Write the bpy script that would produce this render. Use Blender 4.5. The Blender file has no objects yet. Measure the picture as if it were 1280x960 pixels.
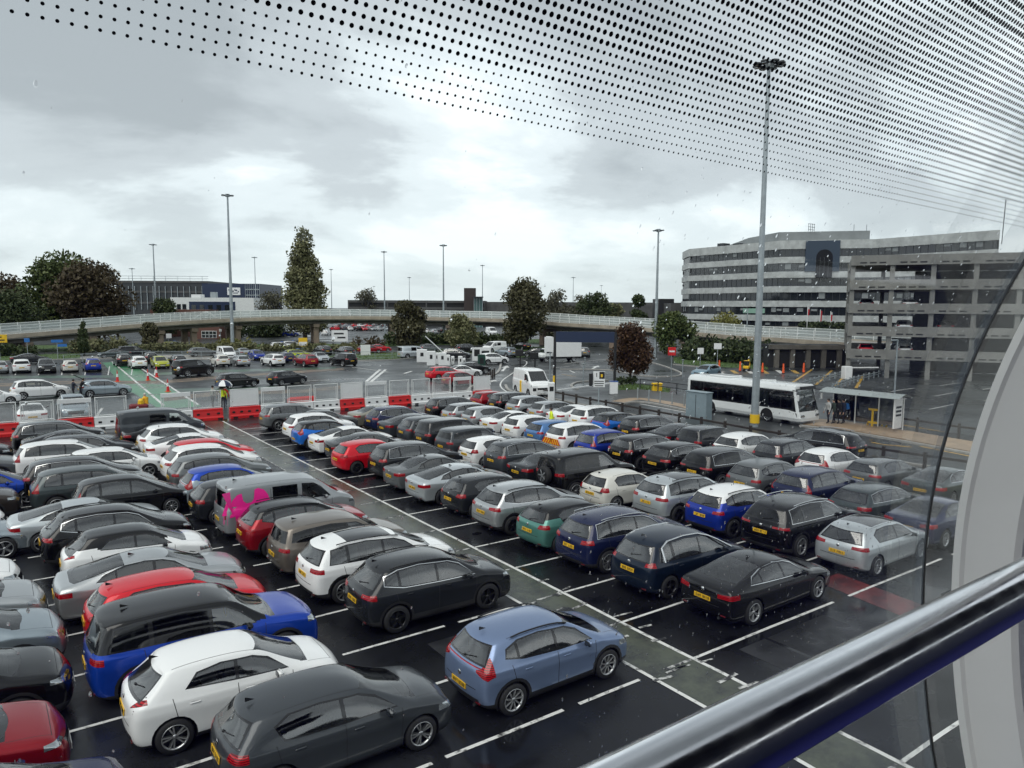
import bpy, bmesh, math, random
import numpy as np
from math import sin, cos, tan, pi, radians, sqrt, atan2
from mathutils import Vector, Matrix
rnd = random.Random(7)
S = bpy.context.scene
COL = S.collection

# ------------------------------------------------------------------ camera geometry
F_PX, PITCH, YAW, CAM_H, ROLL = 918.516, 0.105066, 0.615676, 8.1524, 0.0054354

def ray(px, py):
    x = px - 640; y = py - 480; c, s = cos(ROLL), sin(ROLL)
    x, y = c*x + s*y, -s*x + c*y
    dx, dz = x/F_PX, -y/F_PX
    b = cos(PITCH) + dz*sin(PITCH); Z = -sin(PITCH) + dz*cos(PITCH)
    return Vector((dx*cos(YAW) + b*sin(YAW), -dx*sin(YAW) + b*cos(YAW), Z))
def G(px, py, z=0.0):                       # survey: photo point known to lie at height z -> place on the site
    r = ray(px, py); t = (z - CAM_H)/r.z
    return Vector((r.x*t, r.y*t, z))
def DP(px, py, d):                          # photo point at depth d metres
    r = ray(px, py); t = d/(r.x*sin(YAW) + r.y*cos(YAW))
    return Vector((r.x*t, r.y*t, CAM_H + r.z*t))

# ------------------------------------------------------------------ object helpers
def props(o, label=None, cat=None, group=None, kind=None):
    if label: o['label'] = label
    if cat: o['category'] = cat
    if group: o['group'] = group
    if kind: o['kind'] = kind
    return o
def link(o, parent=None):
    COL.objects.link(o)
    if parent: o.parent = parent
    return o
def thing(name, label, cat, loc=(0, 0, 0), rz=0.0, group=None):
    o = bpy.data.objects.new(name, None); o.empty_display_size = .3
    o.location = loc; o.rotation_euler = (0, 0, rz)
    return props(link(o), label, cat, group)
def obj(name, me, parent=None, loc=None, rot=None):
    o = bpy.data.objects.new(name, me); link(o, parent)
    if loc is not None: o.location = loc
    if rot is not None: o.rotation_euler = rot
    return o
def copy_tree(o, parent=None):
    c = o.copy(); COL.objects.link(c)
    if parent: c.parent = parent
    for ch in list(o.children): copy_tree(ch, c)
    return c

class MB:
    """collects simple shapes into one mesh"""
    def __init__(s): s.v = []; s.f = []; s.m = []; s.sm = []; s.mats = []
    def mi(s, mat):
        if mat not in s.mats: s.mats.append(mat)
        return s.mats.index(mat)
    def add(s, vs, fs, mat, smooth=False):
        b = len(s.v); s.v += [tuple(p) for p in vs]; k = s.mi(mat)
        for f in fs: s.f.append([b+i for i in f]); s.m.append(k); s.sm.append(smooth)
    def box(s, c, d, mat, rz=0.0, bev=0.0, M=None):
        x, y, z = d[0]/2, d[1]/2, d[2]/2
        if bev <= 0:
            vs = [(-x,-y,-z),(x,-y,-z),(x,y,-z),(-x,y,-z),(-x,-y,z),(x,-y,z),(x,y,z),(-x,y,z)]
            fs = [(0,3,2,1),(4,5,6,7),(0,1,5,4),(1,2,6,5),(2,3,7,6),(3,0,4,7)]
        else:
            bev = min(bev, x*.9, y*.9, z*.9)
            pl = []
            for zz, e in ((-z, bev), (-z+bev, 0), (z-bev, 0), (z, bev)):
                X, Y = x-e, y-e
                pl += [(-X+bev*.0,-Y+bev,zz),(-X+bev,-Y,zz),(X-bev,-Y,zz),(X,-Y+bev,zz),(X,Y-bev,zz),(X-bev,Y,zz),(-X+bev,Y,zz),(-X,Y-bev,zz)]
            vs = pl; fs = [tuple(range(7,-1,-1)), tuple(range(24,32))]
            for r in range(3):
                for i in range(8): fs.append((r*8+i, r*8+(i+1)%8, (r+1)*8+(i+1)%8, (r+1)*8+i))
        c = Vector(c); R = M if M is not None else Matrix.Rotation(rz, 3, 'Z')
        s.add([R @ Vector(p) + c for p in vs], fs, mat)
    def cyl(s, a, b, r, mat, n=10, r2=None, caps=True, smooth=True):
        a = Vector(a); b = Vector(b); d = (b-a); r2 = r if r2 is None else r2
        if d.length < 1e-6: return
        d.normalize(); u = d.orthogonal().normalized(); w = d.cross(u)
        vs = [a + (u*cos(2*pi*i/n) + w*sin(2*pi*i/n))*r for i in range(n)] + [b + (u*cos(2*pi*i/n) + w*sin(2*pi*i/n))*r2 for i in range(n)]
        s.add(vs, [(i, (i+1)%n, n+(i+1)%n, n+i) for i in range(n)], mat, smooth)
        if caps: s.add(vs, [tuple(range(n-1,-1,-1)), tuple(range(n, 2*n))], mat)
    def tube(s, pts, r, mat, n=8):
        for a, b in zip(pts[:-1], pts[1:]): s.cyl(a, b, r, mat, n)
    def quad(s, a, b, c, d, mat): s.add([a, b, c, d], [(0,1,2,3)], mat)
    def prism(s, poly, z0, z1, mat):     # poly in xy, CCW
        n = len(poly); vs = [(p[0],p[1],z0) for p in poly] + [(p[0],p[1],z1) for p in poly]
        s.add(vs, [tuple(range(n-1,-1,-1)), tuple(range(n,2*n))] + [(i,(i+1)%n,n+(i+1)%n,n+i) for i in range(n)], mat)
    def lathe(s, prof, mat, n=24, axis='Z', c=(0,0,0), smooth=True, close=False):
        c = Vector(c); vs = []
        for r, h in prof:
            for i in range(n):
                a = 2*pi*i/n
                p = (r*cos(a), r*sin(a), h) if axis == 'Z' else ((r*cos(a), h, r*sin(a)) if axis == 'Y' else (h, r*cos(a), r*sin(a)))
                vs.append(c + Vector(p))
        m = len(prof); fs = []
        for k in range(m-1 if not close else m):
            k2 = (k+1) % m
            for i in range(n): fs.append((k*n+i, k*n+(i+1)%n, k2*n+(i+1)%n, k2*n+i))
        s.add(vs, fs, mat, smooth)
    def sphere(s, c, r, mat, n=10, sc=(1,1,1)):
        prof = [(max(1e-4, sin(pi*k/n)), -cos(pi*k/n)) for k in range(n+1)]
        b = len(s.v); s.lathe(prof, mat, n+2)
        for i in range(b, len(s.v)):
            p = s.v[i]; s.v[i] = (c[0]+p[0]*r*sc[0], c[1]+p[1]*r*sc[1], c[2]+p[2]*r*sc[2])
    def mesh(s, name):
        me = bpy.data.meshes.new(name); me.from_pydata(s.v, [], s.f)
        for m in s.mats: me.materials.append(m)
        me.polygons.foreach_set('material_index', s.m); me.polygons.foreach_set('use_smooth', s.sm)
        me.update(); return me
    def build(s, name, parent=None, loc=None, rot=None): return obj(name, s.mesh(name), parent, loc, rot)

# ------------------------------------------------------------------ materials
MATS = {}
def nmat(name):
    m = bpy.data.materials.new(name); m.use_nodes = True
    return m, m.node_tree, m.node_tree.nodes['Principled BSDF']
def mat(name, col, rough=.5, metal=0.0, coat=0.0, var=0.0, scale=8.0, bump=0.0, spec=.5, emit=None, rvar=0.0):
    if name in MATS: return MATS[name]
    m, t, b = nmat(name); n = t.nodes; l = t.links
    b.inputs['Base Color'].default_value = (*col, 1); b.inputs['Roughness'].default_value = rough
    b.inputs['Metallic'].default_value = metal; b.inputs['Specular IOR Level'].default_value = spec
    b.inputs['Coat Weight'].default_value = coat; b.inputs['Coat Roughness'].default_value = .04
    if emit: b.inputs['Emission Color'].default_value = (*emit[:3], 1); b.inputs['Emission Strength'].default_value = emit[3]
    if var > 0 or bump > 0 or rvar > 0:
        tc = n.new('ShaderNodeTexCoord'); nz = n.new('ShaderNodeTexNoise')
        nz.inputs['Scale'].default_value = scale; nz.inputs['Detail'].default_value = 6; nz.inputs['Roughness'].default_value = .65
        l.new(tc.outputs['Object'], nz.inputs['Vector'])
        if var > 0:
            mx = n.new('ShaderNodeMix'); mx.data_type = 'RGBA'
            mr = n.new('ShaderNodeMapRange'); mr.inputs[1].default_value = .3; mr.inputs[2].default_value = .7
            l.new(nz.outputs['Fac'], mr.inputs[0]); l.new(mr.outputs[0], mx.inputs[0])
            mx.inputs[6].default_value = (*[c*(1-var) for c in col], 1); mx.inputs[7].default_value = (*[min(1, c*(1+var)) for c in col], 1)
            l.new(mx.outputs[2], b.inputs['Base Color'])
        if rvar > 0:
            m2 = n.new('ShaderNodeMapRange'); m2.inputs[1].default_value = .35; m2.inputs[2].default_value = .65
            m2.inputs[3].default_value = max(.02, rough-rvar); m2.inputs[4].default_value = rough+rvar
            l.new(nz.outputs['Fac'], m2.inputs[0]); l.new(m2.outputs[0], b.inputs['Roughness'])
        if bump > 0:
            bp = n.new('ShaderNodeBump'); bp.inputs['Strength'].default_value = bump; bp.inputs['Distance'].default_value = .02
            l.new(nz.outputs['Fac'], bp.inputs['Height']); l.new(bp.outputs[0], b.inputs['Normal'])
    MATS[name] = m; return m

def paint(name, col, metal=.0, rough=.32):
    """wet car paint: pigment, clear coat and a fine film of rain beads"""
    k = 'paint ' + name
    if k in MATS: return MATS[k]
    m, t, b = nmat(k); n = t.nodes; l = t.links
    b.inputs['Base Color'].default_value = (*col, 1); b.inputs['Metallic'].default_value = metal
    b.inputs['Roughness'].default_value = rough; b.inputs['Specular IOR Level'].default_value = .22; b.inputs['Coat Weight'].default_value = .75; b.inputs['Coat IOR'].default_value = 1.42
    tc = n.new('ShaderNodeTexCoord'); v = n.new('ShaderNodeTexVoronoi'); v.inputs['Scale'].default_value = 38
    l.new(tc.outputs['Object'], v.inputs['Vector'])
    mr = n.new('ShaderNodeMapRange'); mr.inputs[1].default_value = .12; mr.inputs[2].default_value = .4; mr.inputs[3].default_value = 1; mr.inputs[4].default_value = 0
    l.new(v.outputs['Distance'], mr.inputs[0])
    nz = n.new('ShaderNodeTexNoise'); nz.inputs['Scale'].default_value = 2.2; nz.inputs['Detail'].default_value = 5
    l.new(tc.outputs['Object'], nz.inputs['Vector'])
    r2 = n.new('ShaderNodeMapRange'); r2.inputs[1].default_value = .35; r2.inputs[2].default_value = .7; r2.inputs[3].default_value = .015; r2.inputs[4].default_value = .09
    l.new(nz.outputs['Fac'], r2.inputs[0]); l.new(r2.outputs[0], b.inputs['Coat Roughness'])
    bp = n.new('ShaderNodeBump'); bp.inputs['Strength'].default_value = .035; bp.inputs['Distance'].default_value = .004
    l.new(mr.outputs[0], bp.inputs['Height']); l.new(bp.outputs[0], b.inputs['Coat Normal'])
    MATS[k] = m; return m

def glass_mat(name, tint, refl=1.0, ior=1.52, rough=.03):
    """thin tinted glazing: transparent sheet with a Fresnel mirror"""
    if name in MATS: return MATS[name]
    m = bpy.data.materials.new(name); m.use_nodes = True; t = m.node_tree; n = t.nodes; l = t.links
    n.remove(n['Principled BSDF']); out = n['Material Output']
    tr = n.new('ShaderNodeBsdfTransparent'); tr.inputs[0].default_value = (*tint, 1)
    gl = n.new('ShaderNodeBsdfGlossy'); gl.inputs['Roughness'].default_value = rough; gl.inputs['Color'].default_value = (refl, refl, refl, 1)
    fr = n.new('ShaderNodeFresnel'); fr.inputs[0].default_value = ior
    mx = n.new('ShaderNodeMixShader'); l.new(fr.outputs[0], mx.inputs[0]); l.new(tr.outputs[0], mx.inputs[1]); l.new(gl.outputs[0], mx.inputs[2])
    l.new(mx.outputs[0], out.inputs['Surface']); MATS[name] = m; return m

def asphalt(name, c0, c1, r0, r1, scale=.35, spec=.5):
    m, t, b = nmat(name); b.inputs['Specular IOR Level'].default_value = spec; n = t.nodes; l = t.links
    tc = n.new('ShaderNodeTexCoord')
    a = n.new('ShaderNodeTexNoise'); a.inputs['Scale'].default_value = scale; a.inputs['Detail'].default_value = 8; a.inputs['Roughness'].default_value = .62
    f = n.new('ShaderNodeTexNoise'); f.inputs['Scale'].default_value = 45; f.inputs['Detail'].default_value = 3
    l.new(tc.outputs['Object'], a.inputs['Vector']); l.new(tc.outputs['Object'], f.inputs['Vector'])
    mx = n.new('ShaderNodeMix'); mx.data_type = 'RGBA'; mx.inputs[6].default_value = (*c0, 1); mx.inputs[7].default_value = (*c1, 1)
    ad = n.new('ShaderNodeMath'); ad.operation = 'MULTIPLY_ADD'; ad.inputs[1].default_value = .35; l.new(f.outputs['Fac'], ad.inputs[0])
    mr0 = n.new('ShaderNodeMapRange'); mr0.inputs[1].default_value = .35; mr0.inputs[2].default_value = .68; mr0.inputs[4].default_value = .75; l.new(a.outputs['Fac'], mr0.inputs[0]); l.new(mr0.outputs[0], ad.inputs[2])
    l.new(ad.outputs[0], mx.inputs[0])
    p2 = n.new('ShaderNodeTexNoise'); p2.inputs['Scale'].default_value = scale*.28; p2.inputs['Detail'].default_value = 5; l.new(tc.outputs['Object'], p2.inputs['Vector'])
    q2 = n.new('ShaderNodeMapRange'); q2.inputs[1].default_value = .42; q2.inputs[2].default_value = .62; q2.inputs[3].default_value = .65; q2.inputs[4].default_value = 1.75; l.new(p2.outputs['Fac'], q2.inputs[0])
    vm = n.new('ShaderNodeVectorMath'); vm.operation = 'SCALE'; l.new(mx.outputs[2], vm.inputs[0]); l.new(q2.outputs[0], vm.inputs['Scale']); l.new(vm.outputs[0], b.inputs['Base Color'])
    mr = n.new('ShaderNodeMapRange'); mr.inputs[1].default_value = .38; mr.inputs[2].default_value = .6; mr.inputs[3].default_value = r0; mr.inputs[4].default_value = r1
    l.new(a.outputs['Fac'], mr.inputs[0]); l.new(mr.outputs[0], b.inputs['Roughness'])
    bp = n.new('ShaderNodeBump'); bp.inputs['Strength'].default_value = .35; bp.inputs['Distance'].default_value = .006
    ml = n.new('ShaderNodeMath'); ml.operation = 'MULTIPLY'; l.new(f.outputs['Fac'], ml.inputs[0]); l.new(mr.outputs[0], ml.inputs[1])
    l.new(ml.outputs[0], bp.inputs['Height']); l.new(bp.outputs[0], b.inputs['Normal'])
    MATS[name] = m; return m

def worn(name, col, under, thr, scale=3.0, rough=.35, soft=.06):
    """road paint worn through to the tarmac in patches"""
    m, t, b = nmat(name); n = t.nodes; l = t.links
    tc = n.new('ShaderNodeTexCoord'); a = n.new('ShaderNodeTexNoise'); a.inputs['Scale'].default_value = scale; a.inputs['Detail'].default_value = 9; a.inputs['Roughness'].default_value = .72
    l.new(tc.outputs['Object'], a.inputs['Vector'])
    mr = n.new('ShaderNodeMapRange'); mr.inputs[1].default_value = thr-soft; mr.inputs[2].default_value = thr+soft; l.new(a.outputs['Fac'], mr.inputs[0])
    mx = n.new('ShaderNodeMix'); mx.data_type = 'RGBA'; mx.inputs[6].default_value = (*under, 1); mx.inputs[7].default_value = (*col, 1)
    l.new(mr.outputs[0], mx.inputs[0]); l.new(mx.outputs[2], b.inputs['Base Color']); b.inputs['Roughness'].default_value = rough
    MATS[name] = m; return m

def leafmat(name, c1, c2, c3=None):
    c1 = tuple(a*.65+b*.35 for a, b in zip(c1, c2)); c3 = tuple(a*.6+b*.4 for a, b in zip(c3, c2)) if c3 else None
    m, t, b = nmat(name); n = t.nodes; l = t.links
    g = n.new('ShaderNodeNewGeometry'); r = n.new('ShaderNodeValToRGB'); e = r.color_ramp.elements
    e[0].color = (*c1, 1); e[1].color = (*c2, 1)
    if c3: x = e.new(.82); x.color = (*c3, 1)
    l.new(g.outputs['Random Per Island'], r.inputs[0]); l.new(r.outputs[0], b.inputs['Base Color'])
    b.inputs['Roughness'].default_value = .55; b.inputs['Specular IOR Level'].default_value = .25
    MATS[name] = m; return m

M_ASPH = asphalt('wet dark tarmac', (.004,.0044,.0055), (.017,.018,.021), .10, .42, .35, .22)
M_ROAD = asphalt('wet grey road tarmac', (.022,.025,.027), (.05,.055,.057), .22, .5, .15, .4)
M_WHITE_LINE = worn('white bay paint', (.72,.72,.70), (.06,.06,.06), .42)
M_WHITE_FADE = worn('faded white paint', (.62,.62,.6), (.02,.02,.022), .53, 4)
M_GREEN_STRIP = worn('faded green walkway paint', (.075,.085,.06), (.022,.024,.025), .47, .9, .25, .12)
M_GREEN_XING = worn('green crossing paint', (.05,.22,.10), (.05,.09,.06), .40, .6, .3, .1)
M_RED_STRIP = worn('faded red paint', (.20,.035,.035), (.03,.016,.018), .52, 1.6, .3, .16)
M_YEL_LINE = worn('yellow road paint', (.55,.33,.06), (.12,.09,.06), .42, 1.5)
M_BUFFW = worn('worn buff surfacing', (.26,.19,.13), (.055,.055,.055), .5, .8, .45, .12)
M_GREEN_BAND = worn('worn green lane paint', (.06,.16,.10), (.05,.065,.058), .52, .5, .3, .12)
M_BUFF = mat('buff paving', (.34,.25,.17), .5, var=.25, scale=1.2, bump=.2)
M_KERB = mat('concrete kerb', (.33,.32,.30), .55, var=.2, scale=3)
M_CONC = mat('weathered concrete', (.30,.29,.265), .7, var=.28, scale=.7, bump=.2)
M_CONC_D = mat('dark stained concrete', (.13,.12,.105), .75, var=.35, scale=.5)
M_BROWNC = mat('brown concrete', (.25,.19,.145), .7, var=.25, scale=.8)
M_GRASS = mat('grass', (.055,.10,.025), .8, var=.45, scale=1.5, bump=.8)
M_BLACK = mat('black plastic', (.012,.012,.013), .45)
M_RUB = mat('tyre rubber', (.016,.016,.017), .75)
M_CHROME = mat('bright metal', (.75,.76,.77), .18, 1.0)
M_GALV = mat('galvanised steel', (.36,.40,.42), .5, .6, var=.15, scale=2)
M_STEELD = mat('dark steel', (.06,.065,.07), .45, .5)
M_WHITE = mat('white plastic', (.78,.79,.79), .4, var=.05, scale=3)
M_WHITEM = mat('white painted metal', (.72,.74,.73), .35, var=.08, scale=2)
M_RED = mat('red plastic', (.62,.018,.02), .35, var=.1, scale=3)
M_YEL = mat('yellow plastic', (.80,.50,.02), .4)
M_HIVIS = mat('hi-vis yellow', (.72,.85,.03), .7)
M_ORANGE = mat('orange plastic', (.85,.12,.03), .4)
M_TIMBER = mat('dark wet timber', (.035,.028,.024), .5, var=.3, scale=6)
M_BRICK = mat('red brown brick', (.13,.06,.045), .8, var=.3, scale=4)
M_NAVY = mat('navy cladding', (.018,.030,.070), .35)
M_BLUEP = mat('blue panel', (.03,.09,.30), .4)
M_DKGLASS = mat('dark building glass', (.018,.022,.026), .06, spec=.8)
M_GREYP = mat('grey cabinet paint', (.22,.28,.31), .45, var=.1, scale=2)
# ------------------------------------------------------------------ vehicles
M_TRIM = mat('gloss black trim', (.010,.010,.011), .12, coat=.5)
M_CLAD = mat('wet black cladding', (.022,.022,.023), .38)
M_CGLASS = glass_mat('car glass', (.80,.86,.84), 1, 2.3, .05)
M_CDARK = glass_mat('privacy car glass', (.10,.11,.115), 1, 1.62, .06)
M_WSCR = glass_mat('car windscreen', (.80,.86,.84), 1, 2.0, .05)
M_TAIL = mat('red lamp lens', (.36,.003,.008), .10, coat=1)
def lens(name, c1, c2):
    m, t, b = nmat(name); n = t.nodes; l = t.links; tc = n.new('ShaderNodeTexCoord'); w = n.new('ShaderNodeTexWave'); w.bands_direction = 'Z'; w.inputs['Scale'].default_value = 9; w.inputs['Distortion'].default_value = 1.5
    l.new(tc.outputs['Object'], w.inputs['Vector']); mx = n.new('ShaderNodeMix'); mx.data_type = 'RGBA'; mx.inputs[6].default_value = (*c1, 1); mx.inputs[7].default_value = (*c2, 1); l.new(w.outputs['Fac'], mx.inputs[0]); l.new(mx.outputs[2], b.inputs['Base Color'])
    b.inputs['Roughness'].default_value = .12; b.inputs['Coat Weight'].default_value = .6; b.inputs['Specular IOR Level'].default_value = .3; MATS[name] = m; return m
M_TAIL = lens('banded red lamp lens', (.06,.001,.003), (.52,.006,.012))
M_TAILD = mat('dark red lamp lens', (.13,.008,.012), .10, coat=1)
M_HEAD = mat('clear lamp lens', (.42,.45,.47), .06, .75, coat=1)
M_INT = mat('dark upholstery', (.05,.05,.053), .8)
M_ALLOY = mat('silver alloy', (.52,.53,.54), .28, .85)
M_ALLOYD = mat('dark alloy', (.05,.05,.052), .3, .8)
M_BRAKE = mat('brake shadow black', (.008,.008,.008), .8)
M_PLATEY = mat('yellow plate', (.80,.47,.02), .4)
M_PLATEW = mat('white plate', (.75,.75,.72), .4)
M_PLATET = mat('plate lettering', (.012,.012,.012), .5)

def pin(p, poly):
    x, y = p; c = False; n = len(poly)
    for i in range(n):
        x1, y1 = poly[i]; x2, y2 = poly[i-1]
        if (y1 > y) != (y2 > y) and x < (x2-x1)*(y-y1)/(y2-y1)+x1: c = not c
    return c
AX = {'side': (0, 2), 'end': (1, 2), 'top': (0, 1)}
def cut(bm, poly, view, flt, cls, only=None, pad=.004):
    a, b = AX[view]; n = len(poly)
    def bb(f):
        A = [v.co[a] for v in f.verts]; B = [v.co[b] for v in f.verts]
        return min(A), max(A), min(B), max(B)
    lo0 = min(p[0] for p in poly); hi0 = max(p[0] for p in poly); lo1 = min(p[1] for p in poly); hi1 = max(p[1] for p in poly)
    cand = set()
    for f in bm.faces:
        c = f.calc_center_median()
        if flt(f, c):
            q = bb(f)
            if q[1] > lo0-pad and q[0] < hi0+pad and q[3] > lo1-pad and q[2] < hi1+pad: cand.add(f)
    third = 3-a-b
    for i in range(n):
        p, q = poly[i], poly[(i+1) % n]
        e0, e1 = min(p[0], q[0])-pad, max(p[0], q[0])+pad; g0, g1 = min(p[1], q[1])-pad, max(p[1], q[1])+pad
        fs = []
        for f in cand:
            k = bb(f)
            if k[1] > e0 and k[0] < e1 and k[3] > g0 and k[2] < g1: fs.append(f)
        if not fs: continue
        geom = set(fs)
        for f in fs: geom.update(f.edges); geom.update(f.verts)
        co = [0, 0, 0]; co[a], co[b] = p; no = [0, 0, 0]; no[a] = q[1]-p[1]; no[b] = -(q[0]-p[0])
        r = bmesh.ops.bisect_plane(bm, geom=list(geom), dist=1e-5, plane_co=co, plane_no=no)
        cand.update(g for g in r['geom'] if isinstance(g, bmesh.types.BMFace))
        cand = {f for f in cand if f.is_valid}
    for f in cand:
        c = f.calc_center_median()
        if pin((c[a], c[b]), poly) and (only is None or f.material_index in only): f.material_index = cls

def box_grid(sp):
    st = sp['st']; N = len(st); xr = sp['xr']; xf = sp['xf']; zl = sp.get('zl', .20)
    fr = (-1, -.62, 0, .62, 1); crown = sp.get('crown', .05); bow = sp.get('bow', .12); rbow = sp.get('rbow', .10)
    wr = (1, .6, .25); wf = (1, .55, .2)
    xr = list(xr[:3])+[xr[2]*.4+xr[3]*.6]+list(xr[3:]); xf = list(xf[:3])+[xf[2]*.4+xf[3]*.6]+list(xf[3:])
    pos = {}
    def P(i, j, k):
        x, zt, zb, hw, tw = st[i]; f = fr[k]
        c = min(1, max(0, (zt-zb-.13)/.12))
        zC = [zl, zl+.10, zl+.42*(zb-zl), zl+.76*(zb-zl), zb-.03, zb+.025, (zb+zt)/2+.01, zt-.055]
        zH = [zl, zl+.10, zl+.42*(zt-.1-zl), zl+.74*(zt-.1-zl), zt-.115, zt-.07, zt-.035, zt-.012]
        yC = [hw*.93, hw*.99, hw*.985, hw*1.004, hw*.975, hw*.94, (hw*.94+tw)/2+.022, tw]
        yH = [hw*.93, hw*.99, hw*.99, hw*1.004, hw*.985, hw*.955, (hw*.955+tw)/2+.01, tw]
        z = zC[j]*c+zH[j]*(1-c); y = yC[j]*c+yH[j]*(1-c)
        if i in (0, N-1) and j == 0: z += .06
        if j == 0 and 0 < i < N-1: pass
        X = x
        if i < 3: X += xr[j]*wr[i]
        if i > N-4: X += xf[j]*wf[N-1-i]
        if i == 0: X += rbow*(f*f-1) + rbow
        if i == N-1: X += -bow*f*f
        if i == N-2: X += -bow*.35*f*f
        if j == 7:
            z += (crown if c > .5 else .03)*(1-f*f)
            X += sp['scr'].get(i, 0)*(1-f*f)
        elif i in (0, N-1): z += .012*(1-f*f)
        return Vector((X, f*y, z))
    bm = bmesh.new(); V = {}
    def v(i, j, k):
        if (i, j, k) not in V: V[(i, j, k)] = bm.verts.new(P(i, j, k))
        return V[(i, j, k)]
    for i in range(N-1):
        for j in range(7):
            bm.faces.new((v(i,j,0), v(i,j+1,0), v(i+1,j+1,0), v(i+1,j,0))[::-1])
            bm.faces.new((v(i,j,4), v(i,j+1,4), v(i+1,j+1,4), v(i+1,j,4)))
        for k in range(4):
            bm.faces.new((v(i,7,k), v(i+1,7,k), v(i+1,7,k+1), v(i,7,k+1)))
            bm.faces.new((v(i,0,k), v(i+1,0,k), v(i+1,0,k+1), v(i,0,k+1))[::-1])
    for j in range(7):
        for k in range(4):
            bm.faces.new((v(0,j,k), v(0,j+1,k), v(0,j+1,k+1), v(0,j,k+1))[::-1][::-1])
            bm.faces.new((v(N-1,j,k), v(N-1,j,k+1), v(N-1,j+1,k+1), v(N-1,j+1,k)))
    cr = bm.edges.layers.float.new('crease_edge')
    for (i, j, k), vv in list(V.items()):
        for d, val, jj in (((i+1, j, k), sp.get('cr_roof', .45), 7), ((i+1, j, k), sp.get('cr_belt', .45), 4), ((i+1, j, k), .8, 3), ((i+1, j, k), .5, 0)):
            if j == jj and k in (0, 4) and d in V:
                e = bm.edges.get((vv, V[d]))
                if e: e[cr] = val
        if i == 0 and (i, j, k+1) in V and j == sp.get('rcr', 7):
            e = bm.edges.get((vv, V[(i, j, k+1)])); 
            if e: e[cr] = .6
    bmesh.ops.recalc_face_normals(bm, faces=bm.faces)
    me = bpy.data.meshes.new('cage'); bm.to_mesh(me); bm.free()
    o = bpy.data.objects.new('cage', me); COL.objects.link(o)
    md = o.modifiers.new('s', 'SUBSURF'); md.levels = 2; md.render_levels = 2
    dg = bpy.context.evaluated_depsgraph_get(); ev = o.evaluated_get(dg)
    bm = bmesh.new(); bm.from_mesh(ev.to_mesh()); ev.to_mesh_clear()
    bpy.data.objects.remove(o); bpy.data.meshes.remove(me)
    return bm

def circ(cx, cz, r, n=22): return [(cx+r*cos(2*pi*i/n), cz+r*sin(2*pi*i/n)) for i in range(n)]

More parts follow.
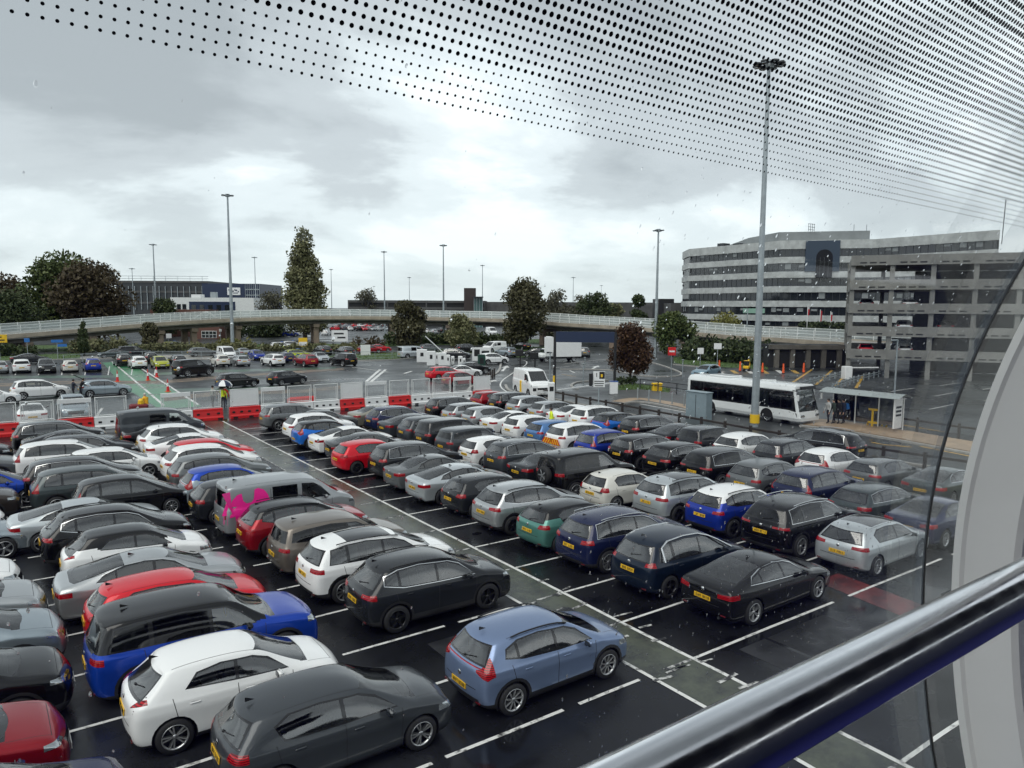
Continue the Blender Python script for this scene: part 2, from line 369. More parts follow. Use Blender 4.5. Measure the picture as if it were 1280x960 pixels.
CLS = {}    # class id -> part
def car_model(sp):
    """dict part -> list of meshes (in car space, nose to +x, origin on the ground under the middle)"""
    bm = box_grid(sp); L = sp['L']; hw = sp['hw']; r = sp['r']; axr, axf = sp['ax']
    side = lambda f, c: abs(c.y) > hw*.5 and abs(f.normal.y) > .25
    for f in bm.faces:
        f.material_index = 0; f.smooth = True
    xcowl = sp['xcowl']
    # belt-up sheet of the roof in its own class
    zr = sp['H']-.16
    # glazing outline (black surround), then the panes
    for dl in sp['dlo']:
        if sp.get('chrome'): cut(bm, dl['c'], 'side', lambda f, c: side(f, c) and c.z > .8, 95)
        cut(bm, dl['o'], 'side', lambda f, c: side(f, c) and c.z > .8, 2)
        for pane in dl['p']: cut(bm, pane, 'side', lambda f, c: side(f, c) and c.z > .8, 12+sp['_pi']+0); sp['_pi'] += 1
    zlo, zhi, ylo, yhi, x0, x1 = sp['ws']
    cut(bm, [(-ylo, zlo), (ylo, zlo), (yhi, zhi), (-yhi, zhi)], 'end', lambda f, c: x0 < c.x < x1 and f.normal.x > .12 and f.normal.z > .1, 10)
    if sp.get('rw'):
        zlo, zhi, ylo, yhi, x0, x1 = sp['rw']
        e = .05
        cut(bm, [(-ylo-e, zlo-e*.6), (ylo+e, zlo-e*.6), (yhi+e, zhi+e*.5), (-yhi-e, zhi+e*.5)], 'end', lambda f, c: x0 < c.x < x1 and f.normal.x < -.12, 2, only=(0,))
        cut(bm, [(-ylo, zlo), (ylo, zlo), (yhi, zhi), (-yhi, zhi)], 'end', lambda f, c: x0 < c.x < x1 and f.normal.x < -.12, 11)
    if sp.get('pano'):
        p0, p1, pw = sp['pano']
        cut(bm, [(p0, -pw), (p1, -pw), (p1, pw), (p0, pw)], 'top', lambda f, c: c.z > sp['H']-.22 and f.normal.z > .6, 5, only=(0,))
    # bonnet shut lines, black scuttle, roof ditch lines
    xc_ = sp['xcowl']; iw = [q for q in sp['st'] if q[0] >= xc_-.02][0]
    cut(bm, [(xc_-.03, -iw[4]+.02), (xc_+.13, -iw[4]*.9), (xc_+.17, 0), (xc_+.13, iw[4]*.9), (xc_-.03, iw[4]-.02)], 'top', lambda f, c: f.normal.z > .5 and c.z < iw[1]+.16, 2, only=(0,))
    tw_ = max(q[4] for q in sp['st'][2:6]); x2_ = sp['st'][5][0]
    for s_ in (1, -1):
        cut(bm, [(xc_+.14, s_*iw[4]*.93), (L-.30, s_*iw[4]*.80), (L-.30, s_*iw[4]*.80+s_*.011), (xc_+.14, s_*iw[4]*.93+s_*.011)], 'top', lambda f, c: f.normal.z > .3 and c.x > xc_, 4, only=(0,))
        if sp['H'] > 1.3: cut(bm, [(sp['st'][1][0]+.5, s_*(tw_-.05)), (x2_, s_*(tw_-.05)), (x2_, s_*(tw_-.037)), (sp['st'][1][0]+.5, s_*(tw_-.037))], 'top', lambda f, c: f.normal.z > .3 and c.z > sp['H']-.3, 4, only=(0,))
    cut(bm, [(L-.32, -iw[4]*.8), (L-.32, iw[4]*.8), (L-.308, iw[4]*.8), (L-.308, -iw[4]*.8)], 'top', lambda f, c: f.normal.z > .3 and c.x > xc_, 4, only=(0,))
    # lamps
    xr_ = sp['tail_x']; xf_ = L-sp['head_x']
    for s in (1, -1):
        for tl in sp['tail']:
            poly = [(s*y, z) for y, z in tl]
            if s < 0: poly = poly[::-1]
            cut(bm, [(xr_, .3), (xr_, 2.2), (xr_-.001, 2.2), (xr_-.001, .3)], 'side', lambda f, c: c.x < xr_+.4 and c.y*s > 0 and .5 < c.z < 2.0, 0, only=(0,))
            cut(bm, poly, 'end', lambda f, c: c.x < xr_ and f.normal.x < .3, 6 if s > 0 else 7, only=(0, 3))
        poly = [(s*y, z) for y, z in sp['head']]
        if s < 0: poly = poly[::-1]
        cut(bm, [(xf_, .3), (xf_, 1.3), (xf_+.001, 1.3), (xf_+.001, .3)], 'side', lambda f, c: c.x > xf_-.4 and c.y*s > 0 and .4 < c.z < 1.3, 0, only=(0,))
        cut(bm, poly, 'end', lambda f, c: c.x > xf_ and f.normal.x > -.3, 8 if s > 0 else 9, only=(0,))
    g = sp['grille']
    cut(bm, [(-g[0], g[2]), (g[0], g[2]), (g[1], g[3]), (-g[1], g[3])], 'end', lambda f, c: c.x > L-.6 and f.normal.x > .3, 2, only=(0,))
    cut(bm, [(-g[0]*1.25, .27), (g[0]*1.25, .27), (g[0]*1.1, .37), (-g[0]*1.1, .37)], 'end', lambda f, c: c.x > L-.6 and f.normal.x > .3, 2, only=(0,))
    # lower cladding, rear valance
    zc = sp.get('clad', .27)
    cut(bm, [(-.2, 0), (L+.2, 0), (L+.2, zc), (-.2, zc)], 'side', lambda f, c: c.z < zc+.2, 3, only=(0,))
    if sp.get('valance'): 
        zv = sp['valance']; cut(bm, [(-.7, .1), (.7, .1), (.62, zv), (-.62, zv)], 'end', lambda f, c: c.x < .5 and f.normal.x < -.3, 3, only=(0,))
    # shut lines
    for x, z0, z1, sl in sp['seams']:
        w = .007
        cut(bm, [(x-w, z0), (x+w, z0), (x+w+sl, z1), (x-w+sl, z1)], 'side', side, 4, only=(0,))
    if sp.get('tailgate'):
        z0, yw = sp['tailgate']
        cut(bm, [(-yw, z0-.008), (yw, z0-.008), (yw, z0+.008), (-yw, z0+.008)], 'end', lambda f, c: c.x < .5 and f.normal.x < -.2, 4, only=(0,))
    # wheel arches
    ra = r+.055
    for ax in (axr, axf):
        if sp.get('clad', 0) > .3: cut(bm, circ(ax, r, ra+.065), 'side', lambda f, c: abs(c.y) > hw*.62 and abs(f.normal.y) > .2, 3, only=(0, 3))
        cut(bm, circ(ax, r, ra), 'side', lambda f, c: abs(c.y) > hw*.62 and (abs(f.normal.y) > .2 or f.normal.z < -.3), 99)
    bmesh.ops.delete(bm, geom=[f for f in bm.faces if f.material_index == 99], context='FACES')
    # roof in its own slot for two-tone cars
    for f in bm.faces:
        c = f.calc_center_median()
        if f.material_index == 0 and c.z > sp['zroofpaint'](c.x): f.material_index = 1
    off = Vector((-L/2, 0, 0))
    for v in bm.verts: v.co += off
    # split into parts
    groups = {}
    for f in bm.faces: groups.setdefault(f.material_index, []).append(f)
    def sub(cls, push=0.0):
        vs = {}; out = []; co = []; nor = []
        for f in cls:
            idx = []
            for v in f.verts:
                if v not in vs: vs[v] = len(co); co.append(v.co + v.normal*push)
                idx.append(vs[v])
            out.append(idx)
        return co, out
    bm.normal_update(); from mathutils.bvhtree import BVHTree; tree_ = BVHTree.FromBMesh(bm)
    def rear_x(y, z, sg=-1):
        h = tree_.ray_cast(Vector((sg*5, y, z)), Vector((-sg, 0, 0)))[0]; return h.x if h else sg*L/2
    def tilt_at(z, sg): a, b_ = rear_x(0, z-.05, sg), rear_x(0, z+.05, sg); return math.atan2(b_-a, .10)
    parts = {}
    bodyf = [f for k, fs in groups.items() if k <= 5 or k == 95 for f in fs]
    co, fs = sub(bodyf); me = bpy.data.meshes.new('body'); me.from_pydata(co, [], fs)
    me.polygons.foreach_set('material_index', [6 if f.material_index == 95 else f.material_index for f in bodyf])
    # body slots: 0 paint 1 roof 2 trim 3 cladding 4 seam 5 roof glass
    for m in (None, None, M_TRIM, M_CLAD, M_BLACK, M_TRIM, M_CHROME): me.materials.append(m)
    me.polygons.foreach_set('use_smooth', [True]*len(fs)); me.update(); parts['body'] = [me]
    def part(key, cls, m, push):
        if cls in groups:
            co, fs = sub(groups[cls], push); e = bpy.data.meshes.new(key); e.from_pydata(co, [], fs)
            e.materials.append(m); e.polygons.foreach_set('use_smooth', [True]*len(fs)); e.update(); parts.setdefault(key, []).append(e)
    part('windscreen', 10, M_WSCR, -.003); part('rear_window', 11, M_CDARK if sp.get('dark') else M_CGLASS, -.003)
    for k in sorted(groups):
        if k >= 12 and k < 90:
            # one pane per side of the car
            for s in (1, -1):
                fl = [f for f in groups[k] if f.calc_center_median().y*s > 0]
                if fl:
                    co, fs = sub(fl, -.004); e = bpy.data.meshes.new('side_window'); e.from_pydata(co, [], fs)
                    rear = sum(c.x for c in co)/len(co) < sp['bpil']-L/2-.05
                    e.materials.append(M_CDARK if (sp.get('dark') and rear) else M_CGLASS)
                    e.polygons.foreach_set('use_smooth', [True]*len(fs)); e.update(); parts.setdefault('side_window', []).append(e)
    for k in (6, 7): part('tail_light', k, sp.get('tailmat', M_TAIL), .004)
    for k in (8, 9): part('headlight', k, M_HEAD, .004)
    # cabin and arches
    mb = MB(); zb = sp['st'][4][2]
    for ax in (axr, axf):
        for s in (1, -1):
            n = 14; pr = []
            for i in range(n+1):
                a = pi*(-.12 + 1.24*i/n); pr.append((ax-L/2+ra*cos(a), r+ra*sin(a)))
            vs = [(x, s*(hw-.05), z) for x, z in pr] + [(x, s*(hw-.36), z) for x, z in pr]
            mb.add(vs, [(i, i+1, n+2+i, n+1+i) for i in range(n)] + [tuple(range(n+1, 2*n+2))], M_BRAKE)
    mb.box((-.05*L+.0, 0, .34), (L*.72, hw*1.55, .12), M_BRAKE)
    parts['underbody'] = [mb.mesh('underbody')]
    mb = MB(); xc = xcowl-L/2; zs = zb-.08
    mb.box((xc-.30, 0, zs), (.55, hw*1.55, .22), M_INT, bev=.06)
    xb = sp['bpil']-L/2
    rows = sp.get('rows', (xb+.02, xb-.82))
    for xs in rows:
        for y in ((-.36, .36) if xs == rows[0] else (-.40, 0, .40)):
            mb.box((xs-.12, y*hw/.9, zs-.06), (.14, .44 if xs == rows[0] else .36, .62), M_INT, bev=.05, M=Matrix.Rotation(-.22, 3, 'Y'))
            mb.box((xs-.20, y*hw/.9, zs+.34), (.09, .24, .17), M_INT, bev=.04)
        mb.box((xs+.15, 0, zs-.34), (.5, hw*1.4, .16), M_INT, bev=.05)
    if sp.get('cover', True): mb.box((rows[1]-.62, 0, zs-.02), (.7, hw*1.5, .03), M_INT)
    mb.lathe([(.165, -.012), (.19, 0), (.165, .012)], M_BLACK, 16, 'X', (xc-.68, .36, zs+.10))
    parts['seats'] = [mb.mesh('seats')]
    # mirrors, antenna, rails, handles, plates, wiper
    zm = sp['st'][7][2]+.07
    for s in (1, -1):
        b = MB(); b.box((xc-sp.get('mirx', .52), s*(hw+.07), zm+.02), (.13, .19, .135), None, bev=.045)
        b.box((xc-sp.get('mirx', .52)-.062, s*(hw+.075), zm+.025), (.012, .15, .095), M_DKGLASS); b.box((xc-sp.get('mirx', .52)+.01, s*(hw-.03), zm-.05), (.07, .10, .035), M_BLACK)
        me = b.mesh('wing_mirror'); parts.setdefault('wing_mirror', []).append(me)
    b = MB(); xa, za = sp['fin']; xa -= L/2
    b.add([(xa-.02, -.014, za), (xa-.02, .014, za), (xa+.15, 0, za-.0), (xa+.0, 0, za+.07), (xa-.02, -.004, za+.068), (xa-.02, .004, za+.068)],
          [(0, 1, 5, 4), (1, 2, 3, 5), (2, 0, 4, 3), (3, 4, 5), (0, 2, 1)], M_TRIM); parts['antenna'] = [b.mesh('antenna')]
    if sp.get('rails'):
        x0, x1, y, z, mm = sp['rails']; pts = []
        for s in (1, -1):
            b = MB(); n = 6
            pts = [Vector((x0-L/2+(x1-x0)*i/n, s*y*(1-.0*i), z+.035*(1-(2*i/n-1)**4) - sp.get('rdrop', .05)*max(0, i/n-.45)**2*4)) for i in range(n+1)]
            b.tube(pts, .017, mm, 6); parts.setdefault('roof_rail', []).append(b.mesh('roof_rail'))
    for s in (1, -1):
        for xh in sp['handles']:
            b = MB(); b.box((xh-L/2, s*(hw*.985), sp['zh']), (.19, .035, .032), None, bev=.012); parts.setdefault('door_handle', []).append(b.mesh('door_handle'))
    px, pz, tilt = sp['plate']; zf = .45
    def plate(m, name, sgn):
        b = MB(); R = Matrix.Rotation(max(-.35, min(.35, tilt_at(pz if sgn < 0 else zf, sgn))), 3, 'Y')
        b.box((0, 0, 0), (.014, .52, .112), m, M=R)
        q = random.Random(L*sgn)
        for i, yy in enumerate((-.205, -.145, -.085, -.03, .06, .12, .18)):     # seven embossed characters, too small to read
            for (dy, dz, wy, wz) in ([(-.016, 0, .011, .07), (.016, 0, .011, .07), (0, .03, .036, .011), (0, -.03, .036, .011), (0, 0, .036, .011)]):
                if q.random() < .72: b.box(R @ Vector((sgn*.0085, (yy+dy)*-sgn, dz)), (.003, wy, wz), M_PLATET, M=R)
        return b.mesh(name)
    parts['rear_plate'] = [plate(M_PLATEY, 'number_plate', -1)]; parts['front_plate'] = [plate(M_PLATEW, 'number_plate', 1)]
    sp['_pl'] = ((min(rear_x(y, pz) for y in (-.2, 0, .2))-.006, 0, pz), (max(rear_x(y, zf, 1) for y in (-.2, 0, .2))+.006, 0, zf))
    zb_ = pz+.20; b = MB(); xb_ = rear_x(0, zb_); b.lathe([(.001, -.012), (.042, -.010), (.052, 0)], M_CHROME, 14, 'X', (xb_-.002, 0, zb_)); parts['badge'] = [b.mesh('badge')]
    b = MB(); zr_ = .36
    parts['rear_reflector'] = []
    for s in (1, -1):
        b = MB(); yy = s*hw*.66; b.box((rear_x(yy, zr_)-.004, yy, zr_), (.02, .16, .03), M_TAILD); parts['rear_reflector'].append(b.mesh('rear_reflector'))
    b = MB(); xe = rear_x(hw*.5, .30); b.cyl((xe+.10, -hw*.5, .26), (xe-.02, -hw*.5, .26), .038, M_STEELD, 10); parts['exhaust'] = [b.mesh('exhaust')]
    if sp.get('wiper'):
        xw, zw, sl = sp['wiper']; b = MB(); zw += .05; b.cyl((rear_x(0, zw)-.015, 0, zw), (rear_x(-.34, zw+.06)-.015, -.34, zw+.06), .010, M_BLACK, 5); b.sphere((rear_x(0, zw)-.01, 0, zw), .025, M_BLACK, 5); parts['rear_wiper'] = [b.mesh('rear_wiper')]
    bm.free()
    return parts

def wheel_meshes(r, style):
    rim = r*.70; w = .115
    b = MB(); b.lathe([(rim, -w), (r*.93, -w), (r*.985, -w*.8), (r, -w*.45), (r, w*.45), (r*.985, w*.8), (r*.93, w), (rim, w)], M_RUB, 28, 'Y')
    tyre = b.mesh('tyre')
    al = M_ALLOYD if style == 'dark' else M_ALLOY
    b = MB(); b.lathe([(rim*.90, w*.55), (rim*.93, w*1.02), (rim*1.01, w*1.02), (rim*1.01, w*.8)], al, 28, 'Y')
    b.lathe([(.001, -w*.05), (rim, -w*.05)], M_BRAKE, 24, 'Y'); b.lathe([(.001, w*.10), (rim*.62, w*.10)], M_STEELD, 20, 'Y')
    n, tw = {'five': (5, .26), 'ten': (10, .13), 'dark': (5, .22), 'turbine': (9, .15), 'twin': (5, .12)}[style]
    for i in range(n):
        for dd in ((-.17, .17) if style == 'twin' else (0,)):
            a = 2*pi*i/n + dd; sk = .35 if style in ('turbine', 'dark') else 0
            c, s_ = cos(a), sin(a); c2, s2 = cos(a+sk), sin(a+sk)
            p0 = Vector((c*rim*.12, 0, s_*rim*.12)); p1 = Vector((c2*rim*.93, 0, s2*rim*.93)); t = Vector((-s2, 0, c2))*rim*tw*.5
            y0, y1, y2 = w*.72, w*.95, w*.3
            vs = [p0-t*.8+Vector((0,y0,0)), p0+t*.8+Vector((0,y0,0)), p1+t+Vector((0,y1,0)), p1-t+Vector((0,y1,0)),
                  p0-t*.8+Vector((0,y2,0)), p0+t*.8+Vector((0,y2,0)), p1+t+Vector((0,y2,0)), p1-t+Vector((0,y2,0))]
            b.add(vs, [(0,1,2,3),(0,3,7,4),(1,5,6,2),(3,2,6,7)], al)
    b.lathe([(.001, w*.80), (rim*.17, w*.80), (rim*.20, w*.55)], al, 14, 'Y')
    return tyre, b.mesh('rim')

def shp(st, kx, ky, kz): return [(x*kx, zt*kz, zb*kz, hw*ky, tw*ky) for x, zt, zb, hw, tw in st]
def model(base, L, W, H, r, **over):
    """scale an archetype to real length, width and height"""
    b = ARCH[base]; kx, ky, kz = L/b['L'], W/2/b['hw'], H/b['H']
    s = dict(b); s['st'] = shp(b['st'], kx, ky, kz); s['L'], s['hw'], s['H'], s['r'] = L, W/2, H, r
    sc = lambda pl: [(x*kx, z*kz) for x, z in pl]; se = lambda pl: [(y*ky, z*kz) for y, z in pl]
    s['xr'] = [x*kx for x in over.get('xr', b['xr'])]; s['ax'] = (b['ax'][0]*kx, b['ax'][1]*kx); s['xcowl'] = b['xcowl']*kx; s['bpil'] = b['bpil']*kx
    s.update({k: v for k, v in over.items() if k not in ('xr', 'dlo', 'tail', 'head', 'rails', 'pano', 'rw', 'pil')})
    if 'dlo' in over:
        s['dlo_o'] = over['dlo']
    dl = over.get('dlo', b['dlo']); pil = over.get('pil', b['pil']); D = []
    for o, ps in zip(dl, pil):
        panes = []
        zs = [p[1] for p in o]; cx = sum(p[0] for p in o)/len(o); cz = (min(zs)+max(zs))/2
        ins = []; outw = [(x+.014*(1 if x > cx else -1)*(abs(x-cx) > .25), z+.012*(1 if z > cz else -1)) for x, z in o]
        for x, z in o:          # inset outline by about 25 mm
            d = Vector((x-cx, z-cz)); ins.append((x-.030*(1 if d.x > 0 else -1)*(abs(d.x) > .25), z-.024*(1 if d.y > 0 else -1)))
        for a, c in ps: panes.append([(x, z) for x, z in clip(ins, a, c)])
        D.append({'c': sc(outw), 'o': sc(o), 'p': [sc(p) for p in panes if len(p) > 2]})
    s['dlo'] = D; s['_pi'] = 0
    s['tail'] = [se(t) for t in over.get('tail', b['tail'])]; s['head'] = se(over.get('head', b['head']))
    s['grille'] = (b['grille'][0]*ky, b['grille'][1]*ky, b['grille'][2]*kz, b['grille'][3]*kz)
    w = b['ws']; s['ws'] = (w[0]*kz, w[1]*kz, w[2]*ky, w[3]*ky, w[4]*kx, w[5]*kx)
    w = over.get('rw', b.get('rw')); s['rw'] = (w[0]*kz, w[1]*kz, w[2]*ky, w[3]*ky, w[4]*kx, w[5]*kx) if w else None
    s['seams'] = [(x*kx, .30, z*kz, sl) for x, z, sl in b['seams']]
    s['handles'] = [x*kx for x in b['handles']]; s['zh'] = b['zh']*kz
    p = over.get('plate', b['plate']); s['plate'] = (p[0]*kx, p[1]*kz, p[2]); f = b['fin']; s['fin'] = (f[0]*kx, f[1]*kz)
    rl = over.get('rails'); 
    if rl: s['rails'] = (rl[0]*kx, rl[1]*kx, rl[2]*ky, rl[3]*kz, rl[4])
    pn = over.get('pano'); s['pano'] = (pn[0]*kx, pn[1]*kx, pn[2]*ky) if pn else None
    if b.get('wiper'): w = b['wiper']; s['wiper'] = (w[0]*kx, w[1]*kz, w[2])
    if b.get('tailgate'): s['tailgate'] = (b['tailgate'][0]*kz, b['tailgate'][1]*ky)
    zb = [(q[0], q[2]+.10) for q in s['st']]; Hh = s['H']; xc = s['xcowl']
    xs_rear = s.get('roof_from', 0)
    zf = .30 if not over.get('floating') else 0
    s['zroofpaint'] = (lambda x: (Hh-.36*kz if xs_rear < x < xc-.25*kx else 9)) if not over.get('floating') else (lambda x: 1.14*kz+.03 if x < xc-.1 else 9)
    if 'rows' in b: s['rows'] = tuple(x*kx-L/2 for x in b['rows'])
    return s
def clip(poly, x0, x1):
    def half(pl, x, keep_gt):
        out = []
        for i in range(len(pl)):
            p, q = pl[i-1], pl[i]; ip = (p[0] > x) == keep_gt; iq = (q[0] > x) == keep_gt
            if ip != iq:
                t = (x-p[0])/(q[0]-p[0]); out.append((x, p[1]+t*(q[1]-p[1])))
            if iq: out.append(q)
        return out
    return half(half(poly, x0, True), x1, False)

XF = [-.10, -.02, 0, -.01, -.02, -.03, -.05]
ARCH = {}
ARCH['hatch'] = dict(L=4.28, hw=.895, H=1.50, ax=(.80, 3.43), xcowl=3.30, bpil=1.98,
    st=[(0,1.37,.97,.80,.52),(.32,1.44,.97,.86,.555),(.85,1.485,.96,.89,.58),(1.5,1.505,.95,.895,.59),(2.05,1.495,.94,.895,.59),(2.42,1.445,.93,.895,.58),(2.62,1.365,.925,.895,.59),(2.98,1.17,.915,.89,.64),(3.28,1.0,.90,.885,.70),(3.42,.955,.88,.88,.71),(3.85,.89,.84,.87,.71),(4.15,.80,.76,.82,.65),(4.28,.66,.62,.72,.56)],
    xr=[.12,.03,0,.05,.10,.26,.37], xf=XF, scr={7:.05, 8:.12, 9:.10},
    dlo=[[(.93,1.03),(2.0,.995),(3.0,.975),(2.62,1.25),(2.32,1.355),(1.6,1.41),(1.05,1.385),(.80,1.26)]], pil=[[(1.98+.035,9),(-9,1.98-.035)]],
    ws=(.985,1.40,.66,.54,2.2,3.5), rw=(1.06,1.33,.62,.47,-.1,.75),
    tail=[[(.50,.86),(.95,.86),(.95,1.0),(.56,.99)]], tail_x=.36, head=[(.46,.62),(.95,.66),(.95,.78),(.52,.72)], head_x=.48, grille=(.42,.45,.50,.60),
    seams=[(.95,1.0,-.15),(1.98,.98,0),(3.02,.94,.04)], handles=(1.18,2.22), zh=.86, plate=(-.012,.72,.05), fin=(.55,1.475), wiper=(.02,1.03,1), tailgate=(.60,.55), cr_roof=.5)
ARCH['crossover'] = dict(L=4.5, hw=.93, H=1.66, ax=(.86, 3.54), xcowl=3.45, bpil=2.05,
    st=[(0,1.50,1.06,.84,.55),(.35,1.585,1.06,.90,.60),(.9,1.64,1.05,.925,.63),(1.6,1.665,1.04,.93,.635),(2.2,1.65,1.03,.93,.635),(2.6,1.585,1.02,.93,.625),(2.8,1.495,1.015,.93,.63),(3.15,1.29,1.01,.925,.68),(3.43,1.12,1.0,.92,.735),(3.6,1.07,.98,.915,.745),(4.05,1.0,.94,.90,.74),(4.36,.905,.85,.85,.68),(4.5,.74,.69,.76,.60)],
    xr=[.16,.04,0,.06,.13,.30,.41], xf=XF, scr={7:.05, 8:.12, 9:.10},
    dlo=[[(.58,1.24),(1.1,1.13),(2.1,1.09),(3.15,1.075),(2.74,1.39),(2.42,1.505),(1.6,1.57),(1.0,1.535),(.62,1.42)]], pil=[[(2.05+.035,9),(1.02,2.05-.035),(-9,.95)]],
    ws=(1.10,1.55,.69,.57,2.35,3.7), rw=(1.16,1.46,.66,.52,-.1,.85),
    tail=[[(.46,.95),(.98,.93),(.98,1.08),(.46,1.04)]], tail_x=.34, head=[(.50,.78),(.98,.82),(.98,.92),(.56,.86)], head_x=.45, grille=(.46,.52,.52,.76),
    seams=[(1.0,1.06,-.14),(2.05,1.06,0),(3.15,1.03,.04)], handles=(1.22,2.32), zh=.96, plate=(-.012,.80,.05), fin=(.60,1.64), wiper=(.03,1.14,1), tailgate=(.62,.55), clad=.40, valance=.44)
ARCH['boxy'] = dict(L=4.85, hw=.985, H=1.80, ax=(.95, 3.87), xcowl=3.62, bpil=2.35,
    st=[(0,1.70,1.12,.90,.66),(.4,1.765,1.12,.955,.69),(1.0,1.80,1.11,.98,.71),(1.8,1.81,1.10,.985,.71),(2.5,1.785,1.09,.985,.71),(2.85,1.715,1.085,.985,.70),(3.02,1.62,1.08,.985,.71),(3.32,1.39,1.07,.98,.76),(3.58,1.19,1.06,.975,.82),(3.75,1.14,1.05,.97,.83),(4.3,1.10,1.02,.955,.82),(4.7,1.0,.94,.91,.77),(4.85,.84,.79,.83,.70)],
    xr=[.18,.05,0,.04,.08,.18,.26], xf=XF, scr={7:.04, 8:.10, 9:.08},
    dlo=[[(.40,1.20),(2.3,1.16),(3.30,1.14),(2.98,1.46),(2.72,1.61),(1.8,1.695),(.9,1.68),(.50,1.63)]], pil=[[(2.39,9),(1.22,2.31),(-9,1.13)]],
    ws=(1.19,1.68,.77,.64,2.6,3.8), rw=(1.22,1.62,.74,.62,-.1,.65),
    tail=[[(.56,.98),(1.05,.98),(1.05,1.12),(.56,1.09)]], tail_x=.30, head=[(.56,.86),(1.05,.88),(1.05,1.0),(.60,.97)], head_x=.40, grille=(.46,.50,.70,.92),
    seams=[(1.15,1.14,-.12),(2.35,1.12,0),(3.45,1.10,.03)], handles=(1.38,2.62), zh=1.02, plate=(-.012,.78,.03), fin=(.75,1.79), wiper=(.03,1.19,.6), tailgate=(.62,.6), clad=.34, valance=.42, crown=.045, cr_roof=.6)
_front = [(2.6,1.42,.93,.925,.575),(2.85,1.34,.92,.925,.59),(3.2,1.15,.91,.92,.65),(3.5,.98,.89,.915,.72),(3.65,.935,.87,.91,.73),(4.2,.87,.82,.895,.72),(4.6,.77,.72,.84,.65),(4.75,.62,.58,.74,.56)]
ARCH['saloon'] = dict(L=4.75, hw=.925, H=1.445, ax=(.98, 3.82), xcowl=3.52, bpil=2.30,
    st=[(0,.98,.86,.80,.67),(.12,1.035,.9,.85,.70),(.55,1.065,.94,.90,.71),(.90,1.13,.95,.915,.69),(1.32,1.33,.95,.925,.61),(1.65,1.41,.945,.925,.58),(2.2,1.445,.94,.925,.58)]+_front,
    xr=[.14,.03,0,.0,.01,.02,.03], xf=XF, scr={9:.05, 10:.12, 11:.10, 3:-.04},
    dlo=[[(1.02,1.035),(2.2,1.0),(3.22,.965),(2.80,1.25),(2.52,1.335),(2.1,1.37),(1.7,1.345),(1.30,1.21)]], pil=[[(2.335,9),(1.42,2.265),(-9,1.37)]],
    ws=(.97,1.36,.67,.53,2.4,3.7), rw=(1.10,1.365,.62,.50,.55,1.85),
    tail=[[(.46,.80),(.98,.82),(.98,.95),(.46,.92)]], tail_x=.40, head=[(.46,.60),(.98,.62),(.98,.73),(.50,.68)], head_x=.50, grille=(.40,.44,.46,.66),
    seams=[(1.22,.98,-.12),(2.30,.97,0),(3.36,.93,.05)], handles=(1.45,2.55), zh=.86, plate=(-.012,.72,.08), fin=(1.78,1.415), tailgate=(.58,.5), rcr=6, roof_from=1.2, rows=(2.35,1.52), cover=False)
ARCH['fastback'] = dict(ARCH['saloon'], st=[(0,1.00,.88,.80,.67),(.12,1.06,.92,.85,.69),(.42,1.105,.95,.90,.69),(.85,1.235,.955,.915,.635),(1.30,1.35,.95,.925,.595),(1.70,1.415,.945,.925,.58),(2.2,1.445,.94,.925,.58)]+_front,
    rw=(1.125,1.375,.62,.51,.35,1.85), dlo=[[(.92,1.06),(2.2,1.0),(3.22,.965),(2.80,1.25),(2.52,1.335),(2.1,1.37),(1.6,1.335),(1.12,1.20)]], roof_from=1.25)
ARCH['estate'] = dict(ARCH['saloon'], st=[(0,1.36,.95,.80,.53),(.35,1.42,.96,.87,.56),(.9,1.46,.95,.915,.58),(1.4,1.475,.945,.925,.59),(1.9,1.47,.94,.925,.59),(2.3,1.455,.935,.925,.585)]+_front, H=1.475,
    xr=[.12,.03,0,.06,.12,.36,.50], scr={8:.05, 9:.12, 10:.10}, rw=(1.05,1.33,.64,.50,-.1,.9), rcr=7,
    dlo=[[(.62,1.06),(2.2,1.0),(3.22,.965),(2.80,1.25),(2.52,1.335),(1.9,1.39),(1.2,1.375),(.72,1.30)]], pil=[[(2.335,9),(1.26,2.265),(-9,1.17)]], wiper=(.03,1.03,1.2), fin=(.75,1.45), plate=(-.012,.74,.05), roof_from=0, cover=True)
ARCH['mpv'] = dict(ARCH['crossover'], L=4.6, hw=.915, H=1.665, ax=(.85, 3.64), xcowl=3.62, bpil=2.15, 
    st=[(0,1.50,1.0,.84,.57),(.35,1.585,1.0,.89,.61),(.9,1.645,.99,.91,.63),(1.6,1.67,.985,.915,.64),(2.2,1.655,.98,.915,.64),(2.5,1.605,.975,.915,.63),(2.72,1.525,.97,.915,.64),(3.15,1.29,.965,.91,.68),(3.6,1.06,.95,.905,.73),(3.75,1.01,.94,.9,.73),(4.15,.91,.86,.88,.71),(4.45,.81,.76,.82,.65),(4.6,.66,.62,.72,.57)],
    xr=[.12,.03,0,.05,.10,.24,.34], dlo=[[(.50,1.09),(2.1,1.05),(3.36,1.03),(2.80,1.37),(2.42,1.51),(1.6,1.575),(.9,1.545),(.58,1.45)]], pil=[[(2.185,9),(1.10,2.115),(-9,1.0)]],
    ws=(1.04,1.56,.68,.58,2.3,3.8), rw=(1.10,1.46,.66,.54,-.1,.8), tail=[[(.62,.95),(.98,.95),(.98,1.28),(.66,1.28)]], head=[(.46,.66),(.98,.72),(.98,.90),(.56,.80)],
    seams=[(1.05,1.0,-.1),(2.15,.99,0),(3.3,.96,.05)], handles=(1.28,2.42), zh=.90, clad=.27, valance=None)
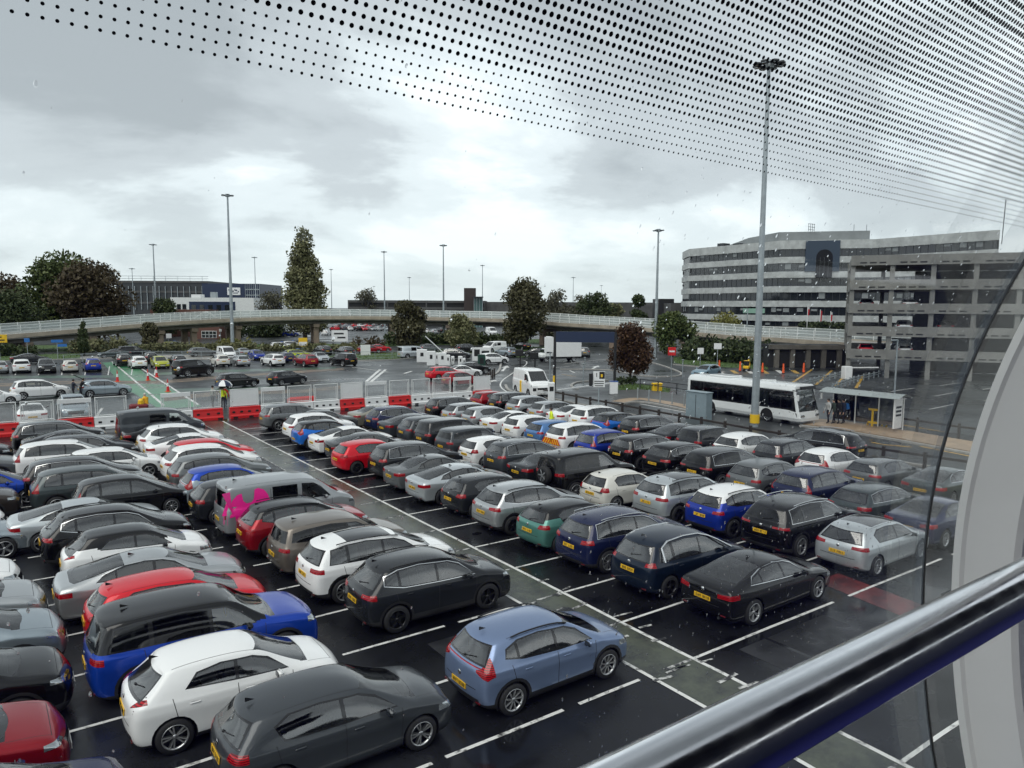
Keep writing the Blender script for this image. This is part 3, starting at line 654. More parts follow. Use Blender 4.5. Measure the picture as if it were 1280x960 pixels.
ARCH['van'] = dict(L=4.95, hw=.95, H=1.975, ax=(1.0, 4.0), xcowl=4.15, bpil=2.72,
    st=[(0,1.90,1.15,.90,.76),(.3,1.945,1.15,.94,.80),(1.0,1.975,1.14,.95,.82),(2.0,1.98,1.13,.95,.82),(2.9,1.955,1.12,.95,.81),(3.3,1.875,1.11,.95,.79),(3.5,1.775,1.10,.95,.78),(3.85,1.48,1.09,.945,.78),(4.15,1.23,1.07,.94,.80),(4.3,1.17,1.06,.935,.80),(4.6,1.09,1.02,.915,.78),(4.85,.97,.92,.86,.70),(4.95,.80,.76,.78,.62)],
    xr=[.06,0,0,.02,.04,.07,.10], xf=XF, scr={7:.05, 8:.10, 9:.08},
    dlo=[[(2.78,1.17),(3.86,1.15),(3.52,1.53),(3.24,1.70),(2.78,1.74)], [(1.72,1.20),(2.62,1.19),(2.62,1.74),(1.72,1.755)]], pil=[[(-9,9)],[(-9,9)]],
    ws=(1.21,1.83,.74,.70,3.0,4.35), rw=(1.22,1.72,.70,.64,-.1,.4),
    tail=[[(.76,.80),(1.0,.80),(1.0,1.35),(.76,1.35)]], tail_x=.12, head=[(.50,.78),(.98,.82),(.98,.98),(.54,.92)], head_x=.40, grille=(.45,.45,.62,.78),
    seams=[(1.66,1.7,0),(2.70,1.12,0),(3.85,1.08,.04)], handles=(1.8,2.9), zh=1.0, plate=(-.012,.70,.02), fin=(.6,1.96), clad=.33, valance=None, cr_roof=.65, rows=(2.9,2.0), cover=False, tailgate=(.55,.7))

_SUVDLO = [[(.48,1.13),(2.1,1.09),(3.15,1.075),(2.74,1.39),(2.42,1.51),(1.6,1.585),(1.0,1.565),(.58,1.49)]]
SPEC = {
 'hatch':      lambda: model('hatch', 4.28, 1.79, 1.49, .325),
 'sporthatch': lambda: model('hatch', 4.40, 1.83, 1.48, .33, pano=(1.0,2.35,.50), tail=[[(.42,.88),(.98,.86),(.98,.99),(.42,.97)]]),
 'supermini':  lambda: model('hatch', 3.98, 1.74, 1.46, .31, tail=[[(.56,.84),(.98,.84),(.98,1.02),(.60,1.02)]]),
 'tallhatch':  lambda: model('hatch', 4.15, 1.79, 1.56, .33, clad=.36, valance=.44, plate=(-.012,.56,.05), tail=[[(.50,.93),(.80,.82),(.86,.92),(.70,1.20),(.62,1.18),(.60,.985),(.50,.965)],[(0,.985),(.60,.985),(.60,1.005),(0,1.005)]], rails=(.9,2.4,.60,1.45,M_BLACK), dlo=[[(.66,1.12),(1.1,1.045),(2.0,.995),(3.0,.975),(2.62,1.25),(2.32,1.355),(1.6,1.41),(1.05,1.385),(.72,1.28)]], pil=[[(2.015,9),(1.02,1.945),(-9,.96)]]),
 'juke':       lambda: model('hatch', 4.13, 1.77, 1.57, .335, xr=[.12,.03,0,.05,.17,.44,.60], clad=.30, valance=.46, tail=[[(.52,.90),(.99,1.06),(.99,1.13),(.60,1.02)]], dlo=[[(1.02,1.09),(2.0,1.03),(3.0,.99),(2.62,1.25),(2.32,1.34),(1.7,1.37),(1.25,1.31)]], rw=(1.03,1.30,.60,.45,-.1,.75)),
 'crossover':  lambda: model('crossover', 4.50, 1.86, 1.65, .355, chrome=True, xr=[.16,.04,0,.06,.15,.38,.52], rails=(.8,2.55,.64,1.60,M_BLACK)),
 'softsuv':    lambda: model('crossover', 4.42, 1.84, 1.62, .345, clad=.36, tail=[[(.52,.93),(.98,.93),(.98,1.07),(.54,1.03)]], rails=(.8,2.55,.64,1.60,M_BLACK)),
 'suv':        lambda: model('crossover', 4.68, 1.89, 1.67, .365, chrome=True, xr=[.14,.03,0,.05,.11,.24,.33], dlo=_SUVDLO, pil=[[(2.085,9),(1.06,2.015),(-9,.98)]], rails=(.75,2.55,.64,1.615,M_CHROME), tail=[[(.50,.95),(.98,.97),(.98,1.12),(.52,1.06)]]),
 'panosuv':    lambda: model('crossover', 4.66, 1.89, 1.67, .365, xr=[.14,.03,0,.05,.11,.24,.33], dlo=_SUVDLO, pil=[[(2.085,9),(1.06,2.015),(-9,.98)]], pano=(1.1,2.4,.52), rails=(.75,2.55,.64,1.615,M_BLACK), tail=[[(.46,.94),(.98,.94),(.98,1.06),(.46,1.05)]]),
 'bigsuv':     lambda: model('crossover', 5.02, 1.97, 1.74, .385, chrome=True, xr=[.14,.03,0,.05,.11,.24,.33], dlo=_SUVDLO, pil=[[(2.085,9),(1.12,2.015),(-9,1.04)]], dark=True, rails=(.75,2.55,.645,1.615,M_CHROME), tail=[[(.40,.97),(.98,.95),(.98,1.05),(.40,1.03)]]),
 'wagonsuv':   lambda: model('crossover', 4.69, 1.90, 1.66, .365, xr=[.14,.03,0,.05,.11,.24,.33], dlo=_SUVDLO, pil=[[(2.085,9),(1.12,2.015),(-9,1.04)]], rails=(.75,2.55,.645,1.615,M_BLACK), tail=[[(.62,.90),(.99,.90),(.99,1.06),(.80,1.20),(.70,1.42),(.60,1.42),(.66,1.18),(.76,1.04)]]),
 'boxy':       lambda: model('boxy', 4.85, 1.98, 1.80, .385, dark=True, floating=True),
 'evoque':     lambda: model('boxy', 4.38, 1.90, 1.65, .365, dark=True, dlo=[[(.42,1.27),(2.3,1.18),(3.30,1.14),(2.98,1.46),(2.72,1.60),(1.8,1.675),(.9,1.62),(.50,1.55)]], rw=(1.28,1.58,.72,.60,-.1,.65)),
 'offroader':  lambda: model('boxy', 4.65, 1.99, 1.97, .40, xr=[.10,.03,0,.02,.04,.07,.10], rw=None, dark=True),
 'saloon':     lambda: model('saloon', 4.72, 1.84, 1.44, .335),
 'fastback':   lambda: model('fastback', 4.78, 1.85, 1.43, .345, chrome=True),
 'estate':     lambda: model('estate', 4.75, 1.84, 1.48, .335, chrome=True, rails=(.9,2.5,.56,1.415,M_CHROME)),
 'mpv':        lambda: model('mpv', 4.60, 1.83, 1.66, .335, tail=[[(.58,.98),(.98,.98),(.98,1.10),(.58,1.10)]]),
 'monocab':    lambda: model('mpv', 4.25, 1.80, 1.62, .32),
 'vwvan':      lambda: model('van', 4.95, 1.90, 1.97, .35, dark=True),
 'hivan':      lambda: model('van', 5.60, 2.04, 2.50, .36, dlo=[[(2.98,1.17),(3.96,1.15),(3.66,1.49),(3.40,1.62),(2.98,1.63)]], pil=[[(-9,9)]], rw=None, xr=[.04,0,0,.01,.02,.04,.06]),
}
KIND = {'hatch':('hatchback','hatchback'), 'sporthatch':('hatchback','hatchback'), 'supermini':('small_hatchback','hatchback'), 'tallhatch':('tall_hatchback','hatchback'), 'juke':('small_crossover','car'),
 'crossover':('crossover_car','car'), 'softsuv':('crossover_car','car'), 'suv':('suv','suv'), 'panosuv':('suv','suv'), 'bigsuv':('large_suv','suv'), 'wagonsuv':('suv','suv'), 'boxy':('large_suv','suv'), 'evoque':('compact_suv','suv'), 'offroader':('off_road_car','suv'),
 'saloon':('saloon_car','saloon'), 'fastback':('fastback_saloon','saloon'), 'estate':('estate_car','estate car'), 'mpv':('people_carrier','people carrier'), 'monocab':('people_carrier','people carrier'), 'vwvan':('panel_van','van'), 'hivan':('high_roof_van','van')}
PT = {'white':((.84,.85,.85),0,.3), 'cream':((.66,.65,.60),0,.3), 'silver':((.50,.52,.53),.75,.34), 'bluesilver':((.36,.42,.46),.7,.33), 'icesilver':((.56,.60,.62),.6,.33), 'grey':((.055,.062,.07),.3,.28), 'darkgrey':((.017,.019,.022),.1,.24),
 'midgrey':((.15,.16,.165),.45,.3), 'black':((.0035,.0035,.004),.0,.2), 'navy':((.009,.014,.055),.15,.26), 'darkblue':((.006,.014,.030),.35,.3), 'blue':((.008,.055,.42),.4,.3), 'brightblue':((.015,.16,.62),.35,.3), 'steelblue':((.20,.27,.43),.5,.3), 'lightblue':((.10,.22,.46),.4,.33), 'paleblue':((.26,.38,.46),.5,.33), 'medblue':((.01,.035,.32),.4,.3),
 'red':((.62,.008,.02),.15,.3), 'darkred':((.30,.006,.014),.45,.3), 'tealblk':((.02,.07,.062),.5,.3), 'teal':((.10,.27,.23),.5,.33), 'greengrey':((.06,.075,.078),.5,.33), 'bronze':((.20,.175,.15),.6,.33), 'champagne':((.36,.34,.28),.6,.33), 'brown':((.045,.036,.03),.5,.33), 'lime':((.42,.45,.04),.2,.3), 'vangrey':((.34,.36,.375),.45,.33)}
def P_(n): c, m, r = PT[n]; return paint(n, c, m, r)

MODELS = {}; WHEELS = {}
def get_model(k):
    if k not in MODELS:
        sp = SPEC[k](); MODELS[k] = (sp, car_model(sp))
    return MODELS[k]
RIMS = {}
def rim_for(r, style):
    k = (round(r, 3), style)
    if k not in RIMS: RIMS[k] = wheel_meshes(r, style)
    return RIMS[k]

def make_car(k, colour, loc, rz=0.0, roof=None, rim='five', label=None, group=None, detail=2, name=None, cat=None, reartint=None):
    sp, parts = get_model(k); nm, ct = KIND[k]
    root = thing(name or nm, label, cat or ct, loc, rz, group)
    pm = P_(colour); rm = P_(roof) if roof else pm
    def ob(key, me, slots=None, **kw):
        o = obj(key, me, root, **kw)
        if slots:
            for i, m in slots.items(): o.material_slots[i].link = 'OBJECT'; o.material_slots[i].material = m
        return o
    ob('body', parts['body'][0], {0: pm, 1: rm}); 
    for key in ('windscreen', 'rear_window', 'side_window', 'tail_light'):
        for me in parts.get(key, ()): ob(key, me)
    if detail >= 1:
        ob('underbody', parts['underbody'][0]); ob('seats', parts['seats'][0])
        for me in parts['headlight']: ob('headlight', me)
        for me in parts['wing_mirror']: ob('wing_mirror', me, {0: rm if roof else pm})
    if detail >= 2:
        for me in parts['door_handle']: ob('door_handle', me, {0: pm})
        for key in ('antenna', 'roof_rail', 'rear_wiper', 'badge', 'rear_reflector', 'exhaust'):
            for me in parts.get(key, ()): ob(key, me)
    ob('number_plate', parts['rear_plate'][0], loc=sp['_pl'][0]); ob('number_plate', parts['front_plate'][0], loc=sp['_pl'][1])
    L, hw, r = sp['L'], sp['hw'], sp['r']; tyre, rimm = rim_for(r, rim)
    for ax in sp['ax']:
        for s in (1, -1):
            w = obj('wheel', tyre, root, (ax-L/2, s*(hw-.125), r), (0, 0, 0 if s > 0 else pi)); obj('rim', rimm, w)
    return root

# ------------------------------------------------------------------ ground, markings
def sheet(name, pts, z, m, kind='structure'):
    mb = MB(); P = [(p[0], p[1], z) for p in pts]
    ar = sum(P[i-1][0]*P[i][1]-P[i][0]*P[i-1][1] for i in range(len(P)))
    if ar < 0: P = P[::-1]
    mb.add(P, [tuple(range(len(P)))], m); return props(mb.build(name), kind=kind)
def ribbon(mb, pts, w, z, m, h=None):
    """flat strip along pts, or a raised kerb of height h"""
    pts = [Vector((p[0], p[1], 0)) for p in pts]; L = []; R = []
    for i, p in enumerate(pts):
        d = (pts[min(i+1, len(pts)-1)]-pts[max(i-1, 0)]).normalized(); n = Vector((-d.y, d.x, 0)); L.append(p+n*w/2); R.append(p-n*w/2)
    for i in range(len(pts)-1):
        if h is None:
            q = [R[i], R[i+1], L[i+1], L[i]]; mb.add([(p.x, p.y, z) for p in q], [(0,1,2,3)], m)
        else:
            q = [R[i], R[i+1], L[i+1], L[i]]; vs = [(p.x, p.y, z) for p in q]+[(p.x, p.y, z+h) for p in q]
            mb.add(vs, [(4,5,6,7),(0,1,5,4),(2,3,7,6),(1,2,6,5),(3,0,4,7)], m)
def curve(pts, n=6):
    """smooth polyline through points"""
    P = [Vector(p[:2]).to_3d() for p in pts]; out = []
    for i in range(len(P)-1):
        a, b, c, d = P[max(i-1, 0)], P[i], P[i+1], P[min(i+2, len(P)-1)]
        for k in range(n):
            t = k/n; out.append(.5*((2*b)+(c-a)*t+(2*a-5*b+4*c-d)*t*t+(3*b-a-3*c+d)*t**3))
    return out+[P[-1]]
g = MB(); g.quad((-900,-300,0),(1500,-300,0),(1500,2200,0),(-900,2200,0), M_ROAD); props(g.build('ground'), kind='structure')
sheet('car_park_surface', [(-40,-14),(37.6,-14),(37.6,38),(38.5,51),(36,54.6),(-40,54.6)], .004, M_ASPH)
sheet('walkway_strip', [(11.5,-14),(12.94,-14),(12.94,54),(11.5,54)], .008, M_GREEN_STRIP)
sheet('red_painted_strip', [(19.15,7.6),(20.35,7.6),(20.95,12.1),(19.75,12.1)], .008, M_RED_STRIP)
# bay markings
mk = MB(); z = .012
def jit(x0, y0, x1, y1, w, m, z=z):
    n = max(2, int(math.hypot(x1-x0, y1-y0)/1.2)); r = random.Random(int(x0*91+y0*17))
    pts = [(x0+(x1-x0)*i/n+r.uniform(-.012, .012), y0+(y1-y0)*i/n+r.uniform(-.012, .012)) for i in range(n+1)]; ribbon(mk, pts, w, z, m)
Y0 = 10.918; BAY = 2.4
jit(12.94, -14, 12.94, 53.6, .11, M_WHITE_LINE)
jit(11.5, -14, 11.5, 16.5, .10, M_WHITE_LINE, z=.0125); jit(11.5, 17, 11.5, 53, .09, M_WHITE_FADE, z=.0125)
for k in range(-9, 17):
    y = Y0+k*BAY
    for x0, x1, m in ((12.99, 18.75, M_WHITE_LINE), (19.5, 25.0, M_WHITE_LINE), (25.7, 30.4, M_WHITE_LINE), (31.0, 36.0, M_WHITE_LINE), (12.0, 12.85, M_WHITE_FADE),
                      (9.45, 11.2, M_WHITE_LINE), (6.3, 9.05, M_WHITE_LINE), (.55, 6.0, M_WHITE_LINE), (-4.6, .2, M_WHITE_LINE), (-10.5,-5,M_WHITE_LINE)):
        jit(x0, y, x1, y, .09, m)
# repair patches, gullies and oil stains in the tarmac
M_PATCH = asphalt('tarmac repair patch', (.010,.0105,.012), (.03,.031,.034), .2, .5, 1.2, .25); M_OIL = mat('oil stain', (.004,.004,.005), .12, spec=.3)
rp = random.Random(9)
for x, y, w_, h_ in ((8.2,13.0,1.6,2.1),(15.3,9.3,2.4,1.3),(14.2,7.4,1.0,3.2),(9.6,18.2,1.2,1.0),(13.9,36.2,2.0,1.4),(.9,21.3,1.3,1.8),(21.8,8.6,2.8,.9),(5.2,9.2,1.4,1.1)):
    sheet('tarmac_patch', [(x+rp.uniform(-.08,.08), y), (x+w_, y+rp.uniform(-.08,.08)), (x+w_+rp.uniform(-.06,.06), y+h_), (x, y+h_)], .0062, M_PATCH)
om = MB()
for i in range(34):
    x, y, r0 = rp.uniform(.6, 17), rp.uniform(7, 45), rp.uniform(.08, .34); k = 12; om.add([(x+cos(2*pi*j/k)*r0*rp.uniform(.6,1.1), y+sin(2*pi*j/k)*r0*rp.uniform(.5,1.0), .0072) for j in range(k)], [tuple(range(k))], M_OIL)
props(om.build('oil_stains'), kind='structure')
for x, y in ((12.2,14.6),(12.2,31.4)):
    g_ = MB(); g_.box((0,0,0), (.45,.45,.012), M_STEELD)
    for j in range(5): g_.box((-.16+.08*j,0,.008), (.03,.36,.006), M_BLACK)
    props(g_.build('drain_gully', None, (x, y, .013)), kind='structure')
# loose old paint scraps on the walkway
r_ = random.Random(5)
for i in range(26):
    x, y = r_.uniform(11.3, 13.1), r_.uniform(8, 17); jit(x, y, x+r_.uniform(.2, .7), y+r_.uniform(-.1, .1), r_.uniform(.05, .11), M_WHITE_FADE, z=.016)
props(mk.build('bay_markings'), kind='structure')

# beyond the site fence: second car park, crossing, roads
rm = MB()
def gp(*pts): return [G(*p) for p in pts]
def line(w, m, *pts, z=.012): ribbon(rm, gp(*pts), w, z, m)
sheet('green_crossing', gp((128,453),(162,452),(186,470),(252,508),(200,512),(155,484)), .006, M_GREEN_XING)
for a, b in (((140,452),(205,507)),((163,452),(248,506))): line(.22, M_WHITE_LINE, a, b)
for t in (.12,.3,.34,.52,.56,.6,.64,.8): 
    A = (135+62*t, 455+48*t); B = (165+76*t, 455+46*t); line(.45, M_WHITE_FADE, A, B)
sheet('green_lane_band', gp((-20,503),(150,492),(345,487),(345,483),(150,488),(-20,496)), .005, M_GREEN_BAND)
sheet('green_edge_band', gp((-20,473),(150,472),(250,466),(420,462),(420,459),(250,463),(150,469),(-20,470)), .005, M_GREEN_BAND)
sheet('worn_kerb_band', gp((-20,480),(90,476),(200,476),(260,471),(330,466),(430,460),(430,462.5),(330,469),(260,475),(200,480),(90,480),(-20,484)), .007, M_BUFFW)
sheet('worn_refuge_band', gp((205,497),(275,489),(380,487),(445,480),(445,484),(380,491),(275,494),(205,502)), .007, M_BUFFW)
sheet('excavated_strip', gp((335,508),(440,502),(600,493),(600,499),(440,511),(335,519)), .007, M_BUFFW)
for k in range(9): 
    px = -10+29*k; line(.12, M_WHITE_LINE, (px,469), (px+2,458))
for a, b, w in (((458,477),(475,462),.35),((464,477),(482,462),.35),((440,459),(485,465),.2),((380,476),(412,475),.25),((430,474),(455,473.5),.25),((505,467),(515,464),.35),((445,451),(470,453),.2),
                ((5,492),(22,492),.15),((120,521),(128,510),.2),((20,503),(100,498),.12)): line(w, M_WHITE_LINE, a, b)
# road arrows
def arrow(a, b, w):
    A, B = G(*a), G(*b); d = (B-A); L = d.length; d.normalize(); n = Vector((-d.y, d.x, 0))
    ribbon(rm, [A, A+d*L*.62], w, .012, M_WHITE_LINE); p = A+d*L*.6
    rm.add([(q.x, q.y, .0125) for q in (p-n*w*1.6, B, p+n*w*1.6)], [(0,1,2)], M_WHITE_LINE)
arrow((609,479),(619,475),.4); arrow((628,464),(634,457),.35); arrow((739,462),(748,457),.35)
lane = curve([G(*p) for p in ((600,450),(650,450),(658,455),(640,467),(627,477),(628,486),(648,494),(700,500))]); ribbon(rm, lane, .16, .012, M_WHITE_LINE)
for a, b in (((705,455),(728,452)),((712,463),(718,466)),((735,451),(760,449)),((690,460),(712,458)),((640,446),(672,445)),((800,505),(860,516)),((520,438),(470,427)),((430,418),(412,424))): line(.2, M_WHITE_LINE, a, b)
for a, b in (((702,468),(720,471)),((655,500),(700,501))): line(.14, M_YEL_LINE, a, b)
# right: bus lane and surface car park
for k in range(7):
    y = 12+4.2*k; 
    for x0 in (62, 72, 82): ribbon(rm, [(x0, y), (x0+5.5, y+.4)], .14, .012, M_WHITE_LINE)
for pts in ([(1078,541),(1110,546),(1160,555)], [(1090,553),(1105,556),(1140,559)], [(1150,558),(1200,568),(1230,574)], [(1120,530),(1150,535),(1180,540)]): line(.22, M_YEL_LINE, *pts)
for pts in ([(1015,462),(985,482)],[(1040,463),(1020,481)],[(1060,464),(1045,482)],[(1080,468),(1070,485)]): line(.3, M_YEL_LINE, *pts)
for k in range(6):   # hatched entry markings beside the cones
    line(.6, M_YEL_LINE if k % 2 else M_WHITE_LINE, (896+19*k,463), (902+19*k,467))
props(rm.build('road_markings'), kind='structure')

# pavements, kerbs, grass
kb = MB()
def kerbline(*pts, w=.28, n=5): ribbon(kb, curve(gp(*pts), n), w, 0, M_KERB, .12)
kerbline((770,507),(800,503),(850,512),(868,517)); kerbline((600,497),(585,489),(600,477),(622,466),(626,456))
kerbline((722,487),(714,483),(724,478),(760,476)); kerbline((700,462),(760,463),(800,470),(842,471),(850,466),(820,455),(800,452))
kerbline((842,456),(880,460),(905,466)); kerbline((1000,533),(1060,541),(1130,553),(1250,575)); kerbline((655,505),(690,500),(640,490),(632,482))
ribbon(kb, [(40.3,51),(39.2,40),(38.6,30),(38.6,22),(39.4,15),(41,8),(44,0)], .22, 0, M_KERB, .12)
for pts in ([(300,449.5),(420,451),(490,450),(560,444),(640,441),(700,440)], [(-60,454),(60,450),(130,449),(230,449.5),(300,449.5)]): kerbline(*pts, w=.3)
props(kb.build('kerbs'), kind='structure')
def slab(name, pts, h, m): 
    mb = MB(); P = [(p[0], p[1]) for p in pts]; ar = sum(P[i-1][0]*P[i][1]-P[i][0]*P[i-1][1] for i in range(len(P)))
    mb.prism(P if ar > 0 else P[::-1], 0, h, m); return props(mb.build(name), kind='structure')
slab('island_pavement', gp((768,506),(800,502),(850,511),(868,516),(868,500),(835,492),(800,488),(768,490)), .115, mat('grey footway', (.085,.088,.088), .5, var=.2, scale=1.5))
br = MB(); ribbon(br, curve(gp((772,504),(800,500),(850,508),(867,512.5)), 5), 1.3, .121, M_BUFF); props(br.build('buff_paving_edge'), kind='structure')
slab('bus_stop_pavement', gp((1003,531.5),(1060,539),(1130,551),(1250,573),(1290,566),(1180,548),(1110,536),(1055,528),(1020,525)), .115, M_BUFF)
sheet('footway', gp((100,446),(150,444),(230,444),(300,446),(300,449),(230,449),(130,448.5),(100,449)), .006, M_CONC)
# grass: verge sheets with a ground cover of blades
def verge(pts, dens, h=.16, seed=1):
    P = [(p[0], p[1]) for p in pts]; sheet('grass_verge', P, .02, M_GRASS)
    r = random.Random(seed); xs = [p[0] for p in P]; ys = [p[1] for p in P]; mb = MB(); n = 0
    A = (max(xs)-min(xs))*(max(ys)-min(ys))
    for _ in range(int(A*dens)):
        x, y = r.uniform(min(xs), max(xs)), r.uniform(min(ys), max(ys))
        if not pin((x, y), P): continue
        a = r.uniform(0, 6.28); w = h*.35; hh = h*r.uniform(.5, 1.3); dx, dy = cos(a)*w, sin(a)*w
        mb.add([(x-dx, y-dy, .02), (x+dx, y+dy, .02), (x+r.uniform(-.08,.08), y+r.uniform(-.08,.08), .02+hh)], [(0,1,2)], M_GRASSB)
    return mb
M_GRASSB = leafmat('grass blades', (.035,.075,.014), (.075,.13,.03), (.12,.14,.05))
gb = MB()
for pts, d, s in ((gp((300,449),(420,450),(490,449),(560,443),(640,440),(700,439),(700,433),(560,436),(490,441),(420,443.5),(300,442.5)), 2.2, 1),
               (gp((-70,453),(60,449),(100,448.5),(100,442),(-70,446)), 1.6, 2), (gp((772,488),(800,487),(836,491),(838,486),(800,480),(772,482)), 9, 3),
               (gp((700,438),(690,446),(640,447),(640,443)), 2, 4), (gp((842,454),(880,458),(960,462),(960,452),(880,446),(842,446)), 2.2, 5), (gp((480,433),(600,430),(700,430),(700,424),(600,424),(480,427)), .5, 6), (gp((0,440),(300,437),(480,437),(480,430),(300,430),(0,432)), .5, 7)):
    b = verge(pts, d, .22, s); o = len(gb.v); gb.v += b.v; gb.f += [[i+o for i in f] for f in b.f]; gb.m += [0]*len(b.f); gb.sm += b.sm
gb.mats = [M_GRASSB]; props(gb.build('grass_blades'), kind='stuff')

# ------------------------------------------------------------------ vegetation
def leaves(name, centers, n, size, mat_, parent, seed=1, up=0.0, aspect=.6):
    """n leaf clumps scattered around weighted centres [(x,y,z,rx,ry,rz)]"""
    rs = np.random.RandomState(seed); C = np.array(centers); w = C[:,3]*C[:,4]*C[:,5]; idx = rs.choice(len(C), n, p=w/w.sum())
    d = rs.normal(size=(n,3)); d /= np.linalg.norm(d, axis=1)[:,None]; rad = rs.uniform(.25, 1.28, (n,1))**.7
    p = C[idx,:3] + d*rad*C[idx,3:]
    a = rs.normal(size=(n,3)); a[:,2] = a[:,2]*(1-up) + up*2; a /= np.linalg.norm(a, axis=1)[:,None]; b = np.cross(a, rs.normal(size=(n,3))); b /= np.linalg.norm(b, axis=1)[:,None]
    s = size*rs.uniform(.5, 1.3, (n,1)); a *= s; b *= s*aspect
    V = np.stack([p-a, p+b*.9-a*.1, p+a, p-b*.9+a*.1], 1).reshape(-1, 3)
    me = bpy.data.meshes.new(name); me.vertices.add(4*n); me.vertices.foreach_set('co', V.ravel())
    me.loops.add(4*n); me.loops.foreach_set('vertex_index', np.arange(4*n)); me.polygons.add(n); me.polygons.foreach_set('loop_start', np.arange(n)*4); me.polygons.foreach_set('loop_total', np.full(n, 4))
    me.materials.append(mat_); me.update(calc_edges=True); me.validate(); return obj(name, me, parent)
M_BARK = mat('bark', (.055,.042,.033), .85, var=.3, scale=5)
M_LF_GREEN = leafmat('mid green leaves', (.028,.050,.015), (.075,.110,.032), (.115,.125,.045))
M_LF_DARK = leafmat('dark green leaves', (.018,.034,.013), (.048,.070,.026), (.075,.085,.036))
M_LF_BROWN = leafmat('autumn brown leaves', (.034,.028,.016), (.072,.054,.030), (.105,.082,.042))
M_LF_RUST = leafmat('rust leaves', (.024,.014,.009), (.055,.031,.018), (.12,.062,.028))
M_LF_OLIVE = leafmat('olive leaves', (.065,.075,.034), (.15,.155,.075), (.23,.22,.115))
M_LF_MIXED = leafmat('brown green leaves', (.032,.034,.018), (.078,.074,.038), (.12,.11,.055))
M_LF_PALE = leafmat('thin grey green leaves', (.05,.052,.035), (.10,.10,.065), (.14,.13,.09))
M_LF_YEL = leafmat('yellow green leaves', (.09,.10,.02), (.17,.17,.04), (.22,.20,.06))
def tree(label, base, h, w, trunk, m, n, size, seed, shape='round', name='tree', cat='tree', group=None, dens=14):
    r = random.Random(seed); t = thing(name, label, cat, base, 0, group); mb = MB(); tr = max(.12, h*.016)
    mb.cyl((0,0,0), (r.uniform(-.2,.2), r.uniform(-.2,.2), h*.62), tr*1.3, M_BARK, 8, tr*.45); C = []
    if shape == 'column':
        for i in range(dens):
            f = i/(dens-1); zz = trunk + (h-trunk)*f*.97; ww = w/2*(1-.72*f**1.7)*(.72+.28*min(1, f*5)); 
            for q in range(2):
                a = r.uniform(0, 6.28); rr = ww*r.uniform(.25, .62); C.append((cos(a)*rr, sin(a)*rr, zz+r.uniform(-.4,.4), ww*.50, ww*.50, (h-trunk)*.075)); mb.cyl((0,0,max(1, zz-h*.16)), C[-1][:3], tr*.3, M_BARK, 5, .03)
    else:
        for i in range(dens):
            a = r.uniform(0, 6.28); f = r.uniform(0, 1); 
            prof = sin(pi*min(.97, .12+.80*f))**.6 if shape == 'round' else (1-.55*f)
            rr = w/2*prof*r.uniform(.25, .68); zz = trunk + (h-trunk)*(.1+.80*f); s = w*r.uniform(.17, .27)
            C.append((cos(a)*rr, sin(a)*rr, zz, s, s, s*r.uniform(.65, .95))); mb.cyl((0,0,h*.15+zz*.35), C[-1][:3], tr*.45, M_BARK, 6, .04)
    mb.build('trunk', t); leaves('crown', C, int(n*1.7), size*.8, m, t, seed); return t
def hedge(label, pts, w, h, m, dens, size, seed, name='hedge', cat='hedge'):
    a = Vector(pts[0]); t = thing(name, label, cat, (a.x, a.y, 0)); C = []; r = random.Random(seed)
    for p, q in zip(pts[:-1], pts[1:]):
        p, q = Vector(p)-a, Vector(q)-a; L = (q-p).length; n = max(2, int(L/1.0))
        for i in range(n):
            c = p+(q-p)*(i+r.random())/n; hh = h*r.uniform(.8, 1.08); C.append((c.x+r.uniform(-.2,.2)*w, c.y+r.uniform(-.2,.2)*w, hh*.5, w*.62, w*.62, hh*.55))
    leaves('foliage', C, int(dens*2.4*len(C)), size*1.25, m, t, seed); 
    return t
def foot(px, d):      # a spot on the ground straight under a photo column, d metres deep
    p = DP(px, 400, d); return Vector((p.x, p.y, 0))
def hor(px): return 383.1+(px-640)*.0054
def ht(py, px, d): return DP(px, py, d).z
def twidth(w, d): return w/F_PX*d

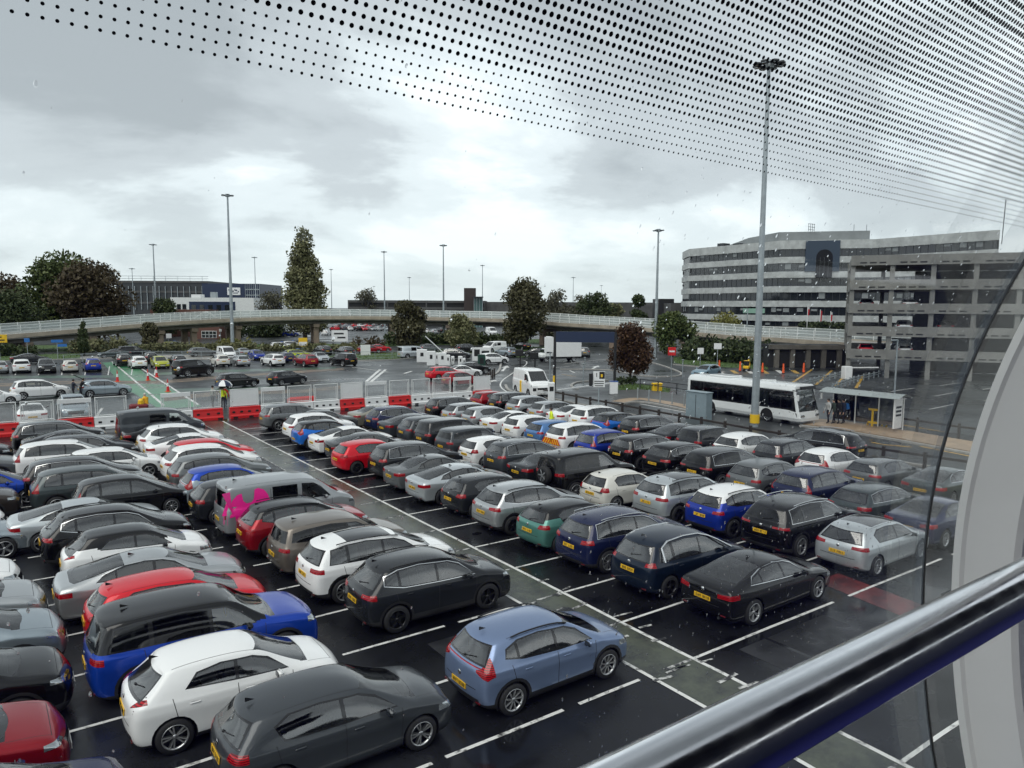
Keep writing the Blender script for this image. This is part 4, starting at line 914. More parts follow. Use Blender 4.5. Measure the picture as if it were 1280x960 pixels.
for args in (
  ('broad green tree with dark reddish patches at the left end of the flyover', 78, 182, 327, 95, M_LF_GREEN, 9000, .62, 11, 'round'),
  ('large reddish brown tree crown right of the broad green tree', 118, 176, 336, 92, M_LF_BROWN, 8000, .6, 12, 'round'),
  ('dark brown tree at the far left edge behind the flyover', 8, 190, 349, 70, M_LF_BROWN, 5000, .6, 13, 'round'),
  ('low dark green tree at the left edge in front of the brown tree', 10, 160, 372, 80, M_LF_DARK, 4500, .5, 14, 'round'),
  ('tall narrow poplar tree standing alone against the sky', 381, 180, 287, 66, M_LF_OLIVE, 9500, .52, 15, 'column'),
  ('round dark brownish tree in front of the middle of the flyover', 513, 140, 376, 46, M_LF_MIXED, 5000, .42, 16, 'round'),
  ('low round green tree between the brownish tree and the tall grey brown tree', 577, 142, 399, 42, M_LF_OLIVE, 4000, .4, 17, 'round'),
  ('tall grey brown tree rising over the flyover railing near the white minibus', 655, 146, 355, 62, M_LF_MIXED, 7500, .42, 18, 'round'),
  ('thin grey green tree behind the flyover right of the tall grey brown tree', 693, 175, 363, 46, M_LF_PALE, 3800, .42, 19, 'round'),
  ('dark green tree behind the flyover railing near the boxed dark building', 744, 180, 366, 46, M_LF_DARK, 4000, .45, 20, 'round'),
  ('pointed dark green tree behind the flyover left of the tall mast', 796, 170, 369, 26, M_LF_DARK, 3000, .4, 21, 'cone'),
  ('bushy yellow green tree in front of the flyover beside the tall mast', 842, 122, 395, 52, M_LF_GREEN, 5200, .36, 22, 'round'),
  ('thin bare looking shrub tree right of the white and blue building', 340, 200, 366, 44, M_LF_PALE, 2200, .4, 23, 'round'),
  ('small leafy tree on the flyover side left of the brick hut', 187, 128, 404, 24, M_LF_MIXED, 2600, .3, 24, 'round'),
  ('thin young tree in front of the flyover left of the hedge', 103, 118, 401, 16, M_LF_DARK, 1700, .28, 25, 'column'),
  ('sparse distant tree behind the long dark car park deck', 458, 300, 360, 32, M_LF_PALE, 1500, .5, 26, 'round'),
  ('dark shrub tree behind the low brown brick wall', 207, 185, 372, 36, M_LF_DARK, 3000, .45, 27, 'round'),
  ('bush tree at the left of the banded hotel with yellow leaves', 905, 150, 393, 60, M_LF_YEL, 3000, .35, 28, 'round'),
  ('dark green tree under the flyover beside the police cars', 330, 190, 404, 60, M_LF_DARK, 3200, .45, 29, 'round'),
  ('dark green tree under the flyover left of the poplar', 290, 185, 405, 40, M_LF_DARK, 2500, .45, 30, 'round'),
  ('dark tree under the flyover behind the box truck', 716, 190, 400, 70, M_LF_DARK, 3200, .5, 31, 'round'),
  ('dark green tree in the shade under the right end of the flyover', 905, 150, 424, 60, M_LF_DARK, 3000, .4, 32, 'round'),
  ('grey green tree behind the flyover left of the dark pointed tree', 770, 185, 376, 30, M_LF_OLIVE, 2600, .42, 33, 'round'),
  ('grey leafless tree behind the flyover close to the tall grey brown tree', 722, 190, 368, 30, M_LF_PALE, 1800, .4, 34, 'round'),
 ):
    lb, px, d, ytop, wpx, m, n, sz, sd, shp_ = args; h = ht(ytop, px, d)
    tree(lb, foot(px, d), h, twidth(wpx, d), h*(.10 if shp_ != 'cone' else .2), m, n, sz, sd, shp_, name='poplar_tree' if sd == 15 else 'tree', dens=30 if n > 6000 else 20)
b = G(788,480); tree('rust brown round tree on the grass island beside the gantry', b, 6.3, 5.0, .9, M_LF_RUST, 7500, .2, 40, 'round', dens=26)
hedge('low clipped shrub at the foot of the rust brown tree', [G(776,481), G(792,480)], 1.0, .9, M_LF_DARK, 110, .12, 41, 'shrub', 'shrub')
def sp_(px, py, d): return DP(px, py, d)
for lb, pts, w, h, m, dn, sz, sd in (
  ('long clipped hedge with ochre top below the left flyover', [(88,441),(158,440)], 1.6, 2.3, M_LF_OLIVE, 60, .25, 50),
  ('low dark hedge running in front of the brick hut', [(168,441),(240,439),(330,440),(380,440),(448,440)], 1.5, 1.5, M_LF_OLIVE, 60, .22, 51),
  ('yellow green shrub hedge at the foot of the left lamp mast', [(268,437),(312,437)], 1.5, 2.2, M_LF_YEL, 60, .22, 52),
  ('dark hedge below the trees in the middle of the flyover', [(486,432),(560,430),(640,432)], 2.2, 2.4, M_LF_DARK, 90, .28, 53),
  ('dark hedge at the grass verge by the yellow green tree', [(850,449),(900,452),(955,455)], 2.0, 2.2, M_LF_DARK, 90, .25, 54),
  ('tall dark bushes in the shade under the right end of the flyover', [(862,449),(905,452),(962,457)], 3.2, 3.4, M_LF_DARK, 90, .28, 58),
  ('brown shrub at the road corner under the flyover pier', [(448,438),(478,437)], 1.6, 2.2, M_LF_BROWN, 60, .25, 55),
  ('dark shrubs at the left end below the flyover', [(-20,446),(40,444)], 1.6, 1.8, M_LF_DARK, 60, .25, 56)):
    hedge(lb, [G(*p) for p in pts], w, h, m, dn, sz, sd)

# ------------------------------------------------------------------ flyover
def mesh_infill(name, col, fac):
    m = bpy.data.materials.new(name); m.use_nodes = True; t = m.node_tree; n = t.nodes; l = t.links; b = n['Principled BSDF']; b.inputs['Base Color'].default_value = (*col, 1); b.inputs['Roughness'].default_value = .5
    tr = n.new('ShaderNodeBsdfTransparent'); mx = n.new('ShaderNodeMixShader'); mx.inputs[0].default_value = fac
    l.new(tr.outputs[0], mx.inputs[1]); l.new(b.outputs[0], mx.inputs[2]); l.new(mx.outputs[0], n['Material Output'].inputs['Surface']); MATS[name] = m; return m
M_INFILL = mesh_infill('pale mesh infill', (.50,.55,.55), .5); M_MESHF = mesh_infill('fence mesh', (.6,.63,.63), .16)
M_RAILW = mat('pale railing paint', (.70,.75,.74), .45); M_BEAM = mat('buff concrete edge beam', (.36,.31,.245), .7, var=.25, scale=.6)
ctl = [(-160,421,108),(-60,412.5,114),(0,408,120),(100,401,130),(200,393,140),(300,388.5,150),(400,386.3,156),(500,387.5,160),(600,389.5,159),(660,391.2,155),(700,394.3,150),(800,399.5,138),(870,405,130),(920,409,124),(977,411,118),(1060,416,107)]
path = []
for a, b in zip(ctl[:-1], ctl[1:]):
    for k in range(4):
        t = k/4; q = [a[i]+(b[i]-a[i])*t for i in range(3)]; path.append(q)
path.append(ctl[-1]); PT3 = []
for px, py, d in path: PT3.append(DP(px, py, d))
zs = [p.z for p in PT3]
for it in range(4): zs = [zs[0]]+[(zs[i-1]+2*zs[i]+zs[i+1])/4 for i in range(1, len(zs)-1)]+[zs[-1]]
for p, q in zip(PT3, zs): p.z = q
fly = thing('flyover', 'long curved concrete road flyover with pale railings crossing the picture', 'bridge', (PT3[0].x, PT3[0].y, 0))
O = Vector((PT3[0].x, PT3[0].y, 0)); N = []
for i in range(len(PT3)):
    d = PT3[min(i+1, len(PT3)-1)]-PT3[max(i-1, 0)]; d.z = 0; d.normalize(); N.append(Vector((-d.y, d.x, 0)))
RH = 1.55; WD = 9.0
def strip(mb, o0, o1, z0, z1, m):   # box section following the deck, offsets along normal
    n = len(PT3); vs = []
    for p, nn in zip(PT3, N):
        q = p-O
        for o, zz in ((o0, z0), (o1, z0), (o1, z1), (o0, z1)): vs.append((q.x+nn.x*o, q.y+nn.y*o, q.z+zz))
    fs = []
    for i in range(n-1):
        for k in range(4): fs.append((4*i+k, 4*i+4+k, 4*i+4+(k+1)%4, 4*i+(k+1)%4))
    fs += [(0,1,2,3), tuple(4*(n-1)+k for k in (3,2,1,0))]; mb.add(vs, fs, m)
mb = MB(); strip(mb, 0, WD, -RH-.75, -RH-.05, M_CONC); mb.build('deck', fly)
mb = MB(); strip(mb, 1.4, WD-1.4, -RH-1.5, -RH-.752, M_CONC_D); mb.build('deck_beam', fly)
mb = MB(); strip(mb, -.25, .002, -RH-.55, -RH+.12, M_BEAM); mb.build('parapet_beam', fly)
mb = MB(); strip(mb, WD-.002, WD+.25, -RH-.55, -RH+.12, M_BEAM); mb.build('parapet_beam', fly)
for off in (-.12, WD+.12):
    mb = MB()
    for zz in (-.05, -.55, -1.05): strip(mb, off-.04, off+.04, zz-.04, zz+.05, M_RAILW)
    n = len(PT3); vs = []
    for p, nn in zip(PT3, N): q = p-O+nn*off; vs += [(q.x, q.y, q.z-RH+.13), (q.x, q.y, q.z-.06)]
    mb.add(vs, [(2*i, 2*i+2, 2*i+3, 2*i+1) for i in range(n-1)], M_INFILL)
    acc = 0
    for i in range(n-1):
        a, b = PT3[i], PT3[i+1]; L = (b-a).length; k = max(1, round(L/2.4))
        for j in range(k):
            q = a+(b-a)*j/k-O+N[i]*off; mb.box((q.x, q.y, q.z-RH/2+.02), (.13, .13, RH+.06), M_WHITEM, atan2(N[i].y, N[i].x))
    mb.build('railing', fly)
def at_path(px):
    for i in range(len(path)-1):
        if path[i][0] <= px <= path[i+1][0]:
            t = (px-path[i][0])/(path[i+1][0]-path[i][0]); return PT3[i].lerp(PT3[i+1], t), N[i]
for px in (-40, 38, 118, 203, 245, 300, 396, 491, 560, 640, 672, 760, 850, 930, 990):
    p, nn = at_path(px); c = p-O+nn*WD/2; zt = c.z-RH-1.5; mb = MB()
    for s in (-1, 1): mb.box((c.x+nn.x*2.6*s, c.y+nn.y*2.6*s, zt/2-.35), (1.1, 1.1, zt-.7), M_BROWNC, atan2(nn.y, nn.x), .12)
    mb.box((c.x, c.y, zt-.36), (7.4, 1.3, .72), M_BROWNC, atan2(nn.y, nn.x), .05); mb.build('pier', fly)

# ------------------------------------------------------------------ buildings
def poly_band(mb, pts, z0, z1, off, m, closed=True):
    """ring of wall panels round a plan outline pushed out by off"""
    n = len(pts); P = [Vector((p[0], p[1], 0)) for p in pts]; ar = sum(P[i-1].x*P[i].y-P[i].x*P[i-1].y for i in range(n)); out = []
    if ar < 0: P = P[::-1]
    for i in range(n):
        a, b, c = P[i-1], P[i], P[(i+1) % n]; d1 = (b-a).normalized(); d2 = (c-b).normalized(); n1 = Vector((d1.y, -d1.x, 0)); n2 = Vector((d2.y, -d2.x, 0)); bis = (n1+n2).normalized(); out.append(b+bis*(off/max(.3, bis.dot(n1))))
    mb.prism([(p.x, p.y) for p in out], z0, z1, m); return out
M_HOTW = mat('pale rain streaked cladding', (.45,.47,.465), .6, var=.26, scale=.6)
M_HOTW2 = mat('grey plant cladding', (.24,.26,.265), .55, var=.12, scale=.4)
V = [DP(853,317,210), DP(861,313,198), DP(977,303,172), DP(1094,301,167), DP(1250,289.5,146)]
back = [Vector((V[4].x*1.16, V[4].y*1.16, 0)), Vector((V[2].x*1.25, V[2].y*1.25, 0)), Vector((V[0].x*1.10+2, V[0].y*1.10-2, 0))]
plan = [(p.x, p.y) for p in V+back]; o = V[1]; plan0 = [(x-o.x, y-o.y) for x, y in plan]
hot = thing('hotel', 'pale banded multi storey hotel with dark window strips and a blue arched panel', 'building', (o.x, o.y, 0))
ZT = 23.6; mb = MB(); core = poly_band(mb, plan0, 0, ZT-.6, -.35, M_DKGLASS); 
for i in range(len(core)):            # mullions on the glass strips
    a, b = core[i-1], core[i]; L = (b-a).length; k = int(L/1.5)
    for j in range(k): q = a+(b-a)*(j+.5)/k; mb.box((q.x, q.y, ZT/2), (.09, .12, ZT-1.4), M_STEELD, atan2((b-a).y, (b-a).x))
    rb = random.Random(i)
    for fl in range(7):               # blinds and net curtains behind some windows
        for j in range(k):
            if rb.random() < .22:
                q = a+(b-a)*(j+.98)/k; zz = ZT-1.95-3.35*fl-rb.uniform(0,.3); mb.box((q.x, q.y, zz-.35), (1.3, .1, rb.choice((.5,.9,1.3))), M_BLIND if 'M_BLIND' in globals() else M_HOTW2, atan2((b-a).y, (b-a).x))
mb.build('window_strips', hot)
for fl in range(8):
    mb = MB(); z1 = ZT - 3.35*fl if fl else ZT; z0 = z1-1.72 if fl else ZT-1.95
    if fl: z1 = ZT-3.35*fl-.36; z0 = z1-1.42
    if z0 < 0: z0 = .0
    if z1 <= z0: continue
    poly_band(mb, plan0, z0, z1, 0, M_HOTW); mb.build('spandrel', hot)
a_, b_ = DP(937,303,186)-o, DP(1095,302,168)-o; mb = MB(); mb.prism([(a_.x+2, a_.y+2), (V[2].x-o.x+1, V[2].y-o.y+1.5), (b_.x, b_.y+1.5), (b_.x+20, b_.y+20), (a_.x+20, a_.y+24)], ZT-.3, ZT+2.1, M_HOTW2); mb.build('rooftop_plant_room', hot)
d = (V[3]-V[2]).normalized(); nrm = Vector((d.y, -d.x, 0)); L23 = (V[3]-V[2]).length
def face(u, z, off): q = V[2]-o+d*u+nrm*off; return (q.x, q.y, z)
u0, u1 = L23*.265, L23*.635; mb = MB(); 
mb.box(face((u0+u1)/2, ZT-3.6, .12), (u1-u0, .25, 6.9), mat('slate blue panel', (.035,.055,.085), .35), atan2(d.y, d.x)); mb.build('blue_panel', hot)
mb = MB(); uc = u0+(u1-u0)*.56; w = (u1-u0)*.24; n = 14; outl = [(uc+w, ZT-8.6)]+[(uc+w*cos(pi*i/n), ZT-3.9+w*sin(pi*i/n)) for i in range(n+1)]+[(uc-w, ZT-8.6)]
vs = [face(u, zz, .33) for u, zz in outl]+[face(u, zz, .05) for u, zz in outl]; k = len(outl); mb.add(vs, [tuple(range(k))]+[(i, (i+1)%k, k+(i+1)%k, k+i) for i in range(k)], mat('dark arch recess', (.012,.013,.016), .5, spec=.2))
for i in range(1, 4): mb.box(face(uc-w+w*2*i/4, ZT-6.2, .35), (.1, .06, 4.6), M_STEELD, atan2(d.y, d.x))
mb.build('arched_window', hot)
mb = MB(); c = DP(1014,291,172)-o; 
for q in range(4): mb.cyl((c.x-1.1+q*.75, c.y, ZT+2.1), (c.x-1.1+q*.75, c.y, ZT+3.9), .05, M_STEELD, 5)
for zz in (2.5, 3.1, 3.8): mb.cyl((c.x-1.2, c.y, ZT+zz), (c.x+1.3, c.y, ZT+zz), .05, M_STEELD, 5)
mb.build('rooftop_frame', hot)
for px in (906, 926): mb = MB(); c = DP(px,307,192)-o; mb.box((c.x+2, c.y+2, ZT+.6), (2.6, 2, 1.2), M_STEELD); mb.build('roof_vent', hot)
for px in (1074, 1090): mb = MB(); c = DP(px,300,172)-o; mb.cyl((c.x+1, c.y+2, ZT), (c.x+1, c.y+2, ZT+4), .05, M_STEELD, 5); mb.build('rooftop_aerial', hot)

# multi-storey car park on the right
M_CPC = mat('weathered grey precast concrete', (.20,.20,.188), .7, var=.24, scale=.5)
A = DP(1063,400,88); B = DP(1218,400,83); A.z = B.z = 0; d = (B-A).normalized(); nin = Vector((-d.y, d.x, 0))
if nin.dot(A) < 0: nin = -nin
cp = thing('multi_storey_car_park', 'grey concrete multi storey car park with slotted parapets at the right', 'building', A)
bay = (B-A).length/3.02; NB = 7; DEP = 17.0; ang = atan2(d.y, d.x); LEN = bay*NB; tops = [14.35, 11.5, 8.75, 6.05, 3.35]
def cpt(u, v, z): q = d*u+nin*v; return (q.x, q.y, z)
for i, zt in enumerate(tops):
    for v, nm in ((0, 'parapet'), (DEP, 'parapet')):
        mb = MB(); mb.box(cpt(LEN/2, v, zt-.58), (LEN+.5, .28, 1.16), M_CPC, ang)
        if v == 0:
            for k in range(NB):
                for j in (.26, .50, .74): mb.box(cpt(bay*(k+j), -.13, zt-.86), (bay*.17, .06, .15), M_BLACK, ang)
        mb.build(nm, cp)
    mb = MB(); mb.box(cpt(0, DEP/2, zt-.58), (.28, DEP-.3, 1.16), M_CPC, ang); mb.build('parapet', cp)
    mb = MB(); mb.box(cpt(LEN/2, DEP/2, zt-1.02), (LEN-.1, DEP-.3, .26), M_CONC_D, ang); mb.build('floor_slab', cp)
for k in range(NB+1):
    for v in (.35, DEP-.35):
        mb = MB(); mb.box(cpt(bay*k, v, 7.0), (.5, .5, 14), M_CPC, ang); mb.build('column', cp)
mb = MB(); mb.box(cpt(LEN*.62, DEP*.72, 6.5), (LEN*.72, .3, 12.9), mat('dark car park core', (.035,.035,.036), .8), ang); mb.build('core_wall', cp)
# unseen block added behind the footbridge to darken what the wet cars mirror
M_ADDWALL = mat('reflection block grey cladding', (.07,.072,.075), .5, var=.2, scale=.3)
st = thing('added_reflection_block', 'long grey glazed block added unseen behind the footbridge to darken reflections', 'building', (-50, -19, 0)); m_ = MB(); m_.box((45, -8, 5.0), (90, 15, 10), M_ADDWALL); m_.build('walls', st)
for zz in (3.4, 7.6):
    m_ = MB(); m_.box((45, -.42, zz), (88, .3, 2.3), M_DKGLASS)
    for j in range(36): m_.box((1.6+2.4*j, -.24, zz), (.12, .12, 2.3), M_GALV)
    m_.build('window_strip', st)
# dark undercroft and long buildings in the distance
def block(label, px0, px1, ytop, d, dep, m, base=0.0, name='building', cat='building', extra=None):
    p0, p1 = foot(px0, d), foot(px1, d); L = (p1-p0).length; a = atan2(p1.y-p0.y, p1.x-p0.x); h = ht(ytop, (px0+px1)/2, d)
    t = thing(name, label, cat, p0, a); mb = MB(); mb.box((L/2, dep/2, (h+base)/2), (L, dep, h-base), m); mb.build('walls', t)
    if extra: extra(t, L, dep, h)
    return t
def deck_extra(step, postw, m):
    def f(t, L, dep, h):
        for zz in (h-.5, h-3.2, h-5.9):
            if zz > .5:
                mb = MB(); mb.box((L/2, -.2, zz), (L+.4, .35, 1.0), m); mb.build('parapet', t)
        k = int(L/step)
        for j in range(k+1): mb = MB(); mb.box((L*j/k, -.16, h/2), (postw, .3, h), m); mb.build('column', t)
    return f
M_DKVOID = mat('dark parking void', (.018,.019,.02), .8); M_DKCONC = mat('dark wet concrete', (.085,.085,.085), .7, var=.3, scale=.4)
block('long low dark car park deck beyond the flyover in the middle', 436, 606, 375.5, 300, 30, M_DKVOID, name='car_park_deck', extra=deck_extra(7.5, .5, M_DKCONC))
block('dark brick stair tower on the long dark car park deck', 580, 594, 360, 292, 6, mat('brown black brick', (.05,.038,.036), .8), name='stair_tower', cat='tower')
def tw(t, L, dep, h):
    mb = MB(); 
    for j in range(4): mb.box((L*j/3, -.1, h/2), (.18, .15, h), M_GALV)
    mb.box((L/2, 0, h+.2), (L+.6, dep+.6, .35), M_STEELD); mb.build('glazing_frame', t)
block('green glazed lift tower beside the dark brick stair tower', 592.5, 603, 372, 290, 5, mat('green tower glass', (.09,.17,.165), .15), name='lift_tower', cat='tower', extra=tw)
block('long low grey building behind the trees in the middle', 606, 700, 377.5, 310, 20, M_DKCONC)
block('long flat dark terminal building behind the trees on the right', 690, 860, 378, 260, 20, M_DKCONC)
block('square black box building left of the banded hotel', 823, 842, 373.5, 225, 10, mat('black cladding', (.02,.02,.022), .5))
block('dark flat roofed annex close to the left side of the hotel', 838, 856, 379, 215, 10, M_DKCONC)
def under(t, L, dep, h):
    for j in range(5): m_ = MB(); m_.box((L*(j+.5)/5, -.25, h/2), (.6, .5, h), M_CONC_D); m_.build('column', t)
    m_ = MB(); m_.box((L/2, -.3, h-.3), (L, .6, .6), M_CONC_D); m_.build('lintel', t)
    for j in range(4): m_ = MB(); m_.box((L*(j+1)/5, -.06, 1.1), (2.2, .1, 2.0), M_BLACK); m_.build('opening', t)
block('dark block painted as undercroft shade below the right end of the flyover', 962, 1060, 431, 101, 3, M_DKVOID, name='undercroft_shade_block', cat='wall', extra=under)  # dark block stands in for the shade beneath the flyover
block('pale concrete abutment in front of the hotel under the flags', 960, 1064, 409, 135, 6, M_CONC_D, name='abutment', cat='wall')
# far left: clad car park, blue store, white office, brick wall, brick hut
def fins(t, L, dep, h):
    mb = MB(); k = int(L/2.2)
    for j in range(k+1): mb.box((L*j/k, -.25, h-6.2), (.22, .3, 8.5), M_GALV)
    mb.build('fins', t)
    for zz in (h-.4, h-4.0, h-8.0): mb = MB(); mb.box((L/2, -.1, zz), (L, .3, .7), M_DKCONC); mb.build('parapet', t)
    mb = MB()
    for zz in (h+.8, h+1.7): mb.cyl((0, .2, zz), (L, .2, zz), .08, M_GALV, 5)
    for j in range(0, k+1, 2): mb.cyl((L*j/k, .2, h), (L*j/k, .2, h+1.7), .06, M_GALV, 5)
    mb.build('roof_railing', t)
block('long grey clad car park with vertical fins at the far left', 148, 262, 351, 270, 30, M_STEELD, name='clad_car_park', extra=fins)
def store(t, L, dep, h):
    mb = MB(); mb.box((L*.55, -.1, h-2.7), (4.6, .15, 2.6), M_WHITE); mb.build('sign_panel', t)
    b = MB()
    for x0, w in ((-1.7,.3),(-1.25,.3),(-.8,.3),(-.2,.5),(.4,.3),(.9,.6),(1.6,.35)): b.box((L*.55+x0, -.19, h-2.5+.3*sin(x0*3)), (w, .03, .55), M_NAVY)
    b.box((L*.55+.6, -.19, h-3.3), (1.8, .03, .3), M_NAVY); b.build('sign_lettering', t)
    mb = MB(); 
    for zz in (h-2, h-4, h-6): mb.box((L*.87, -.1, zz), (L*.25, .2, .3), M_GALV)
    for j in range(8): mb.box((L*(.75+.035*j), -.12, h-3), (.12, .2, 6), M_GALV)
    mb.build('louvre_screen', t)
block('navy blue clad store building with a white sign panel', 254, 326, 354.5, 262, 25, M_NAVY, name='store_building', extra=store)
def office(t, L, dep, h):
    for x in (L*.10, L*.165):
        mb = MB(); mb.box((x, -.05, h-3.4), (1.2, .15, 2.6), M_DKGLASS); mb.build('window', t)
    mb = MB(); mb.box((L*.50, -.08, h-3.4), (L*.55, .2, 4.2), M_NAVY); 
    for j in range(5): mb.box((L*(.28+.1*j), -.2, h-3.4), (1.4, .08, 2.2), M_DKGLASS)
    mb.build('glazed_front', t)
    mb = MB(); mb.box((L*.30, 2, h+.5), (3, 3, 1), M_WHITE); mb.build('roof_vent', t); mb = MB(); mb.box((L*.48, 3, h+.9), (1.6, 2, 1.8), M_GALV); mb.build('roof_vent', t)
block('white flat roofed office with a dark blue glazed front behind the brick wall', 214, 318, 372, 235, 14, M_WHITEM, name='office_building', extra=office)
block('low red brown brick wall roof behind the left flyover railing', 188, 262, 387, 190, 6, M_BRICK, name='brick_building')
p = foot(244, 176); q = foot(274, 176); L = (q-p).length; a = atan2(q.y-p.y, q.x-p.x); hut = thing('brick_hut', 'small brown brick hut with a white gable and gridded window', 'building', p, a)
zg = ht(390, 259, 176); ze = ht(399, 259, 176); mb = MB(); mb.box((L/2, 4, ze/2), (L, 8, ze), M_BRICK); mb.build('wall', hut)
mb = MB(); vs = [(-.4, -.3, ze), (L+.4, -.3, ze), (L/2, -.3, zg), (-.4, 8.3, ze), (L+.4, 8.3, ze), (L/2, 8.3, zg)]; mb.add(vs, [(0,1,2),(3,5,4),(0,2,5,3),(1,4,5,2),(0,3,4,1)], mat('slate roof', (.05,.05,.055), .5)); mb.build('roof', hut)
mb = MB()
for s in (-1, 1): 
    e0 = Vector((L/2+s*(L/2+.3), -.4, ze)); e1 = Vector((L/2, -.4, zg)); mb.cyl(e0, e1, .26, M_WHITEM, 6)
mb.cyl((.2, -.4, ze+.1), (L-.2, -.4, ze+.1), .14, M_WHITEM, 6); mb.cyl((L/2, -.4, ze), (L/2, -.4, zg), .12, M_WHITEM, 6); mb.build('gable_board', hut)
wz = ht(418, 259, 176); mb = MB(); mb.box((L*.56, -.02, wz), (3.6, .14, 1.7), M_WHITEM); 
for i in range(4):
    for j in range(2): mb.box((L*.56-1.32+.88*i, -.1, wz-.4+.8*j), (.76, .06, .68), M_DKGLASS)
mb.build('window', hut)
for lb, px, py, w, h in (('small white notice board on the brick wall left of the hut', 211, 420, 1.1, 1.0), ('small white lamp on the wall right of the brick hut', 275.5, 413, .5, .6), ('round white sign by the police car left of the hut', 231.5, 422, .5, .6)):
    c = DP(px, py, 160); t = thing('wall_sign', lb, 'sign', (c.x, c.y, 0)); m = MB(); m.box((0, 0, c.z), (w, .08, h), M_WHITE, -.2, .02); m.build('board', t); m = MB(); m.cyl((0, .1, 0), (0, .1, c.z), .06, M_GALV, 6); m.build('post', t)

# ------------------------------------------------------------------ masts and lamps
def mast(label, base, h, r, heads=6, name='lamp_mast'):
    t = thing(name, label, 'lamp post', base, 0, None); mb = MB(); mb.cyl((0,0,0), (0,0,h), r, M_GALV, 12, r*.42); mb.build('pole', t)
    mb = MB(); mb.cyl((0,0,h-.2), (0,0,h+.25), r*1.2, M_GALV, 10); mb.build('head_frame', t)
    for i in range(heads):
        a = 2*pi*i/heads+.3; R = .30+h*.019; m = MB(); c = Vector((cos(a)*R, sin(a)*R, h+.02)); m.cyl((0,0,h), c, .035, M_STEELD, 5)
        m.box(c, (.55, .42, .14), M_STEELD, a, .03); m.box((c.x, c.y, c.z-.09), (.42, .3, .03), M_HEAD, a); m.build('floodlight', t)
    return t
t = mast('tall grey lamp mast with yellow base band rising in front of the bus', G(943,533), ht(81,961,50.2), .27, 8); m = MB(); m.cyl((0,0,.25), (0,0,.85), .325, M_YEL, 14); m.build('yellow_band', t)
mast('tall lamp mast standing at the police car hedge on the left', G(291,438), ht(248,287,136), .34, 6)
mast('tall pale lamp mast beside the yellow green tree', G(819,446), ht(291,823,125), .30, 4)
mast('slim lamp mast rising just right of the round brownish tree', foot(554.5, 165), ht(307,554.5,165), .26, 4)
for px, ytop, r, lb in ((195.5,306,.28,'slim lamp mast over the far left clad car park'), (481,315,.26,'slim lamp mast between the poplar and the round brownish tree'), (603,332,.24,'lamp mast beside the green glazed lift tower'), (415,337,.24,'thin distant lamp mast just right of the poplar'),
                        (512,347,.2,'short looking distant mast left of the slim middle mast'), (320.5,322,.22,'faint thin mast above the navy store building'), (716,347,.2,'distant mast above the trees left of the hotel'), (168,336,.2,'faint small mast above the finned car park left end'),
                        (468,358,.16,'tiny distant mast beside the sparse tree'), (751,357,.16,'tiny distant mast above the dark green tree')):
    H_ = 24 if r > .2 else 20; d = (H_-CAM_H)/(DP(px, ytop, 1.0).z-CAM_H); mast(lb, foot(px, d), H_, r, 4)
t = thing('rooftop_aerial', 'thin aerial mast with cross arm on the car park roof at the right edge', 'aerial', DP(1252,305,95)); m = MB(); m.cyl((0,0,0), (.3,0,5.6), .05, M_STEELD, 6); m.cyl((-.7,0,5.5), (1.3,0,5.5), .03, M_STEELD, 5); m.build('rod', t)
t = thing('street_lamp', 'slim white street lamp by the car park ramps behind the bus shelter', 'lamp post', G(1117,510)); m = MB(); m.cyl((0,0,0), (0,0,5.6), .07, M_GALV, 8); m.build('pole', t); m = MB(); m.box((-.45,0,5.6), (.9,.2,.1), M_GALV, 0, .03); m.build('lamp_head', t)

# ------------------------------------------------------------------ site fence of water filled barriers
def barrier(label, x, y, w, m, top, rz=0.0):
    t = thing('water_barrier', label, 'barrier', (x, y, 0), rz, 'water filled barriers of the site fence'); mb = MB(); hw_ = w/2-.02
    prof = [(.25, 0), (.25, .18), (.18, .28), (.14, .66), (.14, .79), (.10, .82)]
    vs = []; 
    for s in (-1, 1):
        for yy, zz in prof: vs.append((s*hw_, -yy, zz))
        for yy, zz in prof[::-1]: vs.append((s*hw_, yy, zz))
    n = len(prof)*2; mb.add(vs, [tuple(range(n)), tuple(range(2*n-1, n-1, -1))]+[(i, n+i, n+(i+1)%n, (i+1)%n) for i in range(n)], m); mb.build('barrier_body', t)
    mb = MB(); k = max(2, int(w/.52))
    for i in range(k):
        xx = -w/2+w*(i+.5)/k; mb.box((xx, -.15, .46), (.20, .07, .14), M_BLACK, 0, .015)
        if i % 2 == 0: mb.box((xx+.1, -.245, .08), (.32, .04, .12), M_BLACK)
    mb.build('fork_slots', t)
    if top:
        mb = MB(); 
        for s in (-1, 1): mb.cyl((s*(w/2-.12), 0, .72), (s*(w/2-.12), 0, 2.12), .032, M_WHITEM, 8); mb.cyl((s*(w/2-.24), 0, .75), (s*(w/2-.24), 0, 1.9), .022, M_WHITEM, 6)
        for zz in (.90, 2.08): mb.cyl((-w/2+.12, 0, zz), (w/2-.12, 0, zz), .028, M_WHITEM, 8)
        mb.build('panel_frame', t); mb = MB()
        mb.box((0, 0, 1.49), (w-.26, .012, 1.16), {'mesh': M_MESHF, 'sheet': M_WHITE}[top if top in ('mesh', 'sheet') else 'mesh']); mb.build('panel', t)
        if top == 'banner': mb = MB(); mb.box((0, -.03, 1.95), (w-.2, .03, .26), M_WHITE); mb.build('banner', t)
    return t
YF = 54.6
